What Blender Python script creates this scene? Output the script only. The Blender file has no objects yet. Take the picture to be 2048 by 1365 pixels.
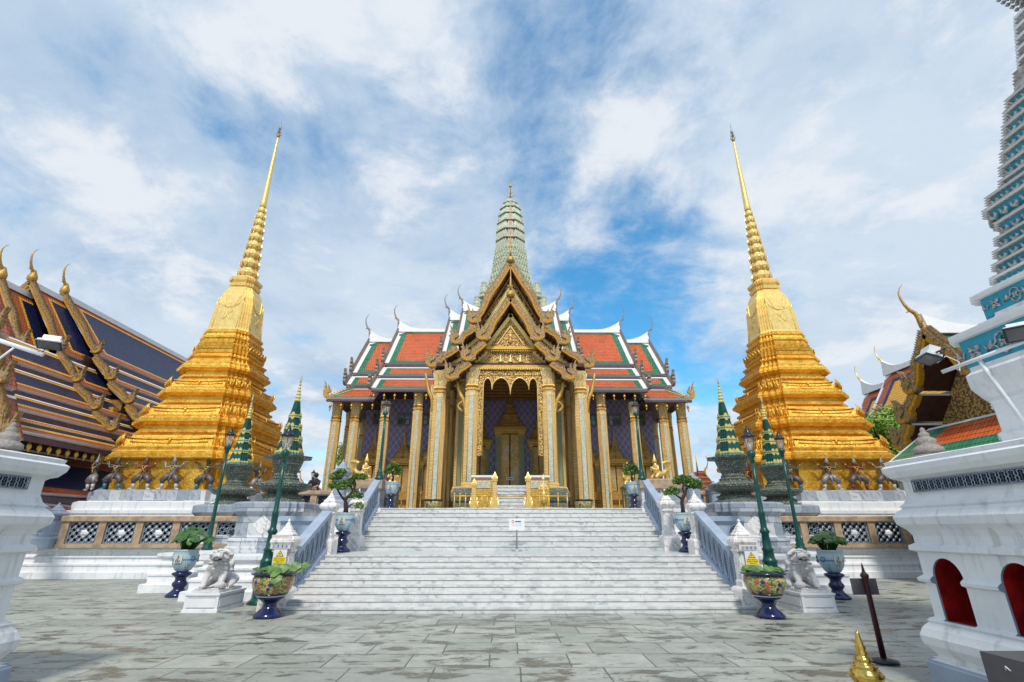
import bpy, math, random
from mathutils import Vector, Matrix
R = math.radians
random.seed(7)
sc = bpy.context.scene
col = sc.collection

# ---------------------------------------------------------------- camera
cd = bpy.data.cameras.new('camera'); cam = bpy.data.objects.new('camera', cd); col.objects.link(cam)
cam.location = (-0.2, 0, 1.6); cam.rotation_euler = (R(90 + 21.09), 0, R(-0.64))
cd.sensor_width = 36; cd.lens = 17.227; cd.clip_start = 0.05; cd.clip_end = 2000
sc.camera = cam
sc.render.resolution_x = 1024; sc.render.resolution_y = 682

# ---------------------------------------------------------------- light
SUN_EL, SUN_AZ = 52, 179          # azimuth measured clockwise from +Y (behind the camera)
W = bpy.data.worlds.new('World'); sc.world = W; W.use_nodes = True
sun = bpy.data.lights.new('sun', 'SUN'); sun.energy = 3.0; sun.angle = R(7); sun.color = (1, .95, .86)
so = bpy.data.objects.new('sun', sun); col.objects.link(so)
sd = Vector((math.sin(R(SUN_AZ)) * math.cos(R(SUN_EL)), math.cos(R(SUN_AZ)) * math.cos(R(SUN_EL)), math.sin(R(SUN_EL))))
so.rotation_euler = sd.to_track_quat('Z', 'Y').to_euler()
sc.view_settings.view_transform = 'Standard'; sc.view_settings.look = 'None'
sc.view_settings.exposure = 0.0; sc.view_settings.gamma = 1.0

class NT:
    def __init__(s, nt):
        s.nt = nt; nt.nodes.clear()
    def n(s, typ, ins=None, **props):
        nd = s.nt.nodes.new(typ)
        for k, v in props.items(): setattr(nd, k, v)
        for k, v in (ins or {}).items():
            sk = nd.inputs[k]
            if isinstance(v, bpy.types.NodeSocket): s.nt.links.new(v, sk)
            elif isinstance(v, bpy.types.Node): s.nt.links.new(v.outputs[0], sk)
            else:
                if sk.type == 'RGBA' and len(v) == 3: v = (*v, 1)
                sk.default_value = v
        return nd
    def m(s, op, a, b=0.0, c=0.0, clamp=False):
        nd = s.n('ShaderNodeMath', {0: a, 1: b, 2: c}, operation=op); nd.use_clamp = clamp
        return nd.outputs[0]
    def mix(s, f, a, b, blend='MIX'):
        nd = s.n('ShaderNodeMix', data_type='RGBA', blend_type=blend)
        for i, v in ((0, f), (6, a), (7, b)):
            sk = nd.inputs[i]
            if isinstance(v, bpy.types.NodeSocket): s.nt.links.new(v, sk)
            else: sk.default_value = (*v, 1) if i > 0 and len(v) == 3 else v
        return nd.outputs[2]
    def noise(s, vec, scale, detail=4, rough=.5, dist=0.0):
        return s.n('ShaderNodeTexNoise', {'Vector': vec, 'Scale': scale, 'Detail': detail, 'Roughness': rough, 'Distortion': dist}).outputs[0]
    def ramp(s, f, lo, hi, a=0.0, b=1.0):
        nd = s.n('ShaderNodeMapRange', {0: f, 1: lo, 2: hi, 3: a, 4: b}, interpolation_type='SMOOTHSTEP')
        return nd.outputs[0]
    def obj(s): return s.n('ShaderNodeTexCoord').outputs['Object']
    def sep(s, v):
        o = s.n('ShaderNodeSeparateXYZ', {0: v}).outputs; return o[0], o[1], o[2]
    def vec(s, x, y, z=0.0): return s.n('ShaderNodeCombineXYZ', {0: x, 1: y, 2: z}).outputs[0]

# sky with broken cloud
w = NT(W.node_tree)
sky = w.n('ShaderNodeTexSky', sky_type='NISHITA'); sky.sun_disc = False
sky.sun_elevation = R(SUN_EL); sky.sun_rotation = R(SUN_AZ); sky.air_density = 1.0; sky.dust_density = .6; sky.ozone_density = 1.2
g = w.n('ShaderNodeTexCoord').outputs['Generated']
x, y, z = w.sep(g)
zz = w.m('ADD', w.m('MAXIMUM', z, 0.0), .22)
u = w.m('DIVIDE', x, zz); v = w.m('DIVIDE', y, zz)
p = w.vec(u, w.m('MULTIPLY', v, 1.0), 3.4)
warp = w.n('ShaderNodeTexNoise', {'Vector': p, 'Scale': 1.3, 'Detail': 3.0})
p2 = w.n('ShaderNodeVectorMath', {0: p, 1: w.n('ShaderNodeVectorMath', {0: warp.outputs['Color'], 'Scale': .34}, operation='SCALE').outputs[0]}, operation='ADD').outputs[0]
n1 = w.noise(p2, 1.7, 13, .60)
n2 = w.noise(p2, 6.5, 9, .64)
den = w.m('ADD', w.m('MULTIPLY', n1, .74), w.m('MULTIPLY', n2, .26))
# clear patch high behind the right spire of the hall
def lobe(dx, dy, dz, k):
    L = Vector((dx, dy, dz)).normalized()
    d = w.n('ShaderNodeVectorMath', {0: g, 1: tuple(L)}, operation='DOT_PRODUCT').outputs['Value']
    return w.m('POWER', w.m('MAXIMUM', d, 0.0), k)
hole = lobe(.30, 1, .50, 34.0)
hole2 = lobe(.12, .8, .95, 26.0)
hole3 = lobe(-.02, .75, 1.15, 90.0)
fill = lobe(-.6, .8, .75, 4.0)
fill2 = lobe(.95, .9, .55, 8.0)
den = w.m('SUBTRACT', den, w.m('MULTIPLY', hole, .235))
den = w.m('SUBTRACT', den, w.m('MULTIPLY', hole2, .015))
den = w.m('SUBTRACT', den, w.m('MULTIPLY', hole3, .02))
den = w.m('ADD', den, w.m('MULTIPLY', fill, .12))
den = w.m('ADD', den, w.m('MULTIPLY', fill2, .14))
mask = w.ramp(den, .345, .58, .10, 1.0)
thick = w.ramp(w.noise(p2, 1.5, 8, .6), .42, .68)
cl = w.mix(thick, (6.9, 8.1, 9.4), (4.9, 6.4, 8.3))
puff = w.ramp(w.noise(p2, 3.4, 10, .62), .48, .66, 0, .9)
cl = w.mix(puff, cl, (9.0, 9.4, 10.0))
skyc = w.n('ShaderNodeHueSaturation', {'Hue': .487, 'Saturation': 1.5, 'Value': 2.35, 'Color': sky.outputs[0]}).outputs[0]
skym = w.mix(mask, skyc, cl)
bg = w.n('ShaderNodeBackground', {'Color': skym, 'Strength': .093})
w.n('ShaderNodeOutputWorld', {0: bg})

# ---------------------------------------------------------------- materials
def hx(h):
    h = h.lstrip('#'); c = [int(h[i:i + 2], 16) / 255 for i in (0, 2, 4)]
    return tuple((v / 12.92 if v <= .04045 else ((v + .055) / 1.055) ** 2.4) for v in c)
M = {}
def mat(name, fn=None, **k):
    m = bpy.data.materials.new(name); m.use_nodes = True
    t = NT(m.node_tree)
    d = dict(rough=.5, metal=0.0, color=(.8, .8, .8), bump=None, dist=.01, spec=.5, alpha=None, coat=0.0)
    d.update(k)
    if fn: d.update(fn(t) or {})
    ins = {'Base Color': d['color'], 'Roughness': d['rough'], 'Metallic': d['metal'], 'Specular IOR Level': d['spec'], 'Coat Weight': d['coat']}
    b = t.n('ShaderNodeBsdfPrincipled', ins)
    if d['alpha'] is not None: b.inputs['Alpha'].default_value = d['alpha']
    if d.get('trans'): b.inputs['Transmission Weight'].default_value = d['trans']
    if d['bump'] is not None:
        bp = t.n('ShaderNodeBump', {'Height': d['bump'], 'Distance': d['dist'], 'Strength': d.get('bs', 1.0)})
        t.nt.links.new(bp.outputs[0], b.inputs['Normal'])
    t.n('ShaderNodeOutputMaterial', {0: b})
    M[name] = m
    return m

def vary(c, a):                       # noisy tint of one colour
    def fn(t):
        o = t.obj(); n = t.noise(o, a.get('s', 3), 6, .6)
        c2 = tuple(v * a.get('lo', .75) for v in c)
        r = dict(color=t.mix(t.ramp(n, .35, .65), c2, c))
        if a.get('b'):
            r['bump'] = t.noise(o, a.get('bsx', 20), 5, .6); r['dist'] = a['b']
        return r
    return fn

def plaster(t):
    o = t.obj(); x, y, z = t.sep(o)
    n = t.noise(o, 1.7, 7, .62)
    st = t.noise(t.vec(t.m('MULTIPLY', x, 5), t.m('MULTIPLY', y, 5), t.m('MULTIPLY', z, .7)), 1.6, 6, .6)
    c = t.mix(t.ramp(n, .35, .75), (.80, .80, .80), (.70, .715, .73))
    c = t.mix(t.m('MULTIPLY', t.ramp(st, .50, .74), .6), c, (.42, .42, .40))
    return dict(color=c, bump=t.m('ADD', t.noise(o, 7, 6, .6), t.m('MULTIPLY', t.noise(o, 2.5, 3), 1.5)), dist=.012)
mat('white_plaster', plaster, rough=.55)
def plaster2(t):
    r = plaster(t); return r
mat('blue_grey_paint', vary((.30, .36, .45), dict(s=2, lo=.85, b=.004)), rough=.45)
mat('rail_grey', vary((.36, .43, .53), dict(s=3, lo=.85, b=.004)), rough=.5)
mat('grille_grey', vary((.22, .27, .33), dict(s=6, lo=.8)), rough=.5)
mat('dark_slot', color=(.02, .022, .025), rough=.8)
mat('tan_stone', vary((.47, .33, .21), dict(s=4, lo=.62, b=.006)), rough=.6)
mat('rough_stone', vary((.40, .36, .32), dict(s=30, lo=.7, b=.02, bsx=60)), rough=.9)

def veins(t, o, sc_, base, vein, amt=.8):
    wv = t.n('ShaderNodeTexWave', {'Vector': o, 'Scale': sc_, 'Distortion': 11.0, 'Detail': 5.0, 'Detail Scale': 1.6, 'Detail Roughness': .68}, wave_type='BANDS', bands_direction='DIAGONAL')
    n = t.noise(o, sc_ * 1.4, 7, .62)
    f = t.m('MULTIPLY', t.ramp(wv.outputs['Fac'] if 'Fac' in wv.outputs else wv.outputs[1], .55, .98), t.ramp(n, .42, .62))
    return t.mix(t.m('MULTIPLY', f, amt), base, vein)
def stair_marble(t):
    o = t.obj(); x, y, z = t.sep(o)
    q = t.vec(t.m('ADD', x, t.m('MULTIPLY', t.m('FLOOR', t.m('MULTIPLY', z, 7.37)), 1.37)), t.m('ADD', t.m('MULTIPLY', t.m('ADD', z, y), .001), 5.0), 0)
    bk = t.n('ShaderNodeTexBrick', {'Vector': q, 'Color1': (.62, .64, .62), 'Color2': (.38, .42, .43), 'Mortar': (.16, .15, .14), 'Scale': 1.0, 'Mortar Size': .003, 'Brick Width': 1.65, 'Row Height': 10.0, 'Bias': -.4})
    n = t.noise(t.vec(t.m('MULTIPLY', x, .55), t.m('MULTIPLY', y, 2.5), t.m('MULTIPLY', z, 3.2)), 1.5, 6, .6)
    c = t.mix(t.ramp(n, .55, .8, 0, .4), bk.outputs[0], (.66, .60, .50))
    c = veins(t, o, 1.3, c, (.30, .35, .38), .75)
    g2 = t.noise(o, 6, 6, .65)
    c = t.mix(t.ramp(g2, .56, .8, 0, .5), c, (.38, .42, .42))
    return dict(color=c, rough=t.ramp(n, .3, .7, .25, .45))
mat('stair_marble', stair_marble)
mat('nosing', vary((.70, .68, .66), dict(s=5, lo=.7)), rough=.35)
mat('joint_dark', vary((.12, .10, .09), dict(s=9, lo=.5)), rough=.8)
def block_marble(t):
    o = t.obj(); x, y, z = t.sep(o)
    q = t.vec(t.m('ADD', x, y), z, 0)
    bk = t.n('ShaderNodeTexBrick', {'Vector': q, 'Color1': (.27, .31, .36), 'Color2': (.66, .67, .67), 'Mortar': (.12, .12, .13), 'Scale': 1.0, 'Mortar Size': .006, 'Brick Width': .47, 'Row Height': .40, 'Bias': -.1}, offset=.35)
    c = veins(t, o, 1.9, bk.outputs[0], (.16, .19, .24), .8)
    c = t.mix(t.ramp(t.noise(o, 3.2, 7, .66), .55, .8, 0, .5), c, (.74, .73, .71))
    return dict(color=c, bump=bk.outputs[1], dist=-.004, rough=.35)
mat('block_marble', block_marble)
def newel_marble(t):
    o = t.obj(); x, y, z = t.sep(o)
    c = veins(t, o, 3.5, (.78, .75, .72), (.34, .33, .33), .75)
    st = t.noise(t.vec(t.m('MULTIPLY', x, 14), t.m('MULTIPLY', y, 14), t.m('MULTIPLY', z, 2.2)), 1, 5, .6)
    c = t.mix(t.ramp(st, .52, .72, 0, .7), c, (.36, .33, .29))
    return dict(color=c, rough=.4, bump=t.noise(o, 30, 4), dist=.003)
mat('newel_marble', newel_marble)

def paving(t):
    o = t.obj(); x, y, z = t.sep(o)
    wob = t.noise(o, .8, 3)
    q = t.vec(t.m('ADD', x, t.m('MULTIPLY', wob, .05)), t.m('ADD', y, t.m('MULTIPLY', t.noise(o, .6, 2), .06)), 0)
    bk = t.n('ShaderNodeTexBrick', {'Vector': q, 'Color1': (.46, .455, .40), 'Color2': (.24, .25, .215), 'Mortar': (.06, .06, .05), 'Scale': 1.0, 'Mortar Size': .010, 'Mortar Smooth': .3, 'Brick Width': 1.05, 'Row Height': .72, 'Bias': -.25}, offset=.37)
    rest = t.vec(t.m('MULTIPLY', x, 1.0), t.m('MULTIPLY', y, 1.5), 0)
    n = t.noise(rest, 2.6, 9, .68)
    n3 = t.noise(rest, 11, 6, .7)
    c = t.mix(t.ramp(n, .38, .66), t.mix(0.5, bk.outputs[0], (.22, .25, .22)), bk.outputs[0])
    c = t.mix(t.ramp(n3, .5, .78, 0, .5), c, (.60, .61, .56))
    br = t.noise(o, .35, 5, .6)
    c = t.mix(t.ramp(br, .50, .72, 0, .4), c, (.27, .25, .19))
    # damp hollows left after rain: small shallow patches where the stone dips
    d1 = t.noise(t.vec(t.m('MULTIPLY', x, .75), t.m('MULTIPLY', y, 1.7), 2.0), 2.0, 6, .62, .3)
    dl = t.noise(t.vec(x, y, 7.0), .45, 3, .5)
    wet = t.ramp(t.m('ADD', d1, t.m('MULTIPLY', dl, .18)), .645, .675)
    c = t.mix(t.m('MULTIPLY', wet, .82), c, (.042, .044, .036))
    rim = t.ramp(t.m('ADD', d1, t.m('MULTIPLY', dl, .18)), .60, .65, 0, .45)
    c = t.mix(rim, c, (.16, .155, .125))
    far = t.ramp(y, 14, 22, 0, .3)
    # fine cracks
    vo = t.n('ShaderNodeTexVoronoi', {'Vector': t.n('ShaderNodeVectorMath', {0: o, 1: (t.n('ShaderNodeTexNoise', {'Vector': o, 'Scale': 3.0, 'Detail': 4.0}).outputs['Color'])}, operation='ADD').outputs[0], 'Scale': .55}, feature='DISTANCE_TO_EDGE')
    ck = t.ramp(vo.outputs[0], .0, .008, .75, 0)
    c = t.mix(ck, c, (.09, .09, .07))
    h = t.m('ADD', t.m('MULTIPLY', bk.outputs[1], -.8), t.m('ADD', t.m('MULTIPLY', n, .9), t.m('MULTIPLY', n3, .4)))
    return dict(color=c, rough=t.m('SUBTRACT', .62, t.m('MULTIPLY', wet, .42)), bump=h, dist=.013)
mat('paving', paving)

def goldleaf(t):
    o = t.obj(); x, y, z = t.sep(o)
    n = t.noise(o, 2.2, 6, .6)
    c = t.mix(t.ramp(n, .35, .7), (.84, .44, .045), (1.0, .62, .105))
    gr = t.noise(t.vec(t.m('MULTIPLY', x, 3), t.m('MULTIPLY', y, 3), t.m('MULTIPLY', z, 12)), 1.4, 6, .65)
    c = t.mix(t.ramp(gr, .50, .70, 0, .6), c, (.50, .25, .035))
    bk = t.n('ShaderNodeTexBrick', {'Vector': t.vec(t.m('ADD', x, y), z, 0), 'Color1': (1.0, 1.0, 1.0), 'Color2': (.66, .60, .50), 'Mortar': (.45, .30, .15), 'Scale': 1.0, 'Mortar Size': .004, 'Brick Width': .21, 'Row Height': .16, 'Bias': -.35})
    c = t.mix(.6, c, bk.outputs[0], 'MULTIPLY')
    h = t.m('ADD', t.noise(o, 9, 6, .6), t.m('MULTIPLY', t.noise(o, 38, 4, .6), .35))
    rr = t.ramp(t.noise(o, 4.5, 5, .6), .35, .65, .26, .5)
    return dict(color=c, rough=rr, bump=h, dist=.03)
mat('gold_leaf', goldleaf, metal=.68)
mat('gold_smooth', vary((1.0, .70, .23), dict(s=6, lo=.82, b=.006, bsx=25)), metal=.5, rough=.34)
mat('polished_brass', vary((.80, .52, .12), dict(s=9, lo=.6, b=.002, bsx=25)), metal=1.0, rough=.16)
mat('gold_paint', vary((.85, .52, .07), dict(s=12, lo=.75)), metal=.35, rough=.4)
mat('amber_tile', vary((.62, .30, .02), dict(s=14, lo=.7)), rough=.25)
def carved(base, gap, s):
    def fn(t):
        o = t.obj()
        a = t.n('ShaderNodeTexVoronoi', {'Vector': o, 'Scale': s}, feature='SMOOTH_F1'); a.inputs['Smoothness'].default_value = .3
        b = t.noise(o, s * 1.3, 5, .6, 1.6)
        f = t.m('ADD', t.m('MULTIPLY', a.outputs[0], .9), t.m('MULTIPLY', b, .7))
        c = t.mix(t.ramp(f, .72, .92), base, gap)
        return dict(color=c, bump=t.m('MULTIPLY', f, -1.0), dist=.05, metal=t.ramp(f, .72, .92, .55, .1), rough=.42)
    return fn
mat('gold_carved', carved((.82, .54, .15), (.06, .045, .035), 7.0))
mat('gold_carved_fine', carved((.80, .52, .16), (.22, .12, .05), 12.0))
mat('gold_aged', vary((.62, .36, .085), dict(s=11, lo=.55, b=.02, bsx=22)), metal=.45, rough=.42)
mat('barge_stone', vary((.36, .29, .25), dict(s=9, lo=.6, b=.02, bsx=30)), metal=.15, rough=.5)
mat('barge_bronze', vary((.46, .29, .12), dict(s=13, lo=.42, b=.03, bsx=34)), metal=.35, rough=.42)
mat('soffit_red', vary((.085, .028, .018), dict(s=5, lo=.6)), rough=.6)
mat('soffit_gold', vary((.42, .22, .05), dict(s=8, lo=.6, b=.01)), rough=.5, metal=.25)
mat('eave_purple', vary((.115, .07, .10), dict(s=6, lo=.7)), rough=.45)
mat('white_trim', vary((.80, .80, .80), dict(s=3, lo=.93)), rough=.45)

def rooftile(c1, c2, axis, rowh=.17, tw=.14, lift=.045):
    def fn(t):
        o = t.obj(); x, y, z = t.sep(o)
        a = x if axis == 'x' else y
        q = t.vec(a, z, 0)
        bk = t.n('ShaderNodeTexBrick', {'Vector': q, 'Color1': c1, 'Color2': c2, 'Mortar': tuple(v * .35 for v in c1), 'Scale': 1.0, 'Mortar Size': .012, 'Mortar Smooth': .2, 'Brick Width': tw, 'Row Height': rowh, 'Bias': -.2})
        fr = t.m('FRACT', t.m('DIVIDE', z, rowh))
        n = t.noise(o, 1.2, 5, .6)
        c = t.mix(t.ramp(n, .45, .75, 0, .45), bk.outputs[0], tuple(v * .62 for v in c2))
        return dict(color=c, bump=t.m('ADD', t.m('MULTIPLY', fr, -1.0), t.m('MULTIPLY', bk.outputs[1], -.5)), dist=lift, rough=.42, spec=.3)
    return fn
for ax in 'xy':
    mat('tile_orange_' + ax, rooftile((.74, .15, .035), (.56, .095, .025), ax))
    mat('tile_green_' + ax, rooftile((.05, .25, .13), (.025, .16, .085), ax))
    mat('tile_navy_' + ax, rooftile((.006, .010, .055), (.012, .017, .075), ax))
    mat('tile_yellow_' + ax, rooftile((.80, .40, .02), (.70, .32, .015), ax))
    mat('tile_rust_' + ax, rooftile((.42, .10, .035), (.33, .075, .028), ax))

def lattice(t):                       # violet glass-mosaic diamonds
    o = t.obj(); x, y, z = t.sep(o); a = t.m('ADD', x, y)
    S = .56
    p_ = t.m('DIVIDE', t.m('ADD', t.m('MULTIPLY', a, 1.35), z), S); q_ = t.m('DIVIDE', t.m('SUBTRACT', t.m('MULTIPLY', a, 1.35), z), S)
    def tri(v): return t.m('ABSOLUTE', t.m('SUBTRACT', t.m('FRACT', v), .5))
    d = t.m('MAXIMUM', tri(p_), tri(q_))       # .5 at the lines, 0 at a centre
    n = t.noise(o, 5, 5, .6)
    c = t.mix(t.ramp(n, .35, .65), (.25, .23, .52), (.38, .35, .66))
    c = t.mix(t.ramp(d, .20, .25), (.12, .11, .30), c)      # inner diamond
    c = t.mix(t.ramp(d, .11, .14), (.36, .26, .20), c)       # flower at the centre
    c = t.mix(t.ramp(d, .275, .30), c, (.28, .25, .45))
    c = t.mix(t.ramp(d, .33, .36), c, (.11, .09, .28))
    c = t.mix(t.ramp(d, .43, .46), c, (.60, .57, .70))
    c = t.mix(t.m('MULTIPLY', t.ramp(t.noise(o, 1.1, 4), .45, .7), .35), c, (.20, .16, .30))
    return dict(color=c, rough=.42, bump=d, dist=.012)
mat('violet_mosaic', lattice)

def mosaic(c1, c2, s, c3=None):
    def fn(t):
        o = t.obj(); x, y, z = t.sep(o)
        q = t.vec(t.m('ADD', x, y), z, 0)
        ck = t.n('ShaderNodeTexBrick', {'Vector': q, 'Color1': c1, 'Color2': c2, 'Mortar': c3 or tuple(v * .4 for v in c2), 'Scale': 1.0, 'Mortar Size': s * .1, 'Brick Width': s, 'Row Height': s, 'Bias': 0.0}, offset=.5)
        return dict(color=ck.outputs[0], rough=.35, bump=ck.outputs[1], dist=-.006)
    return fn
mat('mosaic_pale', mosaic((.70, .71, .62), (.34, .50, .50), .085, (.55, .44, .20)))
mat('mosaic_gold', mosaic((1.0, .73, .33), (.86, .56, .19), .075, (.36, .18, .04)), metal=.2)
mat('mosaic_green', mosaic((.16, .27, .18), (.22, .33, .24), .11, (.34, .25, .08)))
mat('gold_band', vary((.80, .48, .10), dict(s=16, lo=.55, b=.012, bsx=30)), metal=.4, rough=.4)
mat('capital', vary((.90, .68, .32), dict(s=16, lo=.55, b=.02, bsx=30)), metal=.25, rough=.4)
mat('red_line', color=(.25, .03, .02), rough=.5)
def doorgold(t):
    o = t.obj()
    n = t.noise(o, 9, 6, .65, 1.0)
    c = t.mix(t.ramp(n, .40, .6), (.42, .24, .07), (.66, .42, .14))
    c = t.mix(t.ramp(t.noise(o, 1.1, 4), .45, .65, 0, .6), c, (.60, .50, .33))
    return dict(color=c, bump=n, dist=.02, metal=.35, rough=.4)
mat('door_gold', doorgold)
mat('door_gap', color=(.012, .006, .004), rough=.8)
mat('prang_cream', vary((.52, .55, .38), dict(s=5, lo=.62, b=.02, bsx=16)), rough=.5)
mat('prang_teal', vary((.09, .27, .20), dict(s=8, lo=.7, b=.01)), rough=.35)
mat('prang_pink', vary((.55, .30, .20), dict(s=8, lo=.8)), rough=.5)
mat('prang_brown', vary((.20, .10, .07), dict(s=8, lo=.8)), rough=.6)
mat('glaze_green', vary((.006, .075, .062), dict(s=9, lo=.6, b=.006, bsx=30)), rough=.22)
mat('glaze_yellow', vary((.72, .56, .12), dict(s=9, lo=.75)), rough=.35)
mat('glaze_aqua', vary((.14, .36, .34), dict(s=20, lo=.4)), rough=.35)
def studded(t):
    o = t.obj(); x, y, z = t.sep(o)
    a = t.n('ShaderNodeTexVoronoi', {'Vector': o, 'Scale': 24.0})
    f = t.m('ADD', a.outputs[0], t.m('MULTIPLY', t.noise(o, 12, 4), .25))
    c = t.mix(t.ramp(f, .34, .52), (.52, .51, .41), (.085, .11, .085))
    band = t.ramp(t.m('ABSOLUTE', t.m('SUBTRACT', t.m('FRACT', t.m('MULTIPLY', z, 6.0)), .5)), .40, .46, 0, .6)
    c = t.mix(band, c, (.05, .06, .045))
    return dict(color=c, bump=t.m('MULTIPLY', f, -1), dist=.025, rough=.45)
mat('studded_stone', studded)
mat('iron_green', vary((.004, .075, .058), dict(s=12, lo=.75, b=.003, bsx=50)), rough=.28)
mat('iron_black', vary((.012, .015, .02), dict(s=12, lo=.8)), rough=.35)
def glassfn(t): return dict(color=(.92, .88, .86), trans=.92, rough=.05, alpha=.42)
mat('lamp_glass', glassfn)
mat('lamp_white', color=(.75, .74, .70), rough=.4)
mat('glaze_blue', vary((.006, .014, .085), dict(s=4, lo=.6, b=.004, bsx=12)), rough=.16, coat=.4)
def pale_pot(t):
    o = t.obj(); x, y, z = t.sep(o)
    ang = t.m('ARCTAN2', y, x)
    u_ = t.m('MULTIPLY', ang, 14 / (2 * math.pi))
    n = t.noise(o, 60, 3, .6)
    base = t.mix(t.ramp(n, .4, .6), (.48, .57, .58), (.36, .48, .52))
    fr = t.m('ABSOLUTE', t.m('SUBTRACT', t.m('FRACT', t.m('MULTIPLY', u_, 3.0)), .5))
    zr = t.m('SUBTRACT', z, .76)
    # zigzag collar under the rim and beads near the foot
    zig = t.m('LESS_THAN', t.m('ABSOLUTE', t.m('SUBTRACT', zr, t.m('ADD', .10, t.m('MULTIPLY', fr, .07)))), .016)
    c = t.mix(zig, base, (.05, .16, .30))
    lf = t.m('MULTIPLY', t.ramp(t.noise(o, 26, 3, .5, 1.2), .50, .56), t.m('MULTIPLY', t.m('LESS_THAN', t.m('ABSOLUTE', t.m('SUBTRACT', zr, -.08)), .12), t.m('GREATER_THAN', t.m('SINE', t.m('MULTIPLY', u_, 3.1416)), -.1)))
    c = t.mix(t.m('MULTIPLY', lf, .8), c, (.05, .22, .36))
    beads = t.m('MULTIPLY', t.m('LESS_THAN', t.m('ABSOLUTE', t.m('SUBTRACT', zr, -.25)), .015), t.m('GREATER_THAN', fr, .22))
    c = t.mix(beads, c, (.06, .08, .12))
    return dict(color=c, rough=.3)
mat('pale_pot', pale_pot)
mat('pot_panel', vary((.62, .60, .52), dict(s=20, lo=.9)), rough=.35)
mat('ink', color=(.02, .025, .04), rough=.5)
def floral(t):
    o = t.obj()
    c = t.mix(t.ramp(t.noise(o, 14, 3), .4, .6), (.55, .44, .16), (.44, .32, .10))
    lv = t.ramp(t.noise(o, 13, 4, .6, 2.0), .49, .54)
    c = t.mix(lv, c, (.045, .13, .05))
    vo = t.n('ShaderNodeTexVoronoi', {'Vector': o, 'Scale': 6.5, 'Randomness': .75})
    fl = t.ramp(vo.outputs[0], .28, .36, 1, 0)
    pick = t.n('ShaderNodeSeparateColor', {0: vo.outputs['Color']}).outputs[0]
    fc = t.mix(t.m('GREATER_THAN', pick, .5), (.42, .09, .05), (.02, .025, .14))
    c = t.mix(fl, c, fc)
    c = t.mix(t.ramp(vo.outputs[0], .06, .09, 1, 0), c, (.65, .5, .15))
    return dict(color=c, rough=.22, coat=.4)
mat('floral_glaze', floral)
mat('soil', vary((.13, .05, .03), dict(s=30, lo=.5, b=.02, bsx=60)), rough=.95)
mat('bark', vary((.055, .035, .03), dict(s=20, lo=.5, b=.02, bsx=40)), rough=.9)
def leafy(c1, c2):
    def fn(t):
        o = t.obj()
        rn = t.n('ShaderNodeObjectInfo').outputs['Random']
        return dict(color=t.mix(t.ramp(t.noise(o, 5, 3), .35, .65), c1, c2), rough=.45)
    return fn
mat('leaf_dark', leafy((.020, .070, .014), (.05, .14, .025)))
mat('leaf_bonsai', leafy((.05, .12, .02), (.15, .27, .04)))
mat('leaf_tree', leafy((.12, .28, .03), (.30, .47, .06)))
mat('leaf_lily', leafy((.045, .12, .02), (.14, .25, .05)))
mat('lion_marble', vary((.70, .67, .65), dict(s=7, lo=.75, b=.006, bsx=25)), rough=.5)
mat('statue_dark', vary((.17, .14, .13), dict(s=20, lo=.4, b=.012, bsx=40)), rough=.4, metal=.3)
mat('statue_silver', vary((.40, .37, .35), dict(s=24, lo=.4, b=.012, bsx=40)), rough=.4, metal=.3)
mat('statue_red', vary((.28, .05, .035), dict(s=20, lo=.5)), rough=.4)
mat('statue_blue', vary((.06, .28, .36), dict(s=20, lo=.6)), rough=.4)
mat('statue_white', vary((.66, .62, .58), dict(s=20, lo=.7)), rough=.4)
mat('sign_white', vary((.80, .78, .76), dict(s=6, lo=.95)), rough=.35)
mat('sign_yellow', color=(.85, .62, .01), rough=.35)
mat('sign_black', color=(.015, .015, .015), rough=.4)
mat('sign_pink', color=(.50, .22, .20), rough=.4)
mat('sign_blue', color=(.02, .12, .45), rough=.4)
mat('sign_red', color=(.60, .04, .04), rough=.4)
mat('sign_panel', color=(.42, .50, .58), rough=.4)
mat('steel', vary((.42, .47, .47), dict(s=8, lo=.9)), metal=.4, rough=.35)
mat('dark_red_wood', vary((.055, .006, .008), dict(s=8, lo=.7)), rough=.35)
mat('niche_red', vary((.40, .010, .010), dict(s=4, lo=.45, b=.006)), rough=.45)
mat('grey_board', vary((.10, .092, .10), dict(s=5, lo=.9)), rough=.6)
mat('turquoise', vary((.015, .33, .47), dict(s=5, lo=.85)), rough=.35)
mat('porcelain', vary((.56, .53, .50), dict(s=22, lo=.55, b=.01)), rough=.4)
mat('window_pane', vary((.09, .20, .27), dict(s=5, lo=.5)), rough=.12, spec=.8)
mat('window_wood', vary((.30, .19, .09), dict(s=9, lo=.7)), rough=.5)
mat('skin', color=(.42, .25, .17), rough=.6); mat('hair_dark', color=(.02, .012, .01), rough=.6)
mat('shirt_dark', color=(.03, .02, .025), rough=.8)
mat('white_metal', vary((.72, .74, .76), dict(s=6, lo=.92)), rough=.35)
mat('lens_grey', color=(.10, .10, .10), rough=.15)

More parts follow.
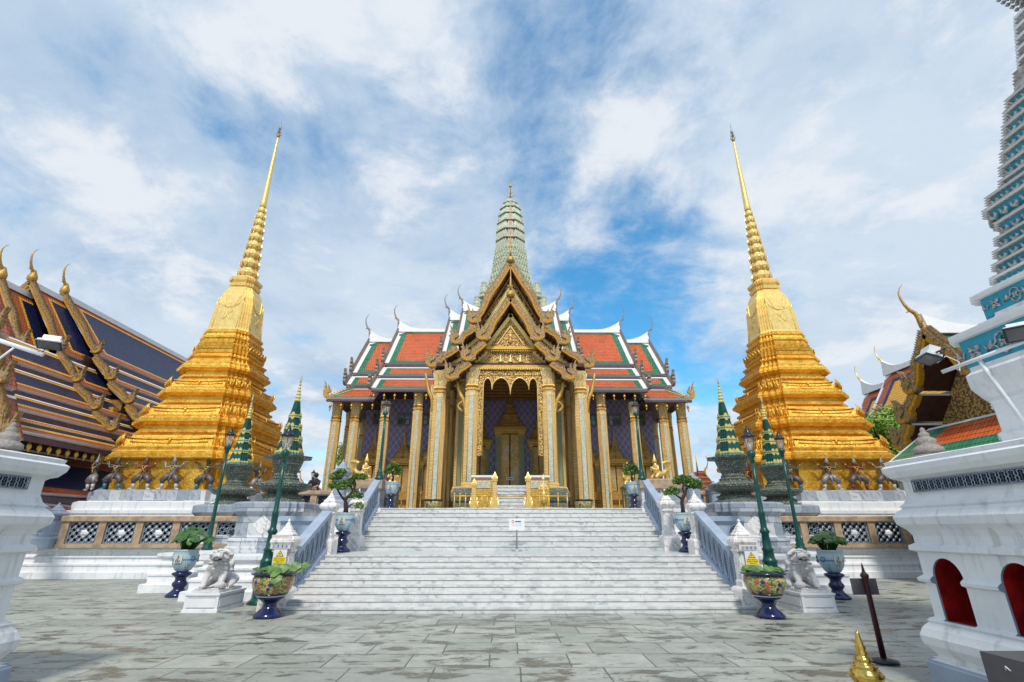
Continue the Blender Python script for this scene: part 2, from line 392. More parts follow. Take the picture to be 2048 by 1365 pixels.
# ---------------------------------------------------------------- mesh helpers
ORG = {}
class MB:
    def __init__(s, T=None): s.v = []; s.f = []; s.mi = []; s.sm = []; s.mats = []; s.T = T
    def idx(s, m):
        if m not in s.mats: s.mats.append(m)
        return s.mats.index(m)
    def add(s, vs, fs, m, smooth=False):
        b = len(s.v)
        T = s.T
        for q in vs:
            q = Vector(q)
            s.v.append(T @ q if T else q)
        if isinstance(m, str): i = s.idx(m); s.mi += [i] * len(fs)
        else: s.mi += [s.idx(k) for k in m]
        s.f += [tuple(b + k for k in f) for f in fs]; s.sm += [smooth] * len(fs)
        return s
    def box(s, x0, x1, y0, y1, z0, z1, m):
        v = [(a, b, c) for c in (z0, z1) for b in (y0, y1) for a in (x0, x1)]
        return s.add(v, [(0, 2, 3, 1), (4, 5, 7, 6), (0, 1, 5, 4), (2, 6, 7, 3), (0, 4, 6, 2), (1, 3, 7, 5)], m)
    def rings(s, rings, m, smooth=False, cap=(True, True)):
        n = len(rings[0]); v = [q for r in rings for q in r]; f = []
        ms = []
        for i in range(len(rings) - 1):
            mm = m if isinstance(m, str) else m[i]
            for j in range(n):
                k = (j + 1) % n
                f.append((i * n + j, i * n + k, (i + 1) * n + k, (i + 1) * n + j)); ms.append(mm)
        if cap[0]: f.append(tuple(reversed(range(n)))); ms.append(m if isinstance(m, str) else m[0])
        if cap[1]: f.append(tuple((len(rings) - 1) * n + j for j in range(n))); ms.append(m if isinstance(m, str) else m[-1])
        return s.add(v, f, ms, smooth)
    def lathe(s, c, prof, n, m, smooth=True, cap=(True, True), rot=0.0, sy=1.0):
        rg = [[(c[0] + r * math.cos(rot + 2 * math.pi * j / n), c[1] + sy * r * math.sin(rot + 2 * math.pi * j / n), c[2] + z) for j in range(n)] for r, z in prof]
        return s.rings(rg, m, smooth, cap)
    def loft(s, c, prof, m, red=None, sx=1.0, sy=1.0, cap=(True, True)):
        # square (or stepped-corner) section swept through (half width, height)
        rg = []
        for h, z in prof:
            rg.append([(c[0] + a, c[1] + b, c[2] + z) for a, b in section(h * sx if sx <= 5 else h, h * sy, h, red)])
        return s.rings(rg, m, False, cap)
    def loft2(s, x0, x1, y0, y1, prof, m, nr=0, st=.1, cap=(True, True)):
        # rectangle grown outward by d at each height, corners stepped nr times
        cx, cy = (x0 + x1) / 2, (y0 + y1) / 2
        rg = []
        for d, z in prof:
            hx_, hy_ = (x1 - x0) / 2 + d, (y1 - y0) / 2 + d
            rg.append([(cx + a, cy + b, z) for a, b in stepsec(hx_, hy_, nr, st)])
        return s.rings(rg, m, False, cap)
    def tube(s, pts, rad, m, n=8, smooth=True, flat=1.0, cap=True):
        pts = [Vector(p_) for p_ in pts]; rg = []
        if not hasattr(rad, '__len__'): rad = [rad] * len(pts)
        up = None
        for i, p_ in enumerate(pts):
            t = (pts[min(i + 1, len(pts) - 1)] - pts[max(i - 1, 0)]).normalized()
            if up is None:
                up = Vector((0, 0, 1)) if abs(t.z) < .9 else Vector((0, 1, 0))
            a = t.cross(up)
            if a.length < 1e-4: a = t.orthogonal()
            a.normalize(); b = a.cross(t).normalized(); up = b
            rg.append([tuple(p_ + a * (rad[i] * math.cos(2 * math.pi * j / n)) + b * (rad[i] * flat * math.sin(2 * math.pi * j / n))) for j in range(n)])
        return s.rings(rg, m, smooth, (cap, cap))
    def prism(s, outline, axis, w0, w1, m, side=None):
        # closed outline in the plane across the axis, extruded from w0 to w1
        def P(a, b, w_):
            return (w_, a, b) if axis == 'x' else (a, w_, b) if axis == 'y' else (a, b, w_)
        n = len(outline)
        v = [P(a, b, w0) for a, b in outline] + [P(a, b, w1) for a, b in outline]
        f = [tuple(range(n)), tuple(reversed(range(n, 2 * n)))] + [((j + 1) % n, j, n + j, n + (j + 1) % n) for j in range(n)]
        return s.add(v, f, [m, m] + [side or m] * n)
    def quad(s, a, b, c, d, m): return s.add([a, b, c, d], [(0, 1, 2, 3)], m)
    def build(s, name, parent=None, world=True):
        off = ORG.get(parent, Vector((0, 0, 0))) if parent else Vector((0, 0, 0))
        me = bpy.data.meshes.new(name)
        me.from_pydata([tuple(q - off) for q in s.v] if world else [tuple(q) for q in s.v], [], s.f)
        for k in s.mats: me.materials.append(M[k])
        me.polygons.foreach_set('material_index', s.mi); me.polygons.foreach_set('use_smooth', s.sm)
        me.update()
        o = bpy.data.objects.new(name, me); col.objects.link(o)
        if parent: o.parent = parent; ORG[o] = ORG.get(parent, Vector((0, 0, 0)))
        return o
def section(hx_, hy_, h, red):
    if not red: return [(hx_, -hy_), (hx_, hy_), (-hx_, hy_), (-hx_, -hy_)]
    n, k = red
    return stepsec(hx_, hy_, n, h * k / n)
def stepsec(hx_, hy_, n, st):
    if n == 0: return [(hx_, -hy_), (hx_, hy_), (-hx_, hy_), (-hx_, -hy_)]
    q = []
    for i in range(n + 1):
        q.append((hx_ - i * st, hy_ - (n - i) * st))
        if i < n: q.append((hx_ - (i + 1) * st, hy_ - (n - i) * st))
    r = list(q)
    r += [(-a, b) for a, b in reversed(q)]
    r += [(-a, -b) for a, b in q]
    r += [(a, -b) for a, b in reversed(q)]
    return r
def tag(o, label=None, cat=None, group=None, kind=None):
    if label: o['label'] = label
    if cat: o['category'] = cat
    if group: o['group'] = group
    if kind: o['kind'] = kind
    return o
def thing(name, loc, label, cat, group=None, rz=0.0):
    o = bpy.data.objects.new(name, None); col.objects.link(o); o.location = loc; o.rotation_euler.z = rz
    o.empty_display_size = .2
    ORG[o] = Vector(loc)
    return tag(o, label, cat, group)
def copy_tree(o, parent=None):
    c = o.copy(); col.objects.link(c)
    if parent: c.parent = parent
    for ch in list(o.children): copy_tree(ch, c)
    return c
def clone(o, loc, label, mirror=False, rz=None, s=None):
    c = copy_tree(o); c.location = loc
    if mirror: c.scale.x *= -1
    if rz is not None: c.rotation_euler.z = rz
    if s: c.scale = tuple(v * s for v in c.scale)
    c['label'] = label
    return c
def skin_body(name, pts, edges, parent, m, sub=1, root=0):
    # one continuous skinned surface; pts = [(x,y,z,radius)]
    me = bpy.data.meshes.new(name); me.from_pydata([p_[:3] for p_ in pts], edges, [])
    ob = bpy.data.objects.new(name, me); col.objects.link(ob)
    sk = ob.modifiers.new('skin', 'SKIN'); sk.use_smooth_shade = True
    ob.modifiers.new('sub', 'SUBSURF').levels = sub; ob.modifiers['sub'].render_levels = sub
    for i, p_ in enumerate(pts):
        r = p_[3] if hasattr(p_[3], '__len__') else (p_[3], p_[3])
        me.skin_vertices[0].data[i].radius = r
    me.skin_vertices[0].data[root].use_root = True
    dg = bpy.context.evaluated_depsgraph_get()
    nm = bpy.data.meshes.new_from_object(ob.evaluated_get(dg)); bpy.data.objects.remove(ob)
    nm.name = name; nm.materials.clear()
    for k in ([m] if isinstance(m, str) else m): nm.materials.append(M[k])
    for p_ in nm.polygons: p_.use_smooth = True
    o = bpy.data.objects.new(name, nm); col.objects.link(o)
    if parent: o.parent = parent; ORG[o] = ORG.get(parent, Vector((0, 0, 0)))
    return o
# ================================================================ SETTING
b = MB(); b.add([(-160, -60, 0), (160, -60, 0), (160, 220, 0), (-160, 220, 0)], [(0, 1, 2, 3)], 'paving')
tag(b.build('ground'), kind='structure')

BASEP = [(.34, 0), (.34, .20), (.31, .215), (.22, .225), (.22, .40), (.25, .42), (.25, .47), (.20, .50), (.11, .52), (.11, .66), (.16, .68), (.16, .72), (.06, .75), (.06, .86), (.13, .88), (.15, .905), (.15, .985), (.0, 1.0)]
def terr(x0, x1, y0, y1, nr=0):
    m = MB(); m.loft2(x0, x1, y0, y1, [(d, z) for d, z in BASEP], 'white_plaster', nr, .35)
    return m
tb = terr(-60, -9.9, 19.5, 34); tb.loft2(-9.9, -5.2, 15.35, 34, BASEP, 'white_plaster', 0); tb.loft2(-7.75, -5.2, 13.65, 15.9, [(d - .004, z - .004) for d, z in BASEP], 'white_plaster', 0)
tb.mats  # left wing of the lower terrace
lt = tb.build('terrace_wall'); tag(lt, 'long white moulded base wall of the lower terrace left of the staircase', 'terrace wall', 'white terrace walls')
tb = terr(9.9, 60, 19.5, 34); tb.loft2(5.2, 9.0, 15.0, 34, BASEP, 'white_plaster', 0); tb.loft2(5.2, 7.2, 13.65, 15.9, [(d - .004, z - .004) for d, z in BASEP], 'white_plaster', 0)
tag(tb.build('terrace_wall'), 'long white moulded base wall of the lower terrace right of the staircase', 'terrace wall', 'white terrace walls')
UP = [(.20, 1.0), (.20, 1.16), (.10, 1.20), (.10, 1.42), (.16, 1.46), (.16, 1.54), (.02, 1.60), (.02, 1.84), (.08, 1.88), (.08, 1.98), (.16, 2.02), (.16, 2.2), (.2, 2.22), (.2, 2.345), (0, 2.35)]
ut = MB(); ut.loft2(-60, -4.9, 21.1, 150, UP, 'white_plaster'); ut.loft2(4.9, 60, 21.1, 150, UP, 'white_plaster'); ut.loft2(-6.9, -4.95, 19.0, 21.6, [(d - .004, z - .004) for d, z in UP], 'white_plaster'); ut.loft2(4.95, 6.9, 19.0, 21.6, [(d - .004, z - .004) for d, z in UP], 'white_plaster')
tag(ut.build('upper_terrace'), kind='structure')
b = MB(); b.add([(-60, 21.2, 2.354), (60, 21.2, 2.354), (60, 150, 2.354), (-60, 150, 2.354)], [(0, 1, 2, 3)], 'paving'); b.add([(-4.95, 18.95, 2.352), (4.95, 18.95, 2.352), (4.95, 21.3, 2.352), (-4.95, 21.3, 2.352)], [(0, 1, 2, 3)], 'stair_marble')
tag(b.build('terrace_floor'), kind='structure')

# ================================================================ STAIRCASE
st = thing('staircase', (0, 11.4, 0), 'wide white veined marble staircase rising in two flights to the hall', 'staircase')
def flight(name, y0, z0, n, rise, tread, hw, first=None):
    m = MB()
    hw0 = hw
    for i in range(n):
        hw = hw0 + (.15 if i < 2 and z0 == 0 else 0)
        z1 = z0 + rise * (i + 1); y = y0 + tread * i; ye = y0 + tread * n + .02
        m.box(-hw, hw, y, ye, z0 + rise * i - (0 if i else .0), z1 - .05, 'stair_marble')
        m.box(-hw + .01, hw - .01, y + .014, ye - .003, z1 - .05, z1 - .04, 'joint_dark')
        m.box(-hw - .002, hw + .002, y - .016, ye - .001 * i, z1 - .04, z1, 'nosing')
    o = m.build(name, st); return o
flight('lower_flight', 11.4, 0.0, 9, .1111, .30, 4.86)
b = MB(); b.box(-5.9, 5.9, 14.10, 19.1, .70, 0.997, 'stair_marble'); b.build('landing', st)
flight('upper_flight', 16.5, 1.0, 9, .15, .30, 4.92)

def ovals(m, face, y0, z0, y1, z1, n, w_, hgt, side):
    # pointed pierced ovals along a sloping panel lying in the plane x = face
    for i in range(n):
        t = (i + .5) / n; cy, cz = y0 + (y1 - y0) * t, z0 + (z1 - z0) * t
        sl = (z1 - z0) / (y1 - y0)
        def P(a, bb, off): return (face + side * off, cy + a, cz + bb + a * sl)
        ring = []
        for k in range(16):
            an = 2 * math.pi * k / 16; ring.append((w_ * math.cos(an) * (1 - .25 * abs(math.sin(an)) ** 3), hgt * math.sin(an)))
        m.add([P(a, bb, .006) for a, bb in ring], [tuple(range(16))], 'dark_slot')
        pts = [P(a * 1.08, bb * 1.06, .012) for a, bb in ring]; pts.append(pts[0])
        m.tube(pts, .018, 'rail_grey', 5)
        for q in range(-4, 5):
            f = q / 5
            e = math.sqrt(max(0, 1 - f * f)) * w_ * .9
            m.tube([P(-e, f * hgt - .03, .012), P(e, f * hgt + .03, .012)], .011, 'grille_grey', 4)
            m.tube([P(-e, f * hgt + .035, .012), P(e, f * hgt - .035, .012)], .011, 'grille_grey', 4)
def rail(name, x, y0, z0, y1, z1, h, label, n, base=.16):
    # parapet rising from (y0, z0) to (y1, z1)
    t = thing(name, (x, y0, z0), label, 'balustrade', 'grey balustrades beside the marble stairs')
    def slab(lo, hi, hw, mt):
        m = MB(); m.prism([(y0, z0 + lo), (y1, z1 + lo), (y1, z1 + hi), (y0, z0 + hi)], 'x', x - hw, x + hw, mt); return m
    m = slab(-.25, base, .15, 'rail_grey'); m.prism([(y0, z0 + base), (y1, z1 + base), (y1, z1 + base + .05), (y0, z0 + base + .05)], 'x', x - .11, x + .11, 'rail_grey'); m.build('plinth', t)
    m = slab(base + .05, h - .16, .055, 'rail_grey')
    for s_ in (-1, 1): ovals(m, x + s_ * .055, y0, z0 + (base + h - .11) / 2, y1, z1 + (base + h - .11) / 2, n, (y1 - y0) / n * .34, (h - base - .21) * .44, s_)
    m.build('pierced_panel', t)
    m = slab(h - .12, h, .13, 'rail_grey'); m.prism([(y0, z0 + h - .16), (y1, z1 + h - .16), (y1, z1 + h - .12), (y0, z0 + h - .12)], 'x', x - .085, x + .085, 'rail_grey'); m.build('handrail', t)
    return t
for s_, sd_ in ((-1, 'left'), (1, 'right')):
    rail('stair_balustrade', s_ * 5.0, 12.05, .12, 14.0, 1.04, 1.06, 'pale grey pierced balustrade climbing the %s edge of the lower marble flight' % sd_, 7)
    rail('stair_balustrade', s_ * 5.0, 16.75, 1.15, 18.95, 2.38, 1.0, 'pale grey pierced balustrade climbing the %s edge of the upper marble flight' % sd_, 8)

def newel(x, y, z, h, label, k=1.0, marble='newel_marble', group='white marble newel posts'):
    t = thing('newel_post', (x, y, z), label, 'newel post', group)
    w_ = .165 * k
    m = MB(); m.loft((x, y, z), [(w_ * 1.5, 0), (w_ * 1.5, h * .20), (w_ * 1.38, h * .225), (w_ * 1.12, h * .245)], marble); m.build('base', t)
    m = MB(); m.loft((x, y, z), [(w_ * 1.05, h * .245), (w_ * 1.05, h * .30), (w_ * .92, h * .32), (w_ * .92, h * .60), (w_ * 1.05, h * .615)], marble, (1, .18)); m.build('shaft', t)
    m = MB(); m.loft((x, y, z), [(w_ * .95, h * .615), (w_ * 1.12, h * .63), (w_ * 1.12, h * .65), (w_ * .98, h * .66), (w_ * .98, h * .675), (w_ * 1.25, h * .70), (w_ * 1.42, h * .735), (w_ * 1.38, h * .765), (w_ * 1.12, h * .795), (w_ * .8, h * .81)], marble, (2, .22))
    m.loft((x, y, z), [(w_ * .95, h * .81), (w_ * .95, h * .822), (w_ * .70, h * .85), (w_ * .70, h * .858), (w_ * .5, h * .878), (w_ * .52, h * .885), (w_ * .35, h * .91), (w_ * .16, h * .95), (w_ * .10, h * .965), (w_ * .16, h * .975), (0.004, h)], marble, (1, .25)); m.build('finial', t)
    return t
for s_, sd_ in ((-1, 'left'), (1, 'right')):
    newel(s_ * 5.1, 11.85, 0, 1.84, 'white marble newel with signs on it at the %s foot of the stairs' % sd_, 1.15)
    newel(s_ * 5.0, 14.15, .997, 1.62, 'white marble newel at the %s front corner of the stair landing' % sd_, 1.0)
    newel(s_ * 4.95, 16.6, .997, 1.86, 'white marble newel at the %s foot of the upper stair flight' % sd_, 1.05)

# front parapets of the landing, between stair newel and spire pedestal
for s_, sd_ in ((-1, 'left'), (1, 'right')):
    t = thing('landing_balustrade', (s_ * 5.8, 14.5, 1.0), 'short grey pierced parapet between the %s landing newel and marble pedestal' % sd_, 'balustrade', 'short parapets beside the landing')
    xa, xb = sorted((s_ * 5.2, s_ * 6.4))
    m = MB(); m.box(xa, xb, 14.35, 14.65, .99, 1.2, 'rail_grey'); m.box(xa + .02, xb - .02, 14.38, 14.62, 1.2, 1.25, 'rail_grey'); m.build('plinth', t)
    m = MB(); m.box(xa, xb, 14.44, 14.56, 1.25, 1.78, 'rail_grey')
    for i in range(2):
        cx = xa + (i + .5) * (xb - xa) / 2
        ring = [(cx + .17 * math.cos(a) * (1 - .25 * abs(math.sin(a)) ** 3), 1.51 + .21 * math.sin(a)) for a in [2 * math.pi * k / 16 for k in range(16)]]
        m.add([(a, 14.434, c) for a, c in ring], [tuple(reversed(range(16)))], 'dark_slot')
        m.tube([(a, 14.43, c) for a, c in ring + ring[:1]], .018, 'rail_grey', 5)
        for q in range(-3, 4):
            e = math.sqrt(max(0, 1 - (q / 4) ** 2)) * .16
            m.tube([(cx - e, 14.428, 1.51 + q * .05 - .03), (cx + e, 14.428, 1.51 + q * .05 + .03)], .009, 'grille_grey', 4)
            m.tube([(cx - e, 14.428, 1.51 + q * .05 + .03), (cx + e, 14.428, 1.51 + q * .05 - .03)], .009, 'grille_grey', 4)
    m.build('pierced_panel', t)
    m = MB(); m.box(xa, xb, 14.40, 14.60, 1.78, 1.83, 'rail_grey'); m.box(xa, xb, 14.35, 14.65, 1.83, 1.96, 'rail_grey'); m.build('handrail', t)

# ================================================================ TERRACE BALUSTRADES (tan stone, grey pierced panels)
def star_panel(m, x0, x1, y, z0, z1, mt='grille_grey'):
    # pierced fretwork: frame, crossing bars and an eight-pointed opening at the centre
    cx, cz = (x0 + x1) / 2, (z0 + z1) / 2; w_, h_ = (x1 - x0) / 2, (z1 - z0) / 2; th = .05
    for a0, a1, c0, c1 in ((x0, x1, z0, z0 + .035), (x0, x1, z1 - .035, z1), (x0, x0 + .035, z0 + .035, z1 - .035), (x1 - .035, x1, z0 + .035, z1 - .035)):
        m.box(a0, a1, y - th / 2, y + th / 2, c0, c1, mt)
    nx, nz = 8, 6; dx, dz = (2 * w_ - .07) / nx, (2 * h_ - .07) / nz
    for i in range(nx):
        for j in range(nz):
            px, pz = x0 + .035 + (i + .5) * dx, z0 + .035 + (j + .5) * dz
            if abs(px - cx) < dx * .9 and abs(pz - cz) < dz * .9: continue
            s1 = 1 if (i + j) % 2 else -1
            bw = .038
            def bar(ax, az, bx_, bz):
                d = Vector((bx_ - ax, 0, bz - az)).normalized(); nrm = Vector((-d.z, 0, d.x)) * bw
                A, B = Vector((ax, y, az)), Vector((bx_, y, bz))
                pts = [A - nrm, B - nrm, B + nrm, A + nrm]
                m.prism([(q.x, q.z) for q in pts], 'y', y - th / 2 + .004, y + th / 2 - .004, mt)
            bar(px - dx / 2, pz - s1 * dz / 2, px + dx / 2, pz + s1 * dz / 2)
            if (i * 3 + j) % 2 == 0: bar(px - dx / 2, pz, px, pz + dz / 2)
            else: bar(px, pz - dz / 2, px + dx / 2, pz)
def terrace_rail(x0, x1, y, z, h, n, label, cop=.20, first='post'):
    t = thing('terrace_balustrade', ((x0 + x1) / 2, y, z), label, 'balustrade', 'tan stone balustrades with grey fretwork panels')
    m = MB(); m.box(x0, x1, y - .13, y + .13, z, z + .13, 'tan_stone'); m.build('bottom_rail', t)
    pw = .26; L = (x1 - x0 - pw) / n
    for i in range(n + 1):
        m = MB(); a = x0 + i * L; m.box(a, a + pw, y - .10, y + .10, z + .13, z + h - cop, 'tan_stone'); m.build('baluster', t)
    for i in range(n):
        m = MB(); a = x0 + pw + i * L; star_panel(m, a, a + L - pw, y, z + .13, z + h - cop); m.build('fret_panel', t)
    m = MB(); m.loft2(x0, x1, y - .15, y + .15, [(0, z + h - cop), (.02, z + h - cop + .03), (.02, z + h - .03), (0, z + h)], 'tan_stone'); m.build('coping', t)
    return t
terrace_rail(-16.35, -9.4, 19.3, 1.0, 1.08, 5, 'tan balustrade with four-petal grey fret panels before the left gold spire')
terrace_rail(9.4, 17.2, 19.3, 1.0, 1.08, 6, 'tan balustrade with four-petal grey fret panels before the right gold spire')
terrace_rail(-9.2, -7.0, 21.25, 2.354, .76, 2, 'short tan balustrade on the upper terrace left of the stairs, where a visitor leans', .16)
terrace_rail(7.0, 9.2, 21.25, 2.354, .76, 2, 'short tan balustrade on the upper terrace right of the stairs', .16)
for (x_, y_, z_, lb) in ((-16.75, 19.3, 1.0, 'nearer'), (-17.6, 19.75, 1.0, 'farther')):
    newel(x_, y_, z_, 1.55, '%s blue-grey corner post of the lower left balustrade' % lb, 1.35, 'blue_grey_paint', 'blue-grey newel posts')
for (x_, y_, h_, lb) in ((-11.35, 21.0, 2.0, 'blue-grey spired post behind the left marble pedestals'), (11.1, 21.0, 2.0, 'blue-grey spired post behind the right marble pedestals'), (7.0, 19.6, 1.55, 'blue-grey spired post right of the far right bonsai'), (-6.6, 19.75, 2.0, 'blue-grey spired post left of the golden bird-people'), (8.35, 20.9, 1.3, 'blue-grey spired post beside the right studded urn')):
    newel(x_, y_, 2.2 if abs(x_) < 10 else 1.0, h_, lb, 1.35, 'blue_grey_paint', 'blue-grey newel posts')
# ================================================================ ORNAMENT BUILDERS
def petals(m, c, h, z, w_, hg, mt, red=None, out=.03, lean=.0, inner=None, sx=1.0):
    # pointed leaves standing on every straight run of a stepped square section
    s_ = section(h, h, h, red); n = len(s_)
    for i in range(n):
        a, b_ = Vector(s_[i]), Vector(s_[(i + 1) % n]); L = (b_ - a).length
        if L < w_ * .55: continue
        k = max(1, int(L / w_ + .3)); t = (b_ - a).normalized(); nn = Vector((t.y, -t.x))
        for j in range(k):
            q = a + t * L * (j + .5) / k; ww = min(w_, L / k) * .5
            prof = [(-ww * .9, 0), (-ww, hg * .35), (-ww * .6, hg * .7), (0, hg), (ww * .6, hg * .7), (ww, hg * .35), (ww * .9, 0)]
            v = []
            for o_ in (0, out):
                for u_, zz_ in prof:
                    off = o_ + lean * zz_ / hg
                    v.append((c[0] + q.x + t.x * u_ + nn.x * off, c[1] + q.y + t.y * u_ + nn.y * off, c[2] + z + zz_))
            f = [tuple(range(7, 14))] + [(e, (e + 1) % 7, 7 + (e + 1) % 7, 7 + e) for e in range(7)]
            m.add(v, f, mt)
            if inner:
                v2 = [(c[0] + q.x + t.x * u_ * .5 + nn.x * (out + .006 + lean * zz_ / hg), c[1] + q.y + t.y * u_ * .5 + nn.y * (out + .006 + lean * zz_ / hg), c[2] + z + zz_ * .72 + hg * .04) for u_, zz_ in prof]
                m.add(v2, [tuple(range(7))], inner)
def ring_petals(m, c, r, z, n, w_, hg, mt, out=.02, lean=0.0, up=1):
    for i in range(n):
        a = 2 * math.pi * (i + .5) / n; t = Vector((-math.sin(a), math.cos(a))); nn = Vector((math.cos(a), math.sin(a)))
        prof = [(-w_ / 2, 0), (-w_ * .3, hg * .6), (0, hg), (w_ * .3, hg * .6), (w_ / 2, 0)]
        v = []
        for o_ in (-.01, out):
            for u_, zz_ in prof:
                off = r + o_ + lean * zz_ / hg
                v.append((c[0] + t.x * u_ + nn.x * off, c[1] + t.y * u_ + nn.y * off, c[2] + z + up * zz_))
        m.add(v, [tuple(range(5, 10))] + [(e, (e + 1) % 5, 5 + (e + 1) % 5, 5 + e) for e in range(5)], mt)

def chofa(m, base, out, H, mt='barge_stone'):
    base = Vector(base); out = Vector(out).normalized()
    P = [(0, -.04, .05), (0, .1, .062), (.01, .2, .055), (.05, .30, .045), (.13, .38, .040), (.19, .50, .030), (.235, .66, .024), (.24, .80, .018), (.19, .92, .012), (.12, 1.0, .004)]
    m.tube([base + out * (a * H) + Vector((0, 0, b_ * H)) for a, b_, r in P], [r * H for a, b_, r in P], mt, 7)
    m.tube([base + out * (.11 * H) + Vector((0, 0, .385 * H)), base + out * (.22 * H) + Vector((0, 0, .315 * H))], [.03 * H, .003 * H], mt, 5)
NAGA = [(-.42, .0), (-.2, -.12), (.1, -.15), (.32, -.05), (.43, .12), (.42, .30), (.50, .42), (.40, .44), (.37, .60), (.47, .72), (.37, .72), (.40, .92), (.48, 1.14), (.34, .96), (.25, .72), (.20, .50), (.14, .62), (.14, .86), (.04, .68), (.02, .48), (-.06, .58), (-.12, .44), (-.04, .32), (.08, .26), (.16, .16), (.08, .10), (-.05, .12), (-.2, .22), (-.38, .20)]
def barge(m, nagas, pts, w0, th, wid, mp, mt='barge_stone', gold='amber_tile', leaf=.2, ns=1.0, drop=False, wave=.10):
    # stepped bargeboard: wavy serpent body with a crest of leaves, one naga head at the foot of every tier.
    # mp(u, w, z) maps gable coordinates to the world
    for sgn in (1, -1):
        for (u0, z0), (u1, z1) in pts:
            d = Vector((u1 - u0, z1 - z0)); L = d.length; d.normalize(); nn = Vector((-d.y, d.x))
            if nn.y < 0: nn = -nn
            N = max(8, int(L / .14)); up_, lo_, mid = [], [], []
            for i in range(N + 1):
                t = i / N; e = wave * math.sin((t - .35) / .65 * 2 * math.pi) * (1 if t > .35 else 0) * min(1, (t - .35) * 4 if t > .35 else 0)
                q = Vector((u0, z0)) + d * L * t
                up_.append(q + nn * (wid * .45 + e)); mid.append(q + nn * (-wid * .12 + e)); lo_.append(q + nn * (-wid * .55 + e * .8))
            for aa, bb, k, ex in ((up_, mid, mt, .02), (mid, lo_, gold, 0)):
                v = []
                for ww in (w0 - ex, w0 + th):
                    for a_ in aa: v.append(mp(sgn * a_.x, ww, a_.y))
                    for a_ in bb: v.append(mp(sgn * a_.x, ww, a_.y))
                n = N + 1; f = []
                for i in range(N):
                    f += [(i, i + 1, n + i + 1, n + i), (2 * n + i, 3 * n + i, 3 * n + i + 1, 2 * n + i + 1), (i, 2 * n + i, 2 * n + i + 1, i + 1), (n + i, n + i + 1, 3 * n + i + 1, 3 * n + i)]
                f += [(0, n, 3 * n, 2 * n), (n - 1, 3 * n - 1, 4 * n - 1, 2 * n - 1)]
                m.add(v, f, k)
            # crest leaves leaning up the slope
            K = int(L / (leaf * .62))
            for i in range(K):
                t = (i + .5) / K; j = min(N - 1, int(t * N)); q = up_[j].lerp(up_[j + 1], t * N - j)
                a_, b_, c_ = q - d * leaf * .30, q + d * leaf * .30, q + nn * leaf * 1.0 - d * leaf * .38
                v = [mp(sgn * p_.x, ww, p_.y) for ww in (w0 + .01, w0 + th - .01) for p_ in (a_, b_, c_)]
                m.add(v, [(0, 1, 2), (3, 5, 4), (0, 2, 5, 3), (1, 4, 5, 2)], mt)
            # studs on the face
            K = int(L / .34)
            for i in range(K):
                t = (i + .5) / K; j = min(N - 1, int(t * N)); q = mid[j] + nn * wid * .25
                c0 = Vector(mp(sgn * q.x, w0 - .02, q.y)); r = .045
                v = [mp(sgn * (q.x + r * a1), w0 - .02, q.y + r * b1) for a1, b1 in ((-1, 0), (0, -1), (1, 0), (0, 1))] + [mp(sgn * q.x, w0 - .06, q.y)]
                m.add(v, [(0, 1, 4), (1, 2, 4), (2, 3, 4), (3, 0, 4)], gold)
            # naga head
            S = ns
            v = [mp(sgn * (u1 + a_ * S), ww, z1 + b_ * S - .05) for ww in (w0 - .05, w0 + th) for a_, b_ in NAGA]
            n = len(NAGA)
            na = MB(); nagas.append(na)
            if drop and sgn > 0: nagas.pop()
            na.add(v, [tuple(range(n)), tuple(reversed(range(n, 2 * n)))] + [(i, (i + 1) % n, n + (i + 1) % n, n + i) for i in range(n)], mt)
            v = [mp(sgn * (u1 + a_ * S * .62 + .04), w0 - .07, z1 + b_ * S * .55 - .07) for a_, b_ in NAGA[:6] + NAGA[23:]]
            na.add(v, [tuple(range(len(v)))], gold)
def strip(P0, P1, k): return P0.lerp(P1, k)
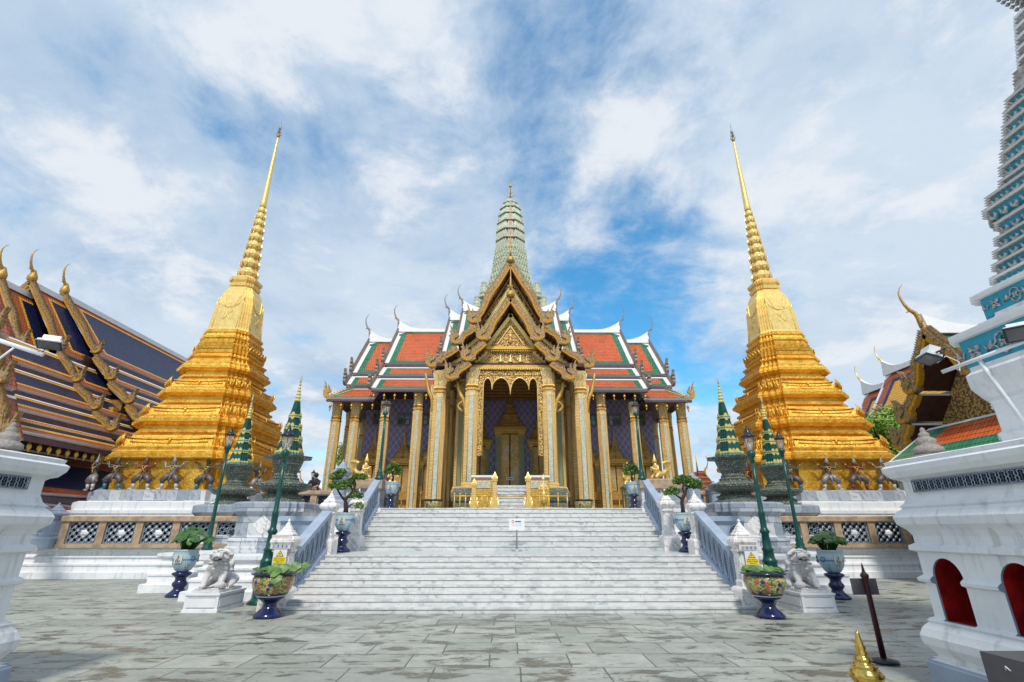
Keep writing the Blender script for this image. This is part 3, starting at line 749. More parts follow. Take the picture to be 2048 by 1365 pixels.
def slab(m, A, B, C, D, cols, ends=(0, 0), wh=.30, gr=.42, top=.34, bot=.40, th=.14, und='eave_purple', chop=0.0, wtop=0.0, band=None):
    # tiled roof plane: A, B along the top, D, C along the eave; ends = which ends carry the white gable edge
    A, B, C, D = (Vector(q) for q in (A, B, C, D)); Lu = ((B - A).length + (C - D).length) / 2; Lv = (D - A).length
    centre, border, white = cols[:3]
    us = [0.0]; um = []
    band = band or []
    bw = sum(b_[0] for b_ in band)
    if ends[0]:
        for ww, mm in ((wh, 'W'), (gr, 'G')): us.append(us[-1] + ww / Lu); um.append(mm)
    u_end = 1.0 - ((wh + gr) / Lu if ends[1] else 0)
    us.append(u_end); um.append('C')
    if ends[1]: us += [1 - wh / Lu, 1.0]; um += ['G', 'W']
    vs = [0.0]; vm = []
    if wtop: vs.append(wtop / Lv); vm.append('W')
    vs.append(vs[-1] + top / Lv); vm.append('G'); vs.append(1 - bot / Lv); vm.append('C'); vs.append(1.0); vm.append('G')
    def P(u_, v_): return A.lerp(B, u_).lerp(D.lerp(C, u_), v_)
    nrm = (B - A).cross(D - A).normalized()
    if nrm.z < 0: nrm = -nrm
    for i in range(len(us) - 1):
        for j in range(len(vs) - 1):
            k = 'W' if um[i] == 'W' or vm[j] == 'W' else 'G' if um[i] == 'G' or vm[j] == 'G' else 'C'
            k = {'W': white, 'G': border, 'C': centre}[k]
            m.quad(P(us[i], vs[j + 1]), P(us[i + 1], vs[j + 1]), P(us[i + 1], vs[j]), P(us[i], vs[j]), k)
            if len(cols) > 3 and k == centre:      # inner coloured band as well
                bwid = cols[4]
                a_, b_, c_, d_ = P(us[i], vs[j]), P(us[i + 1], vs[j]), P(us[i + 1], vs[j + 1]), P(us[i], vs[j + 1])
                W_, H_ = (b_ - a_).length, (d_ - a_).length
                fu, fv = bwid / W_, bwid / max(H_, .01)
                lf = fu if ends[0] else 0; rf = fu if ends[1] else 0
                if fv < .42:
                    def Q(x_, y_): return a_.lerp(b_, x_).lerp(d_.lerp(c_, x_), y_) + nrm * .006
                    for (x0, x1, y0, y1) in ((0, 1, 0, fv), (0, 1, 1 - fv, 1)) + (((0, lf, fv, 1 - fv),) if lf else ()) + (((1 - rf, 1, fv, 1 - fv),) if rf else ()):
                        m.quad(Q(x0, y1), Q(x1, y1), Q(x1, y0), Q(x0, y0), cols[3])
    dn = nrm * -th
    a, b_, c, d = A + dn, B + dn, C + dn, D + dn
    m.add([a, b_, c, d], [(0, 1, 2, 3)], und)
    m.quad(D, d, c, C, white if len(cols) < 6 else cols[5]); m.quad(A, a, d, D, white); m.quad(B, C, c, b_, white); m.quad(A, B, b_, a, white)
    if chop:
        uu, vv = (B - A).normalized(), (D - A).normalized()
        for s_, K, e in ((ends[0], A, uu), (ends[1], B, -uu)):
            if s_:
                o_ = nrm * .008
                m.add([K + o_, K + e * (wh + gr + chop) + o_, K + vv * (top + chop) + e * wh * .6 + o_], [(0, 1, 2)] if e == uu else [(0, 2, 1)], border)
                o_ = nrm * .014
                m.add([K + o_, K + e * (wh + chop * .9) + o_, K + vv * chop * 1.15 + o_], [(0, 1, 2)] if e == uu else [(0, 2, 1)], white)
def ridge(m, p_in, p_out, rise, length, h=.16, w_=.13, mt='white_trim'):
    # white ridge cap sweeping up to the finial
    A, B = Vector(p_in), Vector(p_out); L = (B - A).length; d = (B - A).normalized(); s_ = d.cross(Vector((0, 0, 1))).normalized() * w_
    N = 14; rg = []
    ts = [0] + [1 - (length / L) * (1 - i / N) for i in range(N + 1)]
    for t in ts:
        q = A.lerp(B, t); e = max(0, (t - (1 - length / L)) / (length / L)) ** 2.2 * rise
        rg.append([tuple(q - s_ * 1.25 + Vector((0, 0, -.10))), tuple(q + s_ * 1.25 + Vector((0, 0, -.10))), tuple(q + s_ * (1 - .5 * e / max(rise, .01)) + Vector((0, 0, h + e))), tuple(q - s_ * (1 - .5 * e / max(rise, .01)) + Vector((0, 0, h + e)))])
    m.rings(rg, mt)

# ================================================================ THE HALL
hall = thing('temple_hall', (0, 36, 2.35), 'cross-shaped temple hall with orange and green tiled roofs, violet mosaic walls and pale green tower', 'temple')
OG = ('tile_orange_x', 'tile_green_x', 'white_trim')
RY = 36.0
def wing(name, xo, xi, zr, tiers, rise=.75, hip=None, sgn=-1, chop=.45):
    r = None
    for k, ((ya, za), (yb, zb)) in enumerate(tiers):
        for fs in (1, -1):
            m = MB()
            Ya, Yb = RY - (RY - ya) * fs, RY - (RY - yb) * fs
            if hip and k == len(tiers) - 1:
                xa, xb = xo + hip[0], xo - hip[1]
                slab(m, (sgn * -1 * xa if False else xa, Ya, za), (xi, Ya, za), (xi, Yb, zb), (xb, Yb, zb), OG, (1, 0), chop=0, wh=.14, gr=.25, top=.10, bot=.2, wtop=.13)
            else:
                slab(m, (xo, Ya, za), (xi, Ya, za), (xi, Yb, zb), (xo, Yb, zb), OG, (1, 0), chop=chop if k == 0 else 0, top=.3 if k == 0 else .12, bot=.35 if k == 0 else .22, wtop=0 if k == 0 else .16, gr=.42 if k == 0 else .36)
            # dark fascia below each eave
            m.box(min(xo, xi) + (.02 if not (hip and k == len(tiers) - 1) else -hip[1] + .02), max(xo, xi), Yb - .02, Yb + .16, zb - .26, zb - .145, 'eave_purple')
            if k < len(tiers) - 1:
                yn, zn = tiers[k + 1][0]; Yn = RY - (RY - yn) * fs
                m.box(min(xo, xi) + .25, max(xo, xi), min(Yn, Yn + .12 * fs), max(Yn, Yn + .12 * fs), zn - .1, zb - .15, 'eave_purple')
            part = m.build(name if k == 0 and fs == 1 else 'rear_roof' if fs < 0 else 'lower_roof', hall)
            if k == 0 and fs == 1: r = part
        if hip and k == len(tiers) - 1:
            m = MB()
            xb = xo - hip[1]; (ya, za), (yb, zb) = tiers[-1]
            slab(m, (xo + hip[0], 2 * RY - ya, za), (xo + hip[0], ya, za), (xb, yb, zb), (xb, 2 * RY - yb, zb), ('tile_orange_y', 'tile_green_y', 'white_trim'), (0, 0), top=.1, bot=.2)
            m.build('hip_roof', hall)
    m = MB(); ridge(m, (xi, RY, zr), (xo - .05, RY, zr), rise, 2.0); m.build('ridge', r if r else hall)
    m = MB(); ng = []
    mp = lambda u_, w_, z_: (w_, RY + u_, z_)
    tt = [(RY - a[0], a[1]) for a, b_ in tiers]; 
    segs = [((RY - a[0], a[1] + .1), (RY - b_[0], b_[1] + .08)) for a, b_ in (tiers[:-1] if hip else tiers)]
    barge(m, ng, segs, xo - .10, .12, .26, mp, leaf=.14, ns=.85, wave=.03, drop=True)
    m.build('bargeboard', r)
    for q in ng: q.build('naga_finial', r)
    m = MB(); chofa(m, (xo - .04, RY, zr + rise * .55), (-1, 0, 0), 1.9); m.build('roof_horn', r)
    return r
SIX = {}
w1 = [((36, 15.35), (32.8, 11.85)), ((32.72, 11.55), (31.8, 10.72)), ((31.6, 10.35), (30.3, 9.43))]
w2 = [((36, 16.2), (32.6, 12.5)), ((32.42, 12.12), (31.3, 11.22)), ((31.1, 10.92), (29.95, 9.97))]
w3 = [((36, 17.2), (32.4, 13.3)), ((32.3, 12.98), (31.2, 12.05)), ((31.0, 11.8), (29.95, 10.9))]
w4 = [((36, 18.0), (32.2, 13.9)), ((32.1, 13.6), (31.1, 12.8))]
before = set(col.objects)
wing('wing_roof', -10.95, -8.55, 15.42, w1, hip=(.55, .65))
wing('wing_roof', -8.75, -4.6, 16.28, w2)
wing('wing_roof', -4.75, -3.5, 17.29, w3, chop=.25)
wing('wing_roof', -3.72, 0.0, 18.1, w4, chop=.25)
# hip finials on the outer corners
m = MB()
for (a, c) in (((-11.55, 30.35, 9.45), (-10.4, 31.6, 10.42)),):
    A, C_ = Vector(a), Vector(c); d = C_ - A
    m.tube([A, A.lerp(C_, .5) + Vector((0, 0, .02)), C_], [.09, .08, .07], 'gold_aged', 6)
    for i in range(9):
        q = A.lerp(C_, (i + .5) / 9); m.tube([q, q + Vector((0, 0, .22)) - d.normalized() * .08], [.05, .006], 'gold_aged', 4)
    v = [(A.x + .1 + -b_[0] * .8, A.y - b_[0] * .3 + e, A.z + b_[1] * .95) for e in (-.05, .05) for b_ in NAGA]; n = len(NAGA)
    m.add(v, [tuple(range(n)), tuple(reversed(range(n, 2 * n)))] + [(i, (i + 1) % n, n + (i + 1) % n, n + i) for i in range(n)], 'gold_aged')
m.build('corner_finial', hall)
# under-eave bells
def bell_mesh():
    m = MB(); m.tube([(0, 0, 0), (0, 0, -.1)], .008, 'gold_paint', 4); m.lathe((0, 0, 0), [(.012, -.09), (.05, -.13), (.065, -.21), (.045, -.22)], 6, 'gold_paint'); m.lathe((0, 0, 0), [(.004, -.22), (.034, -.31), (.004, -.37)], 5, 'gold_paint'); return m
bell = bell_mesh().build('eave_bell', None)
bell.parent = hall; ORG[bell] = ORG[hall]
bspots = [(-8.55 + i * .66, 30.02, 9.70) for i in range(6)] + [(-11.3 + i * .66, 30.4, 9.16) for i in range(5)] + [(-11.5, 30.9 + i * .7, 9.16) for i in range(4)]
def mirror_parts(objs):
    for o in objs:
        c = o.copy(); col.objects.link(c); c.scale.x *= -1
        m_[o] = c
    for o in objs:
        if o.parent in m_: m_[o].parent = m_[o.parent]; m_[o].scale.x *= -1 if m_[o].scale.x < 0 else 1
m_ = {}
wingobjs = [o for o in col.objects if o not in before and o is not bell]
mirror_parts(wingobjs)
for k, (a, b_, c) in enumerate([(s_ * a, b_, c) for s_ in (-1, 1) for a, b_, c in bspots]):
    o = bell if k == 0 else bell.copy()
    if k: col.objects.link(o)
    o.location = Vector((a, b_, c)) - ORG[hall]
    o.scale = (1.35, 1.35, 1.35)

# walls, plinth, ceiling
m = MB(); m.box(-9.9, 9.9, 33.5, 38.5, 3.55, 10.6, 'violet_mosaic'); m.box(-5.2, 5.2, 33.3, 38.7, 3.55, 10.59, 'violet_mosaic'); m.box(-2.2, 2.2, 34.6, 41, 10.6, 16.6, 'gold_carved_fine'); m.box(-8.5, 8.5, 33.9, 38.1, 10.6, 12.4, 'eave_purple')
m.build('wall', hall)
m = MB(); m.loft2(-9.9, 9.9, 33.48, 38.6, [(.55, 2.35), (.55, 2.75), (.42, 2.8), (.42, 2.95), (.25, 3.0), (.25, 3.2), (.33, 3.25), (.33, 3.38), (.1, 3.45), (.1, 3.54), (0, 3.55)], 'gold_aged')
m.loft2(-9.9, 9.9, 33.4, 38.7, [(.75, 2.35), (.75, 2.62), (.68, 2.64), (.5, 2.66)], 'studded_stone'); m.build('plinth', hall)
m = MB(); m.box(-8.5, 8.5, 30.6, 33.5, 10.15, 10.3, 'soffit_red'); m.box(-10.9, -8.5, 31.0, 39, 9.35, 9.5, 'soffit_red'); m.box(8.5, 10.9, 31.0, 39, 9.35, 9.5, 'soffit_red')
m.box(-4.1, 4.1, 25.8, 33.5, 10.05, 10.25, 'soffit_red')
for i in range(9): m.box(-3.9, 3.9, 26.4 + i * .8, 26.55 + i * .8, 9.92, 10.05, 'soffit_gold')
m.build('ceiling', hall)

def column(x_, y_, z0, z1, hw, strip_m='mosaic_pale', cap=1.15):
    m = MB(); c = (x_, y_, 0)
    m.loft(c, [(hw * 1.35, z0), (hw * 1.35, z0 + .12), (hw * 1.18, z0 + .16), (hw * 1.18, z0 + .26), (hw, z0 + .32), (hw * .93, z1 - cap - .12)], 'mosaic_gold', (2, .36))
    sw = hw * .34
    for (dx, dy) in ((0, -1), (0, 1), (1, 0), (-1, 0)):
        v = []
        for zz_, k in ((z0 + .36, 1.0), (z1 - cap - .16, .93)):
            o_ = hw * k + .012
            if dx == 0: v += [(x_ - sw, y_ + dy * o_, zz_), (x_ + sw, y_ + dy * o_, zz_)]
            else: v += [(x_ + dx * o_, y_ - sw, zz_), (x_ + dx * o_, y_ + sw, zz_)]
        a, b_, c2, d = v
        m.add([a, b_, d, c2], [(0, 1, 2, 3)], strip_m)
        # gilded beads framing the strip
        for e in (-1, 1):
            if dx == 0: m.tube([(x_ + e * sw * 1.12, y_ + dy * (hw + .012), z0 + .36), (x_ + e * sw * 1.12, y_ + dy * (hw * .93 + .012), z1 - cap - .16)], .02, 'gold_band', 4)
            else: m.tube([(x_ + dx * (hw + .012), y_ + e * sw * 1.12, z0 + .36), (x_ + dx * (hw * .93 + .012), y_ + e * sw * 1.12, z1 - cap - .16)], .02, 'gold_band', 4)
    o = m.build('column', hall)
    m = MB(); c = (x_, y_, 0); t = z1 - cap
    m.loft(c, [(hw * .93, t - .12), (hw * 1.06, t - .08), (hw * 1.06, t), (hw * .92, t + .02), (hw * .92, t + .08)], 'gold_band', (2, .36))
    m.loft(c, [(hw * .99, t + .08), (hw * .99, t + .11)], 'red_line', (2, .36)); m.loft(c, [(hw * .92, t + .11), (hw * 1.02, t + .17), (hw * .95, t + .22)], 'gold_band', (2, .36))
    m.loft(c, [(hw * .84, t + .22), (hw * .86, t + .6), (hw * .98, t + .95), (hw * 1.08, t + 1.1), (hw * 1.1, z1)], 'capital', (2, .36))
    petals(m, (x_, y_, 0), hw * .84, t + .24, .16, .5, 'capital', (2, .36), .03, .03, 'gold_band')
    petals(m, (x_, y_, 0), hw * .88, t + .62, .2, .48, 'capital', (2, .36), .04, hw * .28, 'gold_band')
    petals(m, (x_, y_, 0), hw * .93, t - .4, .2, -.0 + .28, 'capital', (2, .36), .02)
    m.build('capital', o)
    return o
for s_ in (-1, 1):
    for (x_, y_, z1, hw) in ((-11.1, 31.2, 9.3, .28), (-9.9, 31.2, 9.3, .28), (-11.15, 34.2, 9.3, .28), (-11.15, 37.6, 9.3, .28), (-7.95, 31.0, 9.3, .27), (-5.82, 30.7, 9.95, .29)):
        column(-s_ * x_, y_, 2.35, z1, hw)
    column(s_ * 3.86, 26.3, 2.35, 9.85, .34); column(s_ * 2.08, 25.9, 3.5, 9.9, .34)
    for y_ in (28.3, 30.6, 32.6): column(s_ * 3.88, y_, 2.35, 9.9, .30)
    for y_ in (28.4, 30.9): column(s_ * 2.85, y_, 3.5, 9.9, .30, 'mosaic_green')
    column(s_ * 4.55, 29.2, 2.35, 9.9, .24)

# doors and windows
def spire_head(m, x_, y_, z0, hw, H, mt='gold_aged'):
    P = [(1.0, 0), (1.05, .03), (.98, .05), (.76, .08), (.60, .14), (.49, .21), (.43, .27), (.49, .285), (.47, .30), (.30, .35), (.24, .42), (.19, .48), (.24, .49), (.22, .51), (.12, .56), (.10, .68), (.07, .78), (.035, .86), (.01, 1.0)]
    rg = []
    for k, zz_ in P:
        rg.append([(x_ + hw * k * a, y_ + .30 * min(1, k + .1) * b_, z0 + H * zz_) for a, b_ in stepsec(1, 1, 2, .12)])
    m.rings(rg, mt)
    for k, zz_ in ((.80, .10), (.56, .25), (.30, .40)):
        for e in (-1, 0, 1):
            m.tube([(x_ + e * hw * k * .8, y_ - .3, z0 + H * zz_), (x_ + e * hw * k * .8, y_ - .33, z0 + H * (zz_ + .06))], [.06 * hw + .02, .003], mt, 4)
def door(x_, y_, z0, z1, hw, H, surround=.26, name='door'):
    m = MB()
    m.box(x_ - hw - surround - .1, x_ + hw + surround + .1, y_ - .42, y_, z0 - .38, z0 - .02, 'gold_aged'); m.box(x_ - hw - surround - .2, x_ + hw + surround + .2, y_ - .5, y_, z0 - .56, z0 - .38, 'gold_aged')
    for e in (-1, 1):
        a, b_ = sorted((x_ + e * hw, x_ + e * (hw + surround)))
        m.box(a, b_, y_ - .28, y_, z0 - .02, z1 + .12, 'mosaic_green')
        m.box(a - .03, b_ + .03, y_ - .33, y_, z0 - .02, z0 + .28, 'gold_band'); m.box(a - .03, b_ + .03, y_ - .33, y_, z1 - .22, z1 - .14, 'gold_band'); m.box(a - .06, b_ + .06, y_ - .36, y_, z1 - .1, z1 + .12, 'gold_band')
        m.box(x_ + e * hw - .03, x_ + e * hw + .03, y_ - .31, y_, z0 - .015, z1 + .1, 'gold_aged')
    m.box(x_ - hw - .02, x_ + hw + .02, y_ - .30, y_, z1 - .02, z1 + .13, 'gold_aged')
    m.box(x_ - hw - surround - .12, x_ + hw + surround + .12, y_ - .40, y_, z1 + .13, z1 + .24, 'gold_band')
    o = m.build(name, hall)
    m = MB(); m.box(x_ - hw, x_ + hw, y_ - .05, y_, z0, z1 - .02, 'door_gap'); m.build('door_gap', o)
    g_ = .035 * (hw / .5)
    for e in (-1, 1):
        m = MB(); a, b_ = sorted((x_ + e * g_, x_ + e * (hw - .04))); m.box(a, b_, y_ - .11, y_ - .05, z0 + .02, z1 - .06, 'door_gold')
        m.box(a + .04, b_ - .04, y_ - .125, y_ - .11, z0 + .1, z1 - .14, 'door_gold')
        for zz_ in (z0 + .02, (z0 + z1) / 2 - .05, z1 - .14): m.box(a, b_, y_ - .13, y_ - .108, zz_, zz_ + .07, 'gold_band')
        m.build('door_leaf', o)
    m = MB(); spire_head(m, x_, y_ - .16, z1 + .24, hw + surround + .14, H); m.build('spire_pediment', o)
for s_ in (-1, 1):
    door(s_ * 7.08, 33.5, 3.95, 5.62, .50, 2.3, .2, 'window_door'); door(s_ * 9.05, 33.5, 3.95, 5.62, .50, 2.3, .2, 'window_door'); door(s_ * 5.25, 33.3, 3.95, 5.62, .42, 2.3, .2, 'window_door')
    door(s_ * 1.95, 33.28, 4.0, 6.85, .42, 2.9, .2)
door(0.03, 33.28, 4.0, 7.68, .63, 3.4, .34, 'door')
def window(x_, z_, hw):
    m = MB()
    for a0, a1, c0, c1 in ((x_ - hw, x_ + hw, z_ + hw - .07, z_ + hw), (x_ - hw, x_ + hw, z_ - hw, z_ - hw + .07), (x_ - hw, x_ - hw + .07, z_ - hw + .07, z_ + hw - .07), (x_ + hw - .07, x_ + hw, z_ - hw + .07, z_ + hw - .07), (x_ - .03, x_ + .03, z_ - hw + .07, z_ + hw - .07)):
        m.box(a0, a1, 33.40, 33.5, c0, c1, 'window_wood')
    m.box(x_ - hw + .07, x_ - .03, 33.405, 33.5, z_ - .03, z_ + .03, 'window_wood'); m.box(x_ + .03, x_ + hw - .07, 33.405, 33.5, z_ - .03, z_ + .03, 'window_wood')
    o = m.build('window', hall); m = MB(); m.box(x_ - hw + .07, x_ + hw - .07, 33.46, 33.49, z_ - hw + .07, z_ + hw - .07, 'window_pane'); m.build('window_pane', o)
for s_ in (-1, 1):
    for x_ in (7.28, 8.95, 5.55): window(s_ * x_, 8.72, .44)
m = MB()
for a in range(3): m.box(-.01, .01, 33.1, 33.11, 0, .01, 'sign_white')
m = MB(); m.box(-.22, .30, 33.02, 33.05, 4.62, 4.82, 'sign_white')
for i in range(7): m.box(-.16 + i * .06, -.12 + i * .06, 33.015, 33.02, 4.70, 4.745, 'sign_black')
m.build('door_notice', hall)

# ---- porch roofs and gables
mpf = lambda u_, w_, z_: (u_, w_, z_)
outer = [((0, 16.8), (2.1, 12.95)), ((2.0, 12.55), (3.05, 11.65)), ((3.0, 11.25), (4.35, 10.25))]
inner = [((0, 13.95), (1.48, 11.5)), ((1.42, 11.2), (2.28, 10.3)), ((2.2, 10.05), (3.15, 9.25))]
PO = ('tile_orange_y', 'tile_green_y', 'white_trim')
def porch(segs, y0, y1, nm, overhang):
    first = None
    for k, ((u0, z0), (u1, z1)) in enumerate(segs):
        for e in (-1, 1):
            m = MB()
            slab(m, (e * u0, y0 + .1, z0), (e * u0, y1, z0), (e * u1, y1, z1), (e * u1, y0 + .1, z1), PO, (1, 0), top=.2, bot=.25, und='soffit_gold')
            if k == 0 and e < 0: m.box(-.12, .12, y0 + .1, y1, z0 - .05, z0 + .16, 'white_trim')
            o = m.build(nm if k == 0 else 'lower_roof', hall)
            if k == 0 and e < 0: first = o
    m = MB(); ng = []; barge(m, ng, segs, y0 - .06, .16, .30, mpf, mt='barge_bronze', leaf=.17, ns=.98, wave=.10)
    m.build('bargeboard', first)
    for q in ng: q.build('naga_finial', first)
    m = MB()
    (u0, z0) = segs[0][0]
    P = [(.30, 0), (.34, .12), (.30, .28), (.16, .42), (.09, .62), (.07, 1.1), (.045, 1.5), (.012, 2.15)]
    m.lathe((0, y0, z0 + .05), [(a * .75, b_) for a, b_ in P], 8, 'gold_aged'); m.tube([(0, y0 - .1, z0 + .5), (0, y0 - .35, z0 + .62)], [.06, .01], 'gold_aged', 5)
    m.build('roof_horn', first)
    # rafters seen against the dark soffit
    for k, ((u0, z0), (u1, z1)) in enumerate(segs):
        d = Vector((u1 - u0, 0, z1 - z0)); 
        for e in (-1, 1):
            for i in range(5):
                m = MB()
                t = (i + .4) / 5; q = Vector((u0, 0, z0)).lerp(Vector((u1, 0, z1)), t)
                m.box(e * q.x - .04, e * q.x + .04, y0 + .12, y0 + overhang, q.z - .34, q.z - .16, 'soffit_red'); m.build('rafter', first)
    return first
porch(outer, 26.2, 33.5, 'porch_roof', .8); porch(inner, 25.2, 27.0, 'porch_roof', .7)
def ped(m, pts, y, mt, th=.2): m.prism(pts, 'y', y, y + th, mt)
def rake(m, a, b_, y, w_, mt, th=.1):
    for e in (-1, 1):
        A, B = Vector(a), Vector(b_); d = (B - A).normalized(); nn = Vector((d.y, -d.x)) * w_
        if nn.y > 0: nn = -nn
        pts = [A, B, B + nn, A + nn]
        m.prism([(e * q.x, q.y) for q in pts], 'y', y - th, y, mt)
m = MB()
ped(m, [(0, 16.2), (-2.35, 12.2), (-3.3, 11.25), (-4.15, 10.45), (-4.15, 9.95), (4.15, 9.95), (4.15, 10.45), (3.3, 11.25), (2.35, 12.2)], 27.0, 'gold_carved')
rake(m, (0, 15.75), (2.0, 12.2), 27.0, .22, 'gold_smooth'); rake(m, (2.0, 12.2), (3.25, 11.05), 27.0, .2, 'gold_smooth'); rake(m, (2.9, 10.95), (4.2, 10.2), 27.0, .2, 'gold_smooth')
rake(m, (0, 16.3), (2.15, 12.4), 26.9, .10, 'soffit_gold'); m.box(-4.2, 4.2, 26.86, 27.0, 9.85, 10.1, 'gold_carved_fine')
m.build('pediment', hall)
m = MB()
ped(m, [(0, 13.35), (-1.5, 11.2), (1.5, 11.2)], 25.95, 'gold_carved_fine'); rake(m, (0, 13.3), (1.42, 11.25), 25.95, .20, 'gold_smooth', .12)
rake(m, (0, 12.55), (.78, 11.38), 25.94, .05, 'gold_smooth', .05)
m.box(-1.5, 1.5, 25.80, 26.15, 11.14, 11.24, 'gold_band'); m.box(-1.55, 1.55, 25.74, 26.15, 11.04, 11.13, 'gold_paint'); m.box(-1.52, 1.52, 25.77, 26.15, 10.98, 11.04, 'red_line')
ped(m, [(-1.4, 10.98), (-2.3, 10.12), (2.3, 10.12), (1.4, 10.98)], 25.95, 'gold_carved_fine'); rake(m, (1.36, 11.0), (2.28, 10.14), 25.94, .17, 'gold_smooth', .09)
m.box(-2.35, 2.35, 25.78, 26.15, 10.02, 10.12, 'gold_band'); m.box(-2.38, 2.38, 25.74, 26.15, 9.92, 10.01, 'gold_paint')
for i in range(46): m.tube([(-2.25 + i * .1, 25.76, 9.91), (-2.25 + i * .1, 25.74, 9.80)], [.045, .008], 'gold_smooth', 5)
for i in range(30): m.tube([(-1.45 + i * .1, 25.79, 10.97), (-1.45 + i * .1, 25.78, 10.90)], [.04, .008], 'gold_smooth', 5)
m.box(-2.3, 2.3, 25.85, 26.05, 9.55, 9.80, 'gold_carved_fine')
for e in (-1, 0, 1):      # seated figures in relief
    m.lathe((e * .55, 25.93, 10.3), [(.13, 0), (.15, .06), (.09, .16), (.07, .25), (.05, .3), (.06, .36), (.03, .45), (.003, .56)], 8, 'gold_smooth')
m.lathe((0, 25.93, 11.5), [(.04, 0), (.14, .06), (.10, .2), (.13, .3), (.06, .42), (.075, .5), (.02, .68)], 8, 'gold_smooth'); m.box(-.09, .09, 25.80, 25.86, 11.78, 12.02, 'sign_red'); m.box(-.05, .05, 25.78, 25.80, 11.82, 11.98, 'gold_smooth')
m.build('pediment', hall)
# pointed valance between the inner columns
def arc(x0, z0, x1, z1, zt, n=8):
    out = []
    for i in range(n + 1):
        t = i / n; a = math.pi * (1 - t)
        xx = (x0 + x1) / 2 + (x1 - x0) / 2 * math.cos(a) * (abs(math.cos(a)) ** .25 if True else 1)
        base_ = z0 + (z1 - z0) * t; out.append((xx, base_ + (zt - base_) * math.sin(a) ** .75))
    return out
low = arc(-1.48, 8.9, -1.0, 8.74, 9.40) + arc(-1.0, 8.74, 0.0, 8.42, 9.42, 12)[1:] + arc(0.0, 8.42, 1.0, 8.74, 9.42, 12)[1:] + arc(1.0, 8.74, 1.48, 8.9, 9.40)[1:]
m = MB(); m.prism([(1.74, 9.72), (-1.74, 9.72), (-1.74, 5.2), (-1.48, 5.2)] + low + [(1.48, 5.2), (1.74, 5.2)], 'y', 25.88, 26.0, 'gold_carved_fine')
m.tube([(a, 25.87, c) for a, c in [(-1.48, 5.2)] + low + [(1.48, 5.2)]], .035, 'gold_smooth', 5)
m.build('valance', hall)
for s_ in (-1, 1):        # curved brackets and outer valances
    m = MB()
    m.tube([(s_ * (2.42 + .62 * t ** 1.5), 25.9, 7.3 + 2.2 * t + .18 * math.sin(t * 7)) for t in [i / 12 for i in range(13)]], [.05 + .07 * math.sin(math.pi * i / 12) for i in range(13)], 'gold_band', 6)
    m.tube([(s_ * (2.52 + .3 * math.sin(t * 5)), 25.9, 7.5 + 1.0 * t) for t in [i / 8 for i in range(9)]], [.08, .09, .08, .07, .07, .06, .05, .04, .01], 'gold_aged', 6)
    m.tube([(s_ * (4.25 + .5 * t ** 1.5), 26.3, 7.6 + 2.1 * t + .18 * math.sin(t * 7)) for t in [i / 12 for i in range(13)]], [.05 + .06 * math.sin(math.pi * i / 12) for i in range(13)], 'gold_band', 6)
    m.build('eave_bracket', hall)
    m = MB(); m.box(*sorted((s_ * 2.4, s_ * 3.55)), 26.2, 26.4, 9.35, 9.9, 'gold_carved_fine'); m.box(*sorted((s_ * 2.42, s_ * 3.52)), 26.14, 26.2, 9.3, 9.4, 'gold_band')
    v = [(s_ * 2.4, 9.3), (s_ * 3.5, 9.3), (s_ * 2.5, 8.95)]; m.build('side_lintel', hall)
# porch podium
m = MB()
for s_ in (-1, 1):
    a, b_ = sorted((s_ * .85, s_ * 2.75))
    m.loft2(a, b_, 24.9, 33, [(.12, 2.35), (.12, 2.55), (.02, 2.62), (.02, 2.85), (.10, 2.92), (.14, 3.1), (.14, 3.3), (.04, 3.36), (0, 3.5)], 'studded_stone')
m.box(-.85, .85, 26.6, 33.2, 2.35, 3.78, 'stair_marble')
for i in range(7): m.box(-.85, .85, 24.6 + i * .3, 26.62, 2.35 + i * .19, 2.35 + (i + 1) * .19 - .03, 'stair_marble'); m.box(-.86, .86, 24.57 + i * .3, 26.6, 2.35 + (i + 1) * .19 - .03, 2.35 + (i + 1) * .19, 'nosing')
m.box(-2.7, 2.7, 27, 33.2, 3.5, 3.76, 'stair_marble')
m.build('podium', hall)

# ---- tower (prang)
pr_ = MB(); pc = (0.1, 42, 0)
RED = (4, .52)
low_t = [(3.6, 17), (3.6, 19.2), (3.75, 19.3), (3.75, 19.6), (3.2, 19.7), (3.1, 20.5), (3.3, 20.6), (3.3, 20.85), (2.75, 20.95), (2.65, 21.7), (2.8, 21.8), (2.8, 22.0), (2.42, 22.1)]
pr_.loft(pc, low_t, 'prang_cream', RED)
stacks = [(22.1, 22.9, 2.28, 2.12), (22.9, 23.6, 2.12, 2.0), (23.6, 24.25, 1.96, 1.83), (24.25, 24.95, 1.80, 1.70), (24.95, 25.65, 1.72, 1.63), (25.65, 26.35, 1.67, 1.57), (26.35, 27.05, 1.58, 1.48)]
for z0, z1, a, b_ in stacks:
    pr_.loft(pc, [(a, z0), (a, z0 + .12), (a - .10, z0 + .16), (b_ - .08, z1 - .2), (b_ + .02, z1 - .14), (b_ + .04, z1)], 'prang_cream', RED)
    petals(pr_, pc, a - .08, z0 + .16, .26, .42, 'prang_cream', RED, .07, .0, 'prang_teal')
ups = [(27.05, 28.1, 1.42, 1.40), (28.1, 29.15, 1.38, 1.35), (29.15, 30.15, 1.34, 1.28), (30.15, 31.1, 1.27, 1.18), (31.1, 31.95, 1.16, 1.04), (31.95, 32.6, 1.02, .86)]
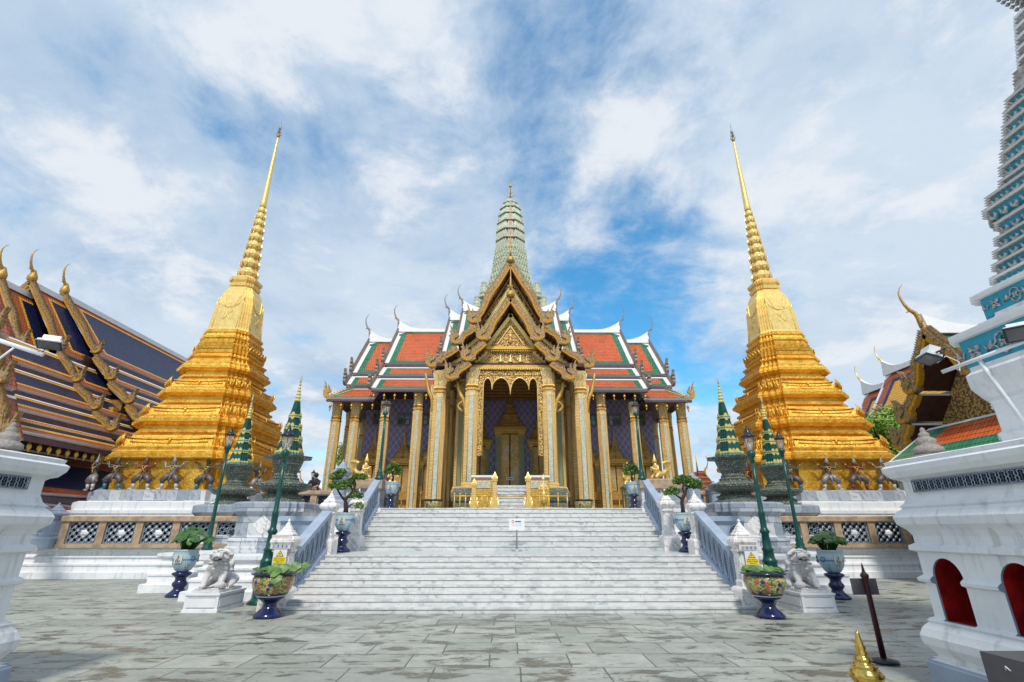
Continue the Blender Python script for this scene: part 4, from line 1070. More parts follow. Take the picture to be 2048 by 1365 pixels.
for z0, z1, a, b_ in ups:
    h_ = z1 - z0
    pr_.loft(pc, [(a + .06, z0), (a + .06, z0 + h_ * .22), (a - .05, z0 + h_ * .26)], 'prang_cream', RED, cap=(True, False))
    pr_.loft(pc, [(a - .09, z0 + h_ * .26), (b_ - .09, z1)], 'prang_brown' if z0 < 30 else 'prang_teal', RED)
    petals(pr_, pc, a - .05, z0 + h_ * .24, .30, h_ * .66, 'prang_cream', RED, .05, b_ - a, 'prang_teal')
    for (dx, dy) in ((0, -1), (1, 0), (-1, 0), (0, 1)):
        o_ = a + .02
        pts = [(-.16, 0), (-.17, h_ * .35), (-.09, h_ * .55), (0, h_ * .68), (.09, h_ * .55), (.17, h_ * .35), (.16, 0)]
        pr_.add([(pc[0] + (u_ if dx == 0 else dx * o_), pc[1] + (dy * o_ if dx == 0 else u_), z0 + h_ * .2 + z_) for u_, z_ in pts], [tuple(range(7))], 'prang_pink')
pr_.lathe((pc[0], pc[1], 0), [(.84, 32.6), (.86, 32.75), (.66, 33.1), (.36, 33.35), (.14, 33.45)], 16, 'prang_cream')
tower = pr_.build('tower', hall)
m = MB()
m.tube([(0.1, 42, 33.4), (0.1, 42, 35.2)], [.07, .045], 'gold_aged', 6); m.lathe((0.1, 42, 35.0), [(.05, 0), (.17, .1), (.13, .22), (.04, .4), (.01, .95)], 8, 'gold_aged'); m.lathe((0.1, 42, 33.4), [(.25, 0), (.18, .1), (.08, .2)], 8, 'gold_aged')
for zz_, r in ((33.75, .62), (34.2, .42)):
    for k in range(4):
        a = k * math.pi / 2; 
        m.tube([(0.1 + math.cos(a) * r * q, 42 + math.sin(a) * r * q, zz_ + .42 * q ** 1.6) for q in (0, .35, .7, 1)], [.035, .03, .025, .008], 'gold_aged', 5)
m.build('trident_finial', tower)
m = MB()
for sx in (-1, 1):
    for (r, z0, hh) in ((2.95, 19.3, 1.7), (2.4, 21.0, 1.2)):
        for sy in (-1, 1):
            m.loft((0.1 + sx * r, 42 + sy * r, z0), [(.38, 0), (.38, .2), (.28, .3), (.34, .5), (.30, .8), (.22, 1.2), (.1, 1.6), (.02, hh)], 'prang_cream', (2, .5))
            for q in range(4): ring_petals(m, (0.1 + sx * r, 42 + sy * r, z0), .34 - q * .06, .3 + q * .35, 8, .16, .25, 'prang_cream', .03, .05)
for k in range(48):
    a = 2 * math.pi * k / 48; r = 2.1 / max(abs(math.cos(a)), abs(math.sin(a))) * .93
    m.tube([(0.1 + math.cos(a) * r, 42 + math.sin(a) * r, 22.1), (0.1 + math.cos(a) * r * 1.1, 42 + math.sin(a) * r * 1.1, 22.5)], [.08, .01], 'prang_cream', 4)
m.build('corner_turrets', tower)
# ================================================================ GOLD SPIRES
def rot4(lst, c): pass
RC = (4, .36)
def chedi(cx, cy, label):
    t = thing('gold_spire', (cx, cy, 2.35), label, 'spire monument', 'twin gold spire monuments')
    c = (cx, cy, 0)
    m = MB(); m.loft(c, [(3.95, 2.35), (3.95, 2.66), (3.85, 2.70)], 'white_plaster', (3, .34)); m.build('white_plinth', t)
    m = MB(); m.loft(c, [(3.62, 2.70), (3.52, 2.78), (3.50, 3.12), (3.44, 3.18)], 'block_marble', (3, .34)); m.build('marble_base', t)
    G = 'gold_leaf'
    m = MB()
    m.loft(c, [(3.0, 3.18), (3.0, 4.42), (3.12, 4.44), (3.30, 4.48), (3.36, 4.52), (3.36, 4.70), (3.27, 4.74), (3.27, 4.80), (3.22, 4.86), (3.22, 4.93)], G, RC)
    body = m.build('body', t)
    def tier(z0, z1, h0, h1, hn):
        # bulging belly with curled edging, recess, then two projecting mouldings
        H = z1 - z0; m = MB()
        P = [(h0 - .02, z0), (h0 + .02, z0 + .02 * H), (h0 + .02, z0 + .06 * H), (h0 - .05, z0 + .08 * H), (h0 - .16, z0 + .27 * H), (h0 - .18, z0 + .33 * H), (h0 - .30, z0 + .36 * H), (h0 - .36, z0 + .42 * H), (h1 - .06, z0 + .43 * H), (h1 - .06, z0 + .50 * H), (h1 + .06, z0 + .52 * H), (h1 + .06, z0 + .60 * H), (h1 - .0, z0 + .62 * H), (h1 - .08, z0 + .65 * H), (h1 - .08, z0 + .74 * H), (h1 + .02, z0 + .76 * H), (h1 + .09, z0 + .81 * H), (h1 + .18, z0 + .84 * H), (h1 + .18, z0 + .94 * H), (h1 + .12, z0 + .96 * H), (hn + .05, z1)]
        m.loft(c, P, G, RC)
        # curled rope and corner flames on the belly of each face
        L = h0 * (1 - RC[1]) * .93
        for k in range(4):
            A = Matrix.Rotation(k * math.pi / 2, 3, 'Z')
            def W_(u_, d, z_): q = A @ Vector((u_, -d, 0)); return (cx + q.x, cy + q.y, z_)
            pts = [W_(L * q / 10, h0 - .16 + .02, z0 + .27 * H + .03 * H * (abs(q) / 10) ** 2 * 2 + (.04 * H if q == 0 else 0)) for q in range(-10, 11)]
            m.tube(pts, .035, G, 5)
            pts = [W_(L * q / 10, h0 - .08, z0 + .16 * H + .03 * H * (abs(q) / 10) ** 2 * 2) for q in range(-9, 10)]
            m.tube(pts, .022, G, 4)
            m.tube([W_(0, h0 - .16, z0 + .33 * H), W_(0, h0 - .10, z0 + .25 * H), W_(0, h0 - .06, z0 + .12 * H)], [.03, .06, .01], G, 6)
            for e in (-1, 1):
                for q in range(5):
                    uu = e * (L + .02 + q * h0 * .085)
                    dd = h0 - .06 - (abs(uu) - L) * .98
                    m.tube([W_(uu, dd + .02, z0 + .1 * H), W_(uu + e * .07, dd + .07, z0 + .28 * H), W_(uu + e * .03, dd + .03, z0 + .46 * H)], [.03, .024, .006], G, 5)
                # small arched niches on the stepped corners
                for q in range(1, 4):
                    uu = e * (h0 * (1 - RC[1]) + (q - .5) * h0 * RC[1] / 4); dd = h0 - q * h0 * RC[1] / 4 + .01
                    w_ = h0 * RC[1] / 4 * .30
                    m.tube([W_(uu - w_, dd, z0 + .1 * H), W_(uu - w_, dd + .02, z0 + .30 * H), W_(uu, dd + .03, z0 + .40 * H), W_(uu + w_, dd + .02, z0 + .30 * H), W_(uu + w_, dd, z0 + .1 * H)], .03, G, 4)
        m.build('tier', t)
    tier(4.93, 6.45, 3.20, 2.66, 2.72)
    tier(6.45, 7.95, 2.66, 2.10, 2.16)
    tier(7.95, 9.30, 2.12, 1.66, 1.70)
    m = MB()
    m.loft(c, [(1.74, 9.30), (1.74, 9.42), (1.62, 9.46), (1.50, 9.62), (1.50, 9.72), (1.58, 9.78), (1.58, 9.86), (1.40, 9.90), (1.36, 10.0)], G, RC)
    m.loft(c, [(1.36, 10.0), (1.42, 10.04), (1.44, 10.2), (1.34, 10.24)], G, RC)
    petals(m, c, 1.40, 10.22, .30, .34, G, RC, .06, .10)
    m.loft(c, [(1.36, 10.2), (1.40, 10.5), (1.32, 10.56), (1.20, 10.62)], G, RC)
    petals(m, c, 1.24, 10.60, .26, .26, G, RC, .05, .02)
    m.loft(c, [(1.22, 10.6), (1.24, 10.86), (1.30, 10.9), (1.30, 11.02), (1.20, 11.06), (1.16, 11.2), (1.22, 11.25), (1.22, 11.36), (1.10, 11.42)], G, RC)
    m.build('lotus_base', t)
    m = MB(); bell = [(1.13, 11.42), (1.10, 11.55), (1.06, 12.0), (1.03, 12.5), (.98, 13.0), (.90, 13.5), (.78, 13.9), (.66, 14.15), (.56, 14.22)]
    m.loft(c, bell, 'gold_smooth', (4, .34))
    for k in range(4):
        A = Matrix.Rotation(k * math.pi / 2, 3, 'Z')
        def W_(u_, d, z_): q = A @ Vector((u_, -d, 0)); return (cx + q.x, cy + q.y, z_)
        def hb(z_):
            for (h1, z1), (h2, z2) in zip(bell, bell[1:]):
                if z1 <= z_ <= z2: return h1 + (h2 - h1) * (z_ - z1) / (z2 - z1)
            return .6
        for s_ in (-1, 1):      # draped garland and ribbons in relief
            m.tube([W_(s_ * .62 * math.sin(q / 8 * math.pi / 2), hb(12.75 + .75 * (q / 8) ** 2) + .012, 12.75 + .75 * (q / 8) ** 2) for q in range(9)], .018, 'gold_smooth', 5)
            m.tube([W_(s_ * (.5 - .25 * q / 6), hb(13.75 - .16 * q) + .012, 13.75 - .16 * q) for q in range(7)], .022, 'gold_smooth', 4)
            m.tube([W_(s_ * .62, hb(z_) + .008, z_) for z_ in (11.5, 12, 12.5, 13, 13.4)], .02, 'gold_smooth', 4)
            m.tube([W_(s_ * (.12 + .12 * math.sin(q)), hb(12.72 - .1 * q) + .008, 12.72 - .1 * q) for q in range(8)], .014, 'gold_smooth', 4)
    m.build('bell', t)
    m = MB(); m.loft(c, [(.56, 14.2), (.68, 14.24), (.70, 14.4), (.60, 14.44), (.60, 14.55), (.72, 14.6), (.74, 14.75), (.62, 14.8), (.50, 14.95)], 'gold_smooth', (3, .4)); m.build('cornice', t)
    m = MB(); z = 14.95
    n = 9
    for i in range(n):
        a = i / n; h_ = .66 - .26 * a; r = .50 - .34 * a
        m.lathe(c, [(r * .80, z), (r * .82, z + h_ * .1), (r * 1.08, z + h_ * .32), (r * 1.10, z + h_ * .42), (r * .92, z + h_ * .55), (r * .74, z + h_ * .8), (r * .70, z + h_)], 20, 'gold_smooth')
        ring_petals(m, c, r * 1.06, z + h_ * .36, 10, r * .6, h_ * .5, 'gold_smooth', .03, -.10 * r)
        ring_petals(m, c, r * 1.06, z + h_ * .38, 10, r * .6, h_ * .36, 'gold_smooth', .03, -.16 * r, -1)
        z += h_
    m.build('lotus_spire', t)
    m = MB(); m.lathe(c, [(.16, z), (.19, z + .06), (.175, z + .3), (.13, z + 2.2), (.085, z + 4.2), (.055, z + 5.3), (.05, z + 5.42)], 16, 'gold_smooth')
    m.lathe(c, [(.05, z + 5.4), (.10, z + 5.5), (.12, z + 5.6), (.06, z + 5.7)], 10, 'gold_aged'); m.build('needle', t)
    m = MB()
    for k in range(3):
        zz_ = z + 5.62 + k * .22; rr = .15 - .035 * k
        for q in range(8):
            a = q * math.pi / 4; m.tube([(cx + math.cos(a) * .03, cy + math.sin(a) * .03, zz_), (cx + math.cos(a) * rr, cy + math.sin(a) * rr, zz_ + .05), (cx + math.cos(a) * rr, cy + math.sin(a) * rr, zz_ + .2)], [.02, .018, .003], 'statue_silver', 4)
    m.lathe(c, [(.03, z + 5.6), (.05, z + 6.2), (.07, z + 6.3), (.03, z + 6.42), (.004, z + 7.0)], 8, 'statue_silver'); m.build('crystal_finial', t)
    return t
chedi(-15.05, 25.0, 'left tall gold-leafed stepped monument tapering to a needle, beside the blue-roofed temple')
chedi(14.55, 25.0, 'right tall gold-leafed stepped monument tapering to a needle, in front of the leafy tree')

# ---- caryatid guardians round the foot of the gold spires
def guardian(name, skin, skirt, shin, crown, label, cat):
    t = thing(name, (0, 0, 0), label, cat, 'guardian figures holding up the gold spires')
    P = [(0, 0, .58, .12), (0, -.02, .74, .095), (0, -.03, .90, .12), (0, -.03, 1.0, .06), (0, -.05, 1.10, .085), (0, -.05, 1.17, .06),
         (.13, -.03, .96, .06), (.33, -.08, .93, .046), (.43, -.06, 1.12, .035), (.53, -.05, 1.155, .028), (.62, -.06, 1.17, .03),
         (-.13, -.03, .96, .06), (-.29, -.10, .90, .046), (-.35, -.06, 1.09, .035), (-.38, -.05, 1.155, .028), (-.47, -.06, 1.17, .03),
         (.10, -.02, .52, .10), (.30, -.10, .40, .085), (.29, -.05, .18, .055), (.30, -.05, .04, .045), (.40, -.09, .03, .035),
         (-.10, -.02, .52, .10), (-.30, -.10, .40, .085), (-.30, -.05, .18, .055), (-.31, -.05, .04, .045), (-.41, -.09, .03, .035)]
    E = [(0, 1), (1, 2), (2, 3), (3, 4), (4, 5), (2, 6), (6, 7), (7, 8), (8, 9), (9, 10), (2, 11), (11, 12), (12, 13), (13, 14), (14, 15), (0, 16), (16, 17), (17, 18), (18, 19), (19, 20), (0, 21), (21, 22), (22, 23), (23, 24), (24, 25)]
    skin_body('body', P, E, t, skin)
    m = MB()
    for s_ in (-1, 1):
        m.tube([(s_ * .06, -.01, .60), (s_ * .20, -.06, .50), (s_ * .31, -.09, .39), (s_ * .30, -.07, .28)], [.13, .13, .115, .085], skirt, 10)
        m.tube([(s_ * .33, -.02, .42), (s_ * .42, 0, .36), (s_ * .46, 0, .44)], [.05, .03, .004], skirt, 6)
    m.lathe((0, 0, 0), [(.13, .56), (.14, .62), (.125, .68)], 12, 'gold_band', sy=.8)
    m.tube([(0, -.13, .62), (0, -.16, .45), (0, -.13, .25)], [.05, .055, .02], skirt, 6, flat=.5)
    m.build('trousers', t)
    for s_ in (-1, 1):
        m = MB(); m.tube([(s_ * .30, -.06, .26), (s_ * .295, -.05, .16), (s_ * .305, -.05, .06)], [.075, .065, .06], shin, 10); m.tube([(s_ * .28, -.05, .05), (s_ * .46, -.12, .02)], [.05, .03], shin, 8); m.build('legging', t)
    m = MB(); m.lathe((0, -.05, 0), [(.085, 1.14), (.10, 1.16), (.085, 1.20), (.092, 1.22), (.065, 1.26), (.07, 1.28), (.045, 1.33), (.03, 1.42), (.022, 1.47), (.003, 1.56)], 10, crown); m.build('crown', t)
    m = MB(); m.lathe((0, -.05, 0), [(.055, .96), (.10, .985), (.13, .955), (.09, .99)], 12, 'gold_band', sy=.8)
    m.tube([(-.10, -.12, .97), (0, -.15, .84), (.08, -.13, .72)], .018, 'gold_band', 5); m.tube([(.10, -.12, .97), (0, -.15, .84), (-.08, -.13, .72)], .018, 'gold_band', 5)
    for s_ in (-1, 1): m.lathe((s_ * .41, -.06, 1.05), [(.04, 0), (.048, .03), (.04, .05)], 8, 'gold_band')
    m.build('sash', t)
    m = MB()     # mask: eyes, nose, mouth
    for s_ in (-1, 1): m.lathe((s_ * .032, -.128, 1.125), [(.004, -.014), (.016, 0), (.004, .014)], 8, 'statue_white')
    m.tube([(0, -.13, 1.12), (0, -.15, 1.09)], [.012, .018], skin, 6); m.tube([(-.035, -.125, 1.062), (0, -.14, 1.055), (.035, -.125, 1.062)], .009, 'statue_red', 5)
    m.build('face', t)
    return t
SP = []
def put(src, x, y, label, rz=0, mir=False, z=3.18):
    if src.get('used'): o = clone(src, (x, y, z), label, mir)
    else:
        o = src; o.location = (x, y, z); o['label'] = label
        if mir: o.scale.x = -1
        src['used'] = 1
    o.rotation_euler.z = rz
    return o
gA = guardian('guardian_statue', 'statue_dark', 'statue_dark', 'statue_blue', 'statue_dark', 'x', 'statue')
gB = guardian('guardian_statue', 'statue_dark', 'statue_silver', 'statue_white', 'statue_silver', 'x', 'statue')
gC = guardian('guardian_statue', 'statue_red', 'statue_dark', 'statue_white', 'statue_dark', 'x', 'statue')
gD = guardian('guardian_statue', 'statue_silver', 'statue_dark', 'statue_white', 'statue_silver', 'x', 'statue')
gE = guardian('guardian_statue', 'statue_red', 'statue_dark', 'statue_red', 'statue_silver', 'x', 'statue')
FY = 21.72
put(gA, -16.85, FY, 'blue-masked guardian with turquoise shins, second from the left under the left gold spire')
put(gC, -15.65, FY, 'red-skinned guardian with white shins, middle of the row under the left gold spire')
put(gD, -14.45, FY, 'grey-masked guardian with white shins, between the red-armed one and the stone urns')
put(gA, -13.15, FY + .25, 'turquoise-shinned guardian just left of the left green lamp post', 0, True)
put(gB, -18.0, FY + .35, 'silvery guardian leaning round the far left corner of the left gold spire', R(-35))
put(gB, -11.75, 23.6, 'silvery guardian on the inner side of the left gold spire, behind the urns', R(75), True)
put(gD, -11.7, 25.2, 'grey guardian farthest back on the inner side of the left gold spire', R(90))
put(gB, 13.75, FY, 'silver-grey guardian, leftmost whole figure of the front row under the right gold spire', 0, True)
put(gE, 14.95, FY, 'red guardian with red shins under the right gold spire', 0, True)
put(gD, 16.15, FY, 'grey guardian with white shins next to the stone lotus finial on the right', 0, True)
put(gB, 17.3, FY + .3, 'guardian at the outer corner under the right gold spire', R(30))
put(gA, 12.3, FY + .35, 'dark guardian at the inner corner of the right gold spire, behind the green lamp post', R(-25), True)
put(gC, 11.2, 23.6, 'red guardian on the inner side of the right gold spire, behind the urns', R(-75))
put(gB, 11.15, 25.2, 'silvery guardian farthest back on the inner side of the right gold spire', R(-90))

# ================================================================ GREEN TILED SPIRES ON MARBLE PEDESTALS
def pedestal(m, cx, cy, z0, hx_, hy_, H):
    rg = []
    P = [(.14, 0), (.14, .10 * H), (.09, .13 * H), (.09, .20 * H), (.12, .23 * H), (.10, .27 * H), (.01, .32 * H), (0, .34 * H), (0, .72 * H), (.03, .74 * H), (.08, .78 * H), (.11, .80 * H), (.11, .96 * H), (.08, .985 * H), (0, 1.0 * H)]
    for d, zz_ in P: rg.append([(cx + a, cy + b_, z0 + zz_) for a, b_ in stepsec(hx_ + d, hy_ + d, 2, .16)])
    m.rings(rg, 'block_marble')
def greenspire(cx, cy, z0, ph, k, label, group, hx_=.92, th=0.0):
    t = thing('tiled_spire', (cx, cy, z0), label, 'spire monument', group)
    m = MB(); pedestal(m, cx, cy, z0, hx_, 1.0, ph)
    # lozenge panel inlaid on the front
    q = cy - 1.0; zc_ = z0 + ph * .54
    m.add([(cx - .3, q - .006, zc_), (cx, q - .006, zc_ - .26), (cx + .3, q - .006, zc_), (cx, q - .006, zc_ + .26)], [(0, 1, 2, 3)], 'newel_marble')
    m.build('marble_pedestal', t)
    c = (cx, cy, z0 + ph)
    O = (2, .42)
    m = MB()
    P = [(.80, 0), (.80, .06), (.74, .09), (.66, .12), (.66, .2), (.72, .24), (.58, .28), (.52, .34), (.56, .38)]
    m.lathe(c, [(a * k, b_ * k) for a, b_ in P], 16, 'studded_stone', False, rot=.2)
    P = [(.56, .38), (.84, .46), (.94, .56), (.97, .64), (.95, .67), (.62, .74), (.50, .80), (.52, .86), (.42, .92), (.44, .97), (.38, 1.04), (.42, 1.12), (.50, 1.3), (.56, 1.5), (.60, 1.58)]
    m.lathe(c, [(a * k, b_ * k) for a, b_ in P], 16, 'studded_stone', False, rot=.2)
    rg = []
    for a, b_ in [(.60, 1.58), (.80, 1.60), (.84, 1.66), (.60, 1.70), (.44, 1.72)]:
        rg.append([(c[0] + a * k * (1 + (.10 * math.cos(8 * q * math.pi / 16) if a > .7 else 0)) * math.cos(q * math.pi / 16), c[1] + a * k * (1 + (.10 * math.cos(8 * q * math.pi / 16) if a > .7 else 0)) * math.sin(q * math.pi / 16), c[2] + b_ * k) for q in range(32)])
    m.rings(rg, 'studded_stone'); m.build('stone_urn', t)
    m = MB(); zb = 1.70
    red = (3, .5)
    m.loft(c, [(.47 * k, zb * k), (.47 * k, (zb + .10) * k)], 'glaze_aqua', red); m.loft(c, [(.46 * k, (zb + .10) * k), (.46 * k, (zb + .16) * k)], 'glaze_yellow', red)
    H = 2.1; z = zb + .16
    def hw(z_): return (.43 - (.43 - .10) * (z_ - zb) / H)
    m.loft(c, [(.43 * k, (zb + .16) * k), (.33 * k, (zb + .6) * k), (.20 * k, (zb + 1.4) * k), (.10 * k, (zb + H) * k)], 'glaze_green', red)
    for zz_ in (zb + .12, zb + .60, zb + 1.08, zb + 1.52):
        h_ = hw(zz_) + .008
        if zz_ > zb + .2:
            m.loft(c, [(h_ * k + .012, (zz_ - .045) * k), (h_ * k + .014, (zz_ + .02) * k)], 'glaze_aqua', red); m.loft(c, [(h_ * k + .02, (zz_ + .02) * k), (h_ * k + .018, (zz_ + .045) * k)], 'glaze_yellow', red); m.loft(c, [(h_ * k + .02, (zz_ - .07) * k), (h_ * k + .018, (zz_ - .045) * k)], 'glaze_yellow', red)
            petals(m, c, (h_ + .005) * k, (zz_ - .07) * k, .13 * k, -.09 * k, 'glaze_yellow', red, .02)
        petals(m, c, (h_ - .005) * k, (zz_ + .04) * k, .13 * k, .11 * k, 'glaze_yellow', red, .02)
    m.build('tiled_cone', t)
    m = MB(); z = zb + H
    for i in range(6):
        r = .105 - .013 * i; m.lathe(c, [(r * .8 * k, z * k), (r * 1.15 * k, (z + .04) * k), (r * 1.0 * k, (z + .07) * k), (r * .7 * k, (z + .13) * k)], 12, 'glaze_yellow' if i % 2 == 0 else 'prang_cream'); z += .13
    m.lathe(c, [(.035 * k, z * k), (.03 * k, (z + .1) * k), (.04 * k, (z + .12) * k), (.004, (z + .42) * k)], 8, 'prang_cream'); m.build('tip', t)
    return t
GS = 'green tiled spires on studded stone urns'
greenspire(-7.15, 16.0, .997, 1.38, .84, 'left green and yellow tiled spire nearer the stairs, on a studded urn', GS)
greenspire(-10.95, 20.35, .997, 1.50, .90, 'left green and yellow tiled spire nearer the gold monument, on a studded urn', GS)
greenspire(7.0, 16.0, .997, 1.38, .84, 'right green and yellow tiled spire nearer the stairs, on a studded urn', GS)
greenspire(10.7, 20.35, .997, 1.50, .90, 'right green and yellow tiled spire nearer the gold monument, on a studded urn', GS)

# ================================================================ LAMP POSTS
def lamp_post(x_, y_, z_, H, label, base=True, group='green cast iron lamp posts'):
    t = thing('lamp_post', (x_, y_, z_), label, 'street lamp', group); c = (x_, y_, z_)
    m = MB(); s_ = H / 4.15
    if base:
        P = [(.30, 0), (.30, .06), (.24, .10), (.22, .14), (.22, .52), (.20, .56), (.19, .58), (.17, .62), (.16, .86), (.175, .89), (.15, .93), (.13, .97), (.12, 1.12), (.14, 1.14), (.10, 1.2), (.085, 1.5), (.11, 1.53), (.115, 1.57), (.08, 1.62), (.07, 1.66), (.075, 1.95), (.085, 1.98), (.06, 2.02), (.052, 2.6), (.044, 3.2)]
    else:
        P = [(.16, 0), (.17, .08), (.12, .13), (.14, .2), (.10, .26), (.12, .34), (.08, .42), (.07, .7), (.058, 1.2), (.05, 2.2), (.044, 3.2)]
    m.lathe(c, [(a, b_ * s_) for a, b_ in P], 12 if base else 12, 'iron_green', not base or True); m.build('post', t)
    m = MB(); m.lathe(c, [(.044, 3.2 * s_), (.06, 3.22 * s_), (.055, 3.30 * s_), (.085, 3.34 * s_), (.105, 3.40 * s_), (.10, 3.46 * s_), (.06, 3.50 * s_)], 14, 'iron_green'); m.build('lamp_collar', t)
    m = MB(); m.lathe(c, [(.075, 3.50 * s_), (.115, 3.62 * s_), (.145, 3.78 * s_), (.15, 3.85 * s_)], 14, 'lamp_glass', cap=(False, False)); m.build('lamp_globe', t)
    m = MB()
    m.lathe(c, [(.03, 3.50 * s_), (.035, 3.66 * s_), (.028, 3.74 * s_)], 8, 'lamp_white'); m.build('bulb', t)
    m = MB()
    for q in range(4):
        a = q * math.pi / 2 + .4; m.tube([(c[0] + r * math.cos(a), c[1] + r * math.sin(a), c[2] + zz_ * s_) for r, zz_ in ((.078, 3.5), (.118, 3.62), (.148, 3.78), (.152, 3.85))], .006, 'iron_black', 4)
    m.lathe(c, [(.17, 3.84 * s_), (.175, 3.87 * s_), (.155, 3.89 * s_), (.10, 3.95 * s_), (.085, 3.97 * s_), (.08, 4.0 * s_), (.05, 4.04 * s_), (.055, 4.06 * s_), (.02, 4.09 * s_), (.028, 4.11 * s_), (.004, 4.17 * s_)], 14, 'iron_black'); m.build('lamp_cap', t)
    return t
lamp_post(-5.88, 12.85, 0, 4.18, 'green lamp post nearest the camera on the left, beside the signed newel')
lamp_post(6.15, 12.85, 0, 4.18, 'green lamp post nearest the camera on the right, beside the signed newel')
lamp_post(-9.75, 17.1, .997, 3.95, 'green lamp post standing before the left marble pedestals', False)
lamp_post(9.05, 16.6, .997, 3.75, 'green lamp post standing before the right marble pedestals', False)
lamp_post(-4.95, 19.0, 3.36, 3.05, 'green lamp post on top of the left upper stair balustrade', False)
lamp_post(4.9, 19.0, 3.36, 3.05, 'green lamp post on top of the right upper stair balustrade', False)
lamp_post(-13.7, 35.5, 2.35, 3.2, 'small distant lamp post against the sky left of the hall')

# ================================================================ POTS AND PLANTS
def leaf_disc(m, c, r, nrm, mt, n=9, cup=.18):
    nrm = Vector(nrm).normalized(); a = nrm.orthogonal().normalized(); b_ = nrm.cross(a); c = Vector(c)
    ph = random.random() * 6
    v = [tuple(c)]
    for i in range(n):
        t = 2 * math.pi * i / n + ph; rr = r * (.85 + .15 * math.sin(3 * t)) * (1 if i else .72)
        v.append(tuple(c + a * rr * math.cos(t) + b_ * rr * math.sin(t) + nrm * (cup * r * (1 + .6 * math.sin(2 * t + 1)))))
    m.add(v, [(0, 1 + i, 1 + (i + 1) % n) for i in range(n)], mt, True)
def stand(m, c, k, z0, H, mt='glaze_blue'):
    P = [(.26, 0), (.27, .06), (.22, .12), (.14, .20), (.12, .28), (.17, .36), (.175, .42), (.13, .48), (.12, .56), (.17, .64), (.22, .68), (.22, .74), (.16, .77)]
    m.lathe(c, [(a * k, z0 + b_ * H / .77) for a, b_ in P], 24, mt)
def pale_planter(x_, y_, z_, k, label, group, bow=.0):
    t = thing('planter', (x_, y_, z_), label, 'planter', group); c = (x_, y_, z_)
    m = MB(); stand(m, c, k * 1.05, 0, .60 * k); m.build('stand', t)
    m = MB(); B = [(.13, .60), (.19, .64), (.265, .76), (.30, .90), (.305, 1.02), (.29, 1.10), (.31, 1.12), (.31, 1.145), (.28, 1.145), (.27, 1.10)]
    m.lathe(c, [(a * k, b_ * k) for a, b_ in B], 32, 'pale_pot'); 
    bowl = m.build('bowl', t)
    m = MB()
    for q in range(5):            # monogram panels
        a = -math.pi / 2 + (q - 2) * 1.15; rr = .312 * k
        T = Matrix.Translation(Vector((x_ + rr * math.cos(a), y_ + rr * math.sin(a), z_ + .92 * k))) @ Matrix.Rotation(a + math.pi / 2, 4, 'Z')
        mm = MB(T)
        pts = [(-.095, -.1), (.095, -.1), (.105, 0), (.095, .09), (-.095, .09), (-.105, 0)]
        if q % 2 == 0:
            mm.add([(u_ * k, -.004 + .02 * abs(u_) * 6 * k, w_ * k) for u_, w_ in pts], [tuple(range(6))], 'pot_panel')
            loop = [(-.02, .06), (0, .08), (.02, .06), (.0, .02), (-.04, -.02), (-.05, -.055), (-.02, -.08), (.01, -.05), (0, -.02), (.02, -.06), (.05, -.07), (.055, -.04), (.035, -.03)]
            mm.tube([(u_ * k, -.012, w_ * k) for u_, w_ in loop], .0075 * k, 'ink', 4)
        else:
            for w_ in range(10):
                an = 2 * math.pi * w_ / 10; r2 = .055
                mm.add([(k * (r2 * math.cos(an) + .024 * math.cos(an + e)), -.006 + .03 * k * abs(r2 * math.cos(an)), k * (r2 * math.sin(an) + .024 * math.sin(an + e))) for e in (0, 2.1, 4.2)], [(0, 1, 2)], 'sign_blue')
        mm.build('painted_emblem', bowl)
    m = MB(); m.lathe(c, [(.275 * k, 1.09 * k), (.26 * k, 1.12 * k), (.1 * k, 1.15 * k)], 16, 'soil'); m.build('soil', t)
    return t
def lily(t, x_, y_, z_, n, rad, r, up=.34, mt='leaf_dark', seed=1, asym=0.0):
    random.seed(seed); m = MB(); s_ = MB()
    for i in range(n):
        a = random.random() * 6.283; d = rad * math.sqrt(random.random()); h_ = up * (1.05 - .55 * d / rad) * (.75 + .4 * random.random())
        q = Vector((x_ + d * math.cos(a) + asym * d, y_ + d * math.sin(a) * .8, z_ + h_))
        leaf_disc(m, q, r * (.75 + .5 * random.random()), (math.cos(a) * .55 * d / rad + random.uniform(-.3, .3), -.5 + math.sin(a) * .5 + random.uniform(-.3, .3), .8), mt, 10)
        s_.tube([(x_ + .1 * math.cos(a), y_ + .1 * math.sin(a), z_ - .05), q.lerp(Vector((x_, y_, z_)), .35) + Vector((0, 0, .06)), q], .008, mt, 4)
    m.build('leaves', t); s_.build('stems', t)
for s_, xx, yy, lb in ((-1, -8.65, 14.2, 'left'), (1, 8.1, 13.6, 'right')):
    t = pale_planter(xx, yy, 0, .98, 'pale blue pot of big round leaves on a dark blue stand beside the %s lion' % lb, 'pale blue pots on the ground')
    lily(t, xx, yy, 1.10, 85 if s_ < 0 else 150, .44 if s_ < 0 else .42, .125 if s_ < 0 else .09, .52 if s_ < 0 else .42, 'leaf_dark', 3 if s_ < 0 else 9, .25 if s_ < 0 else 0)
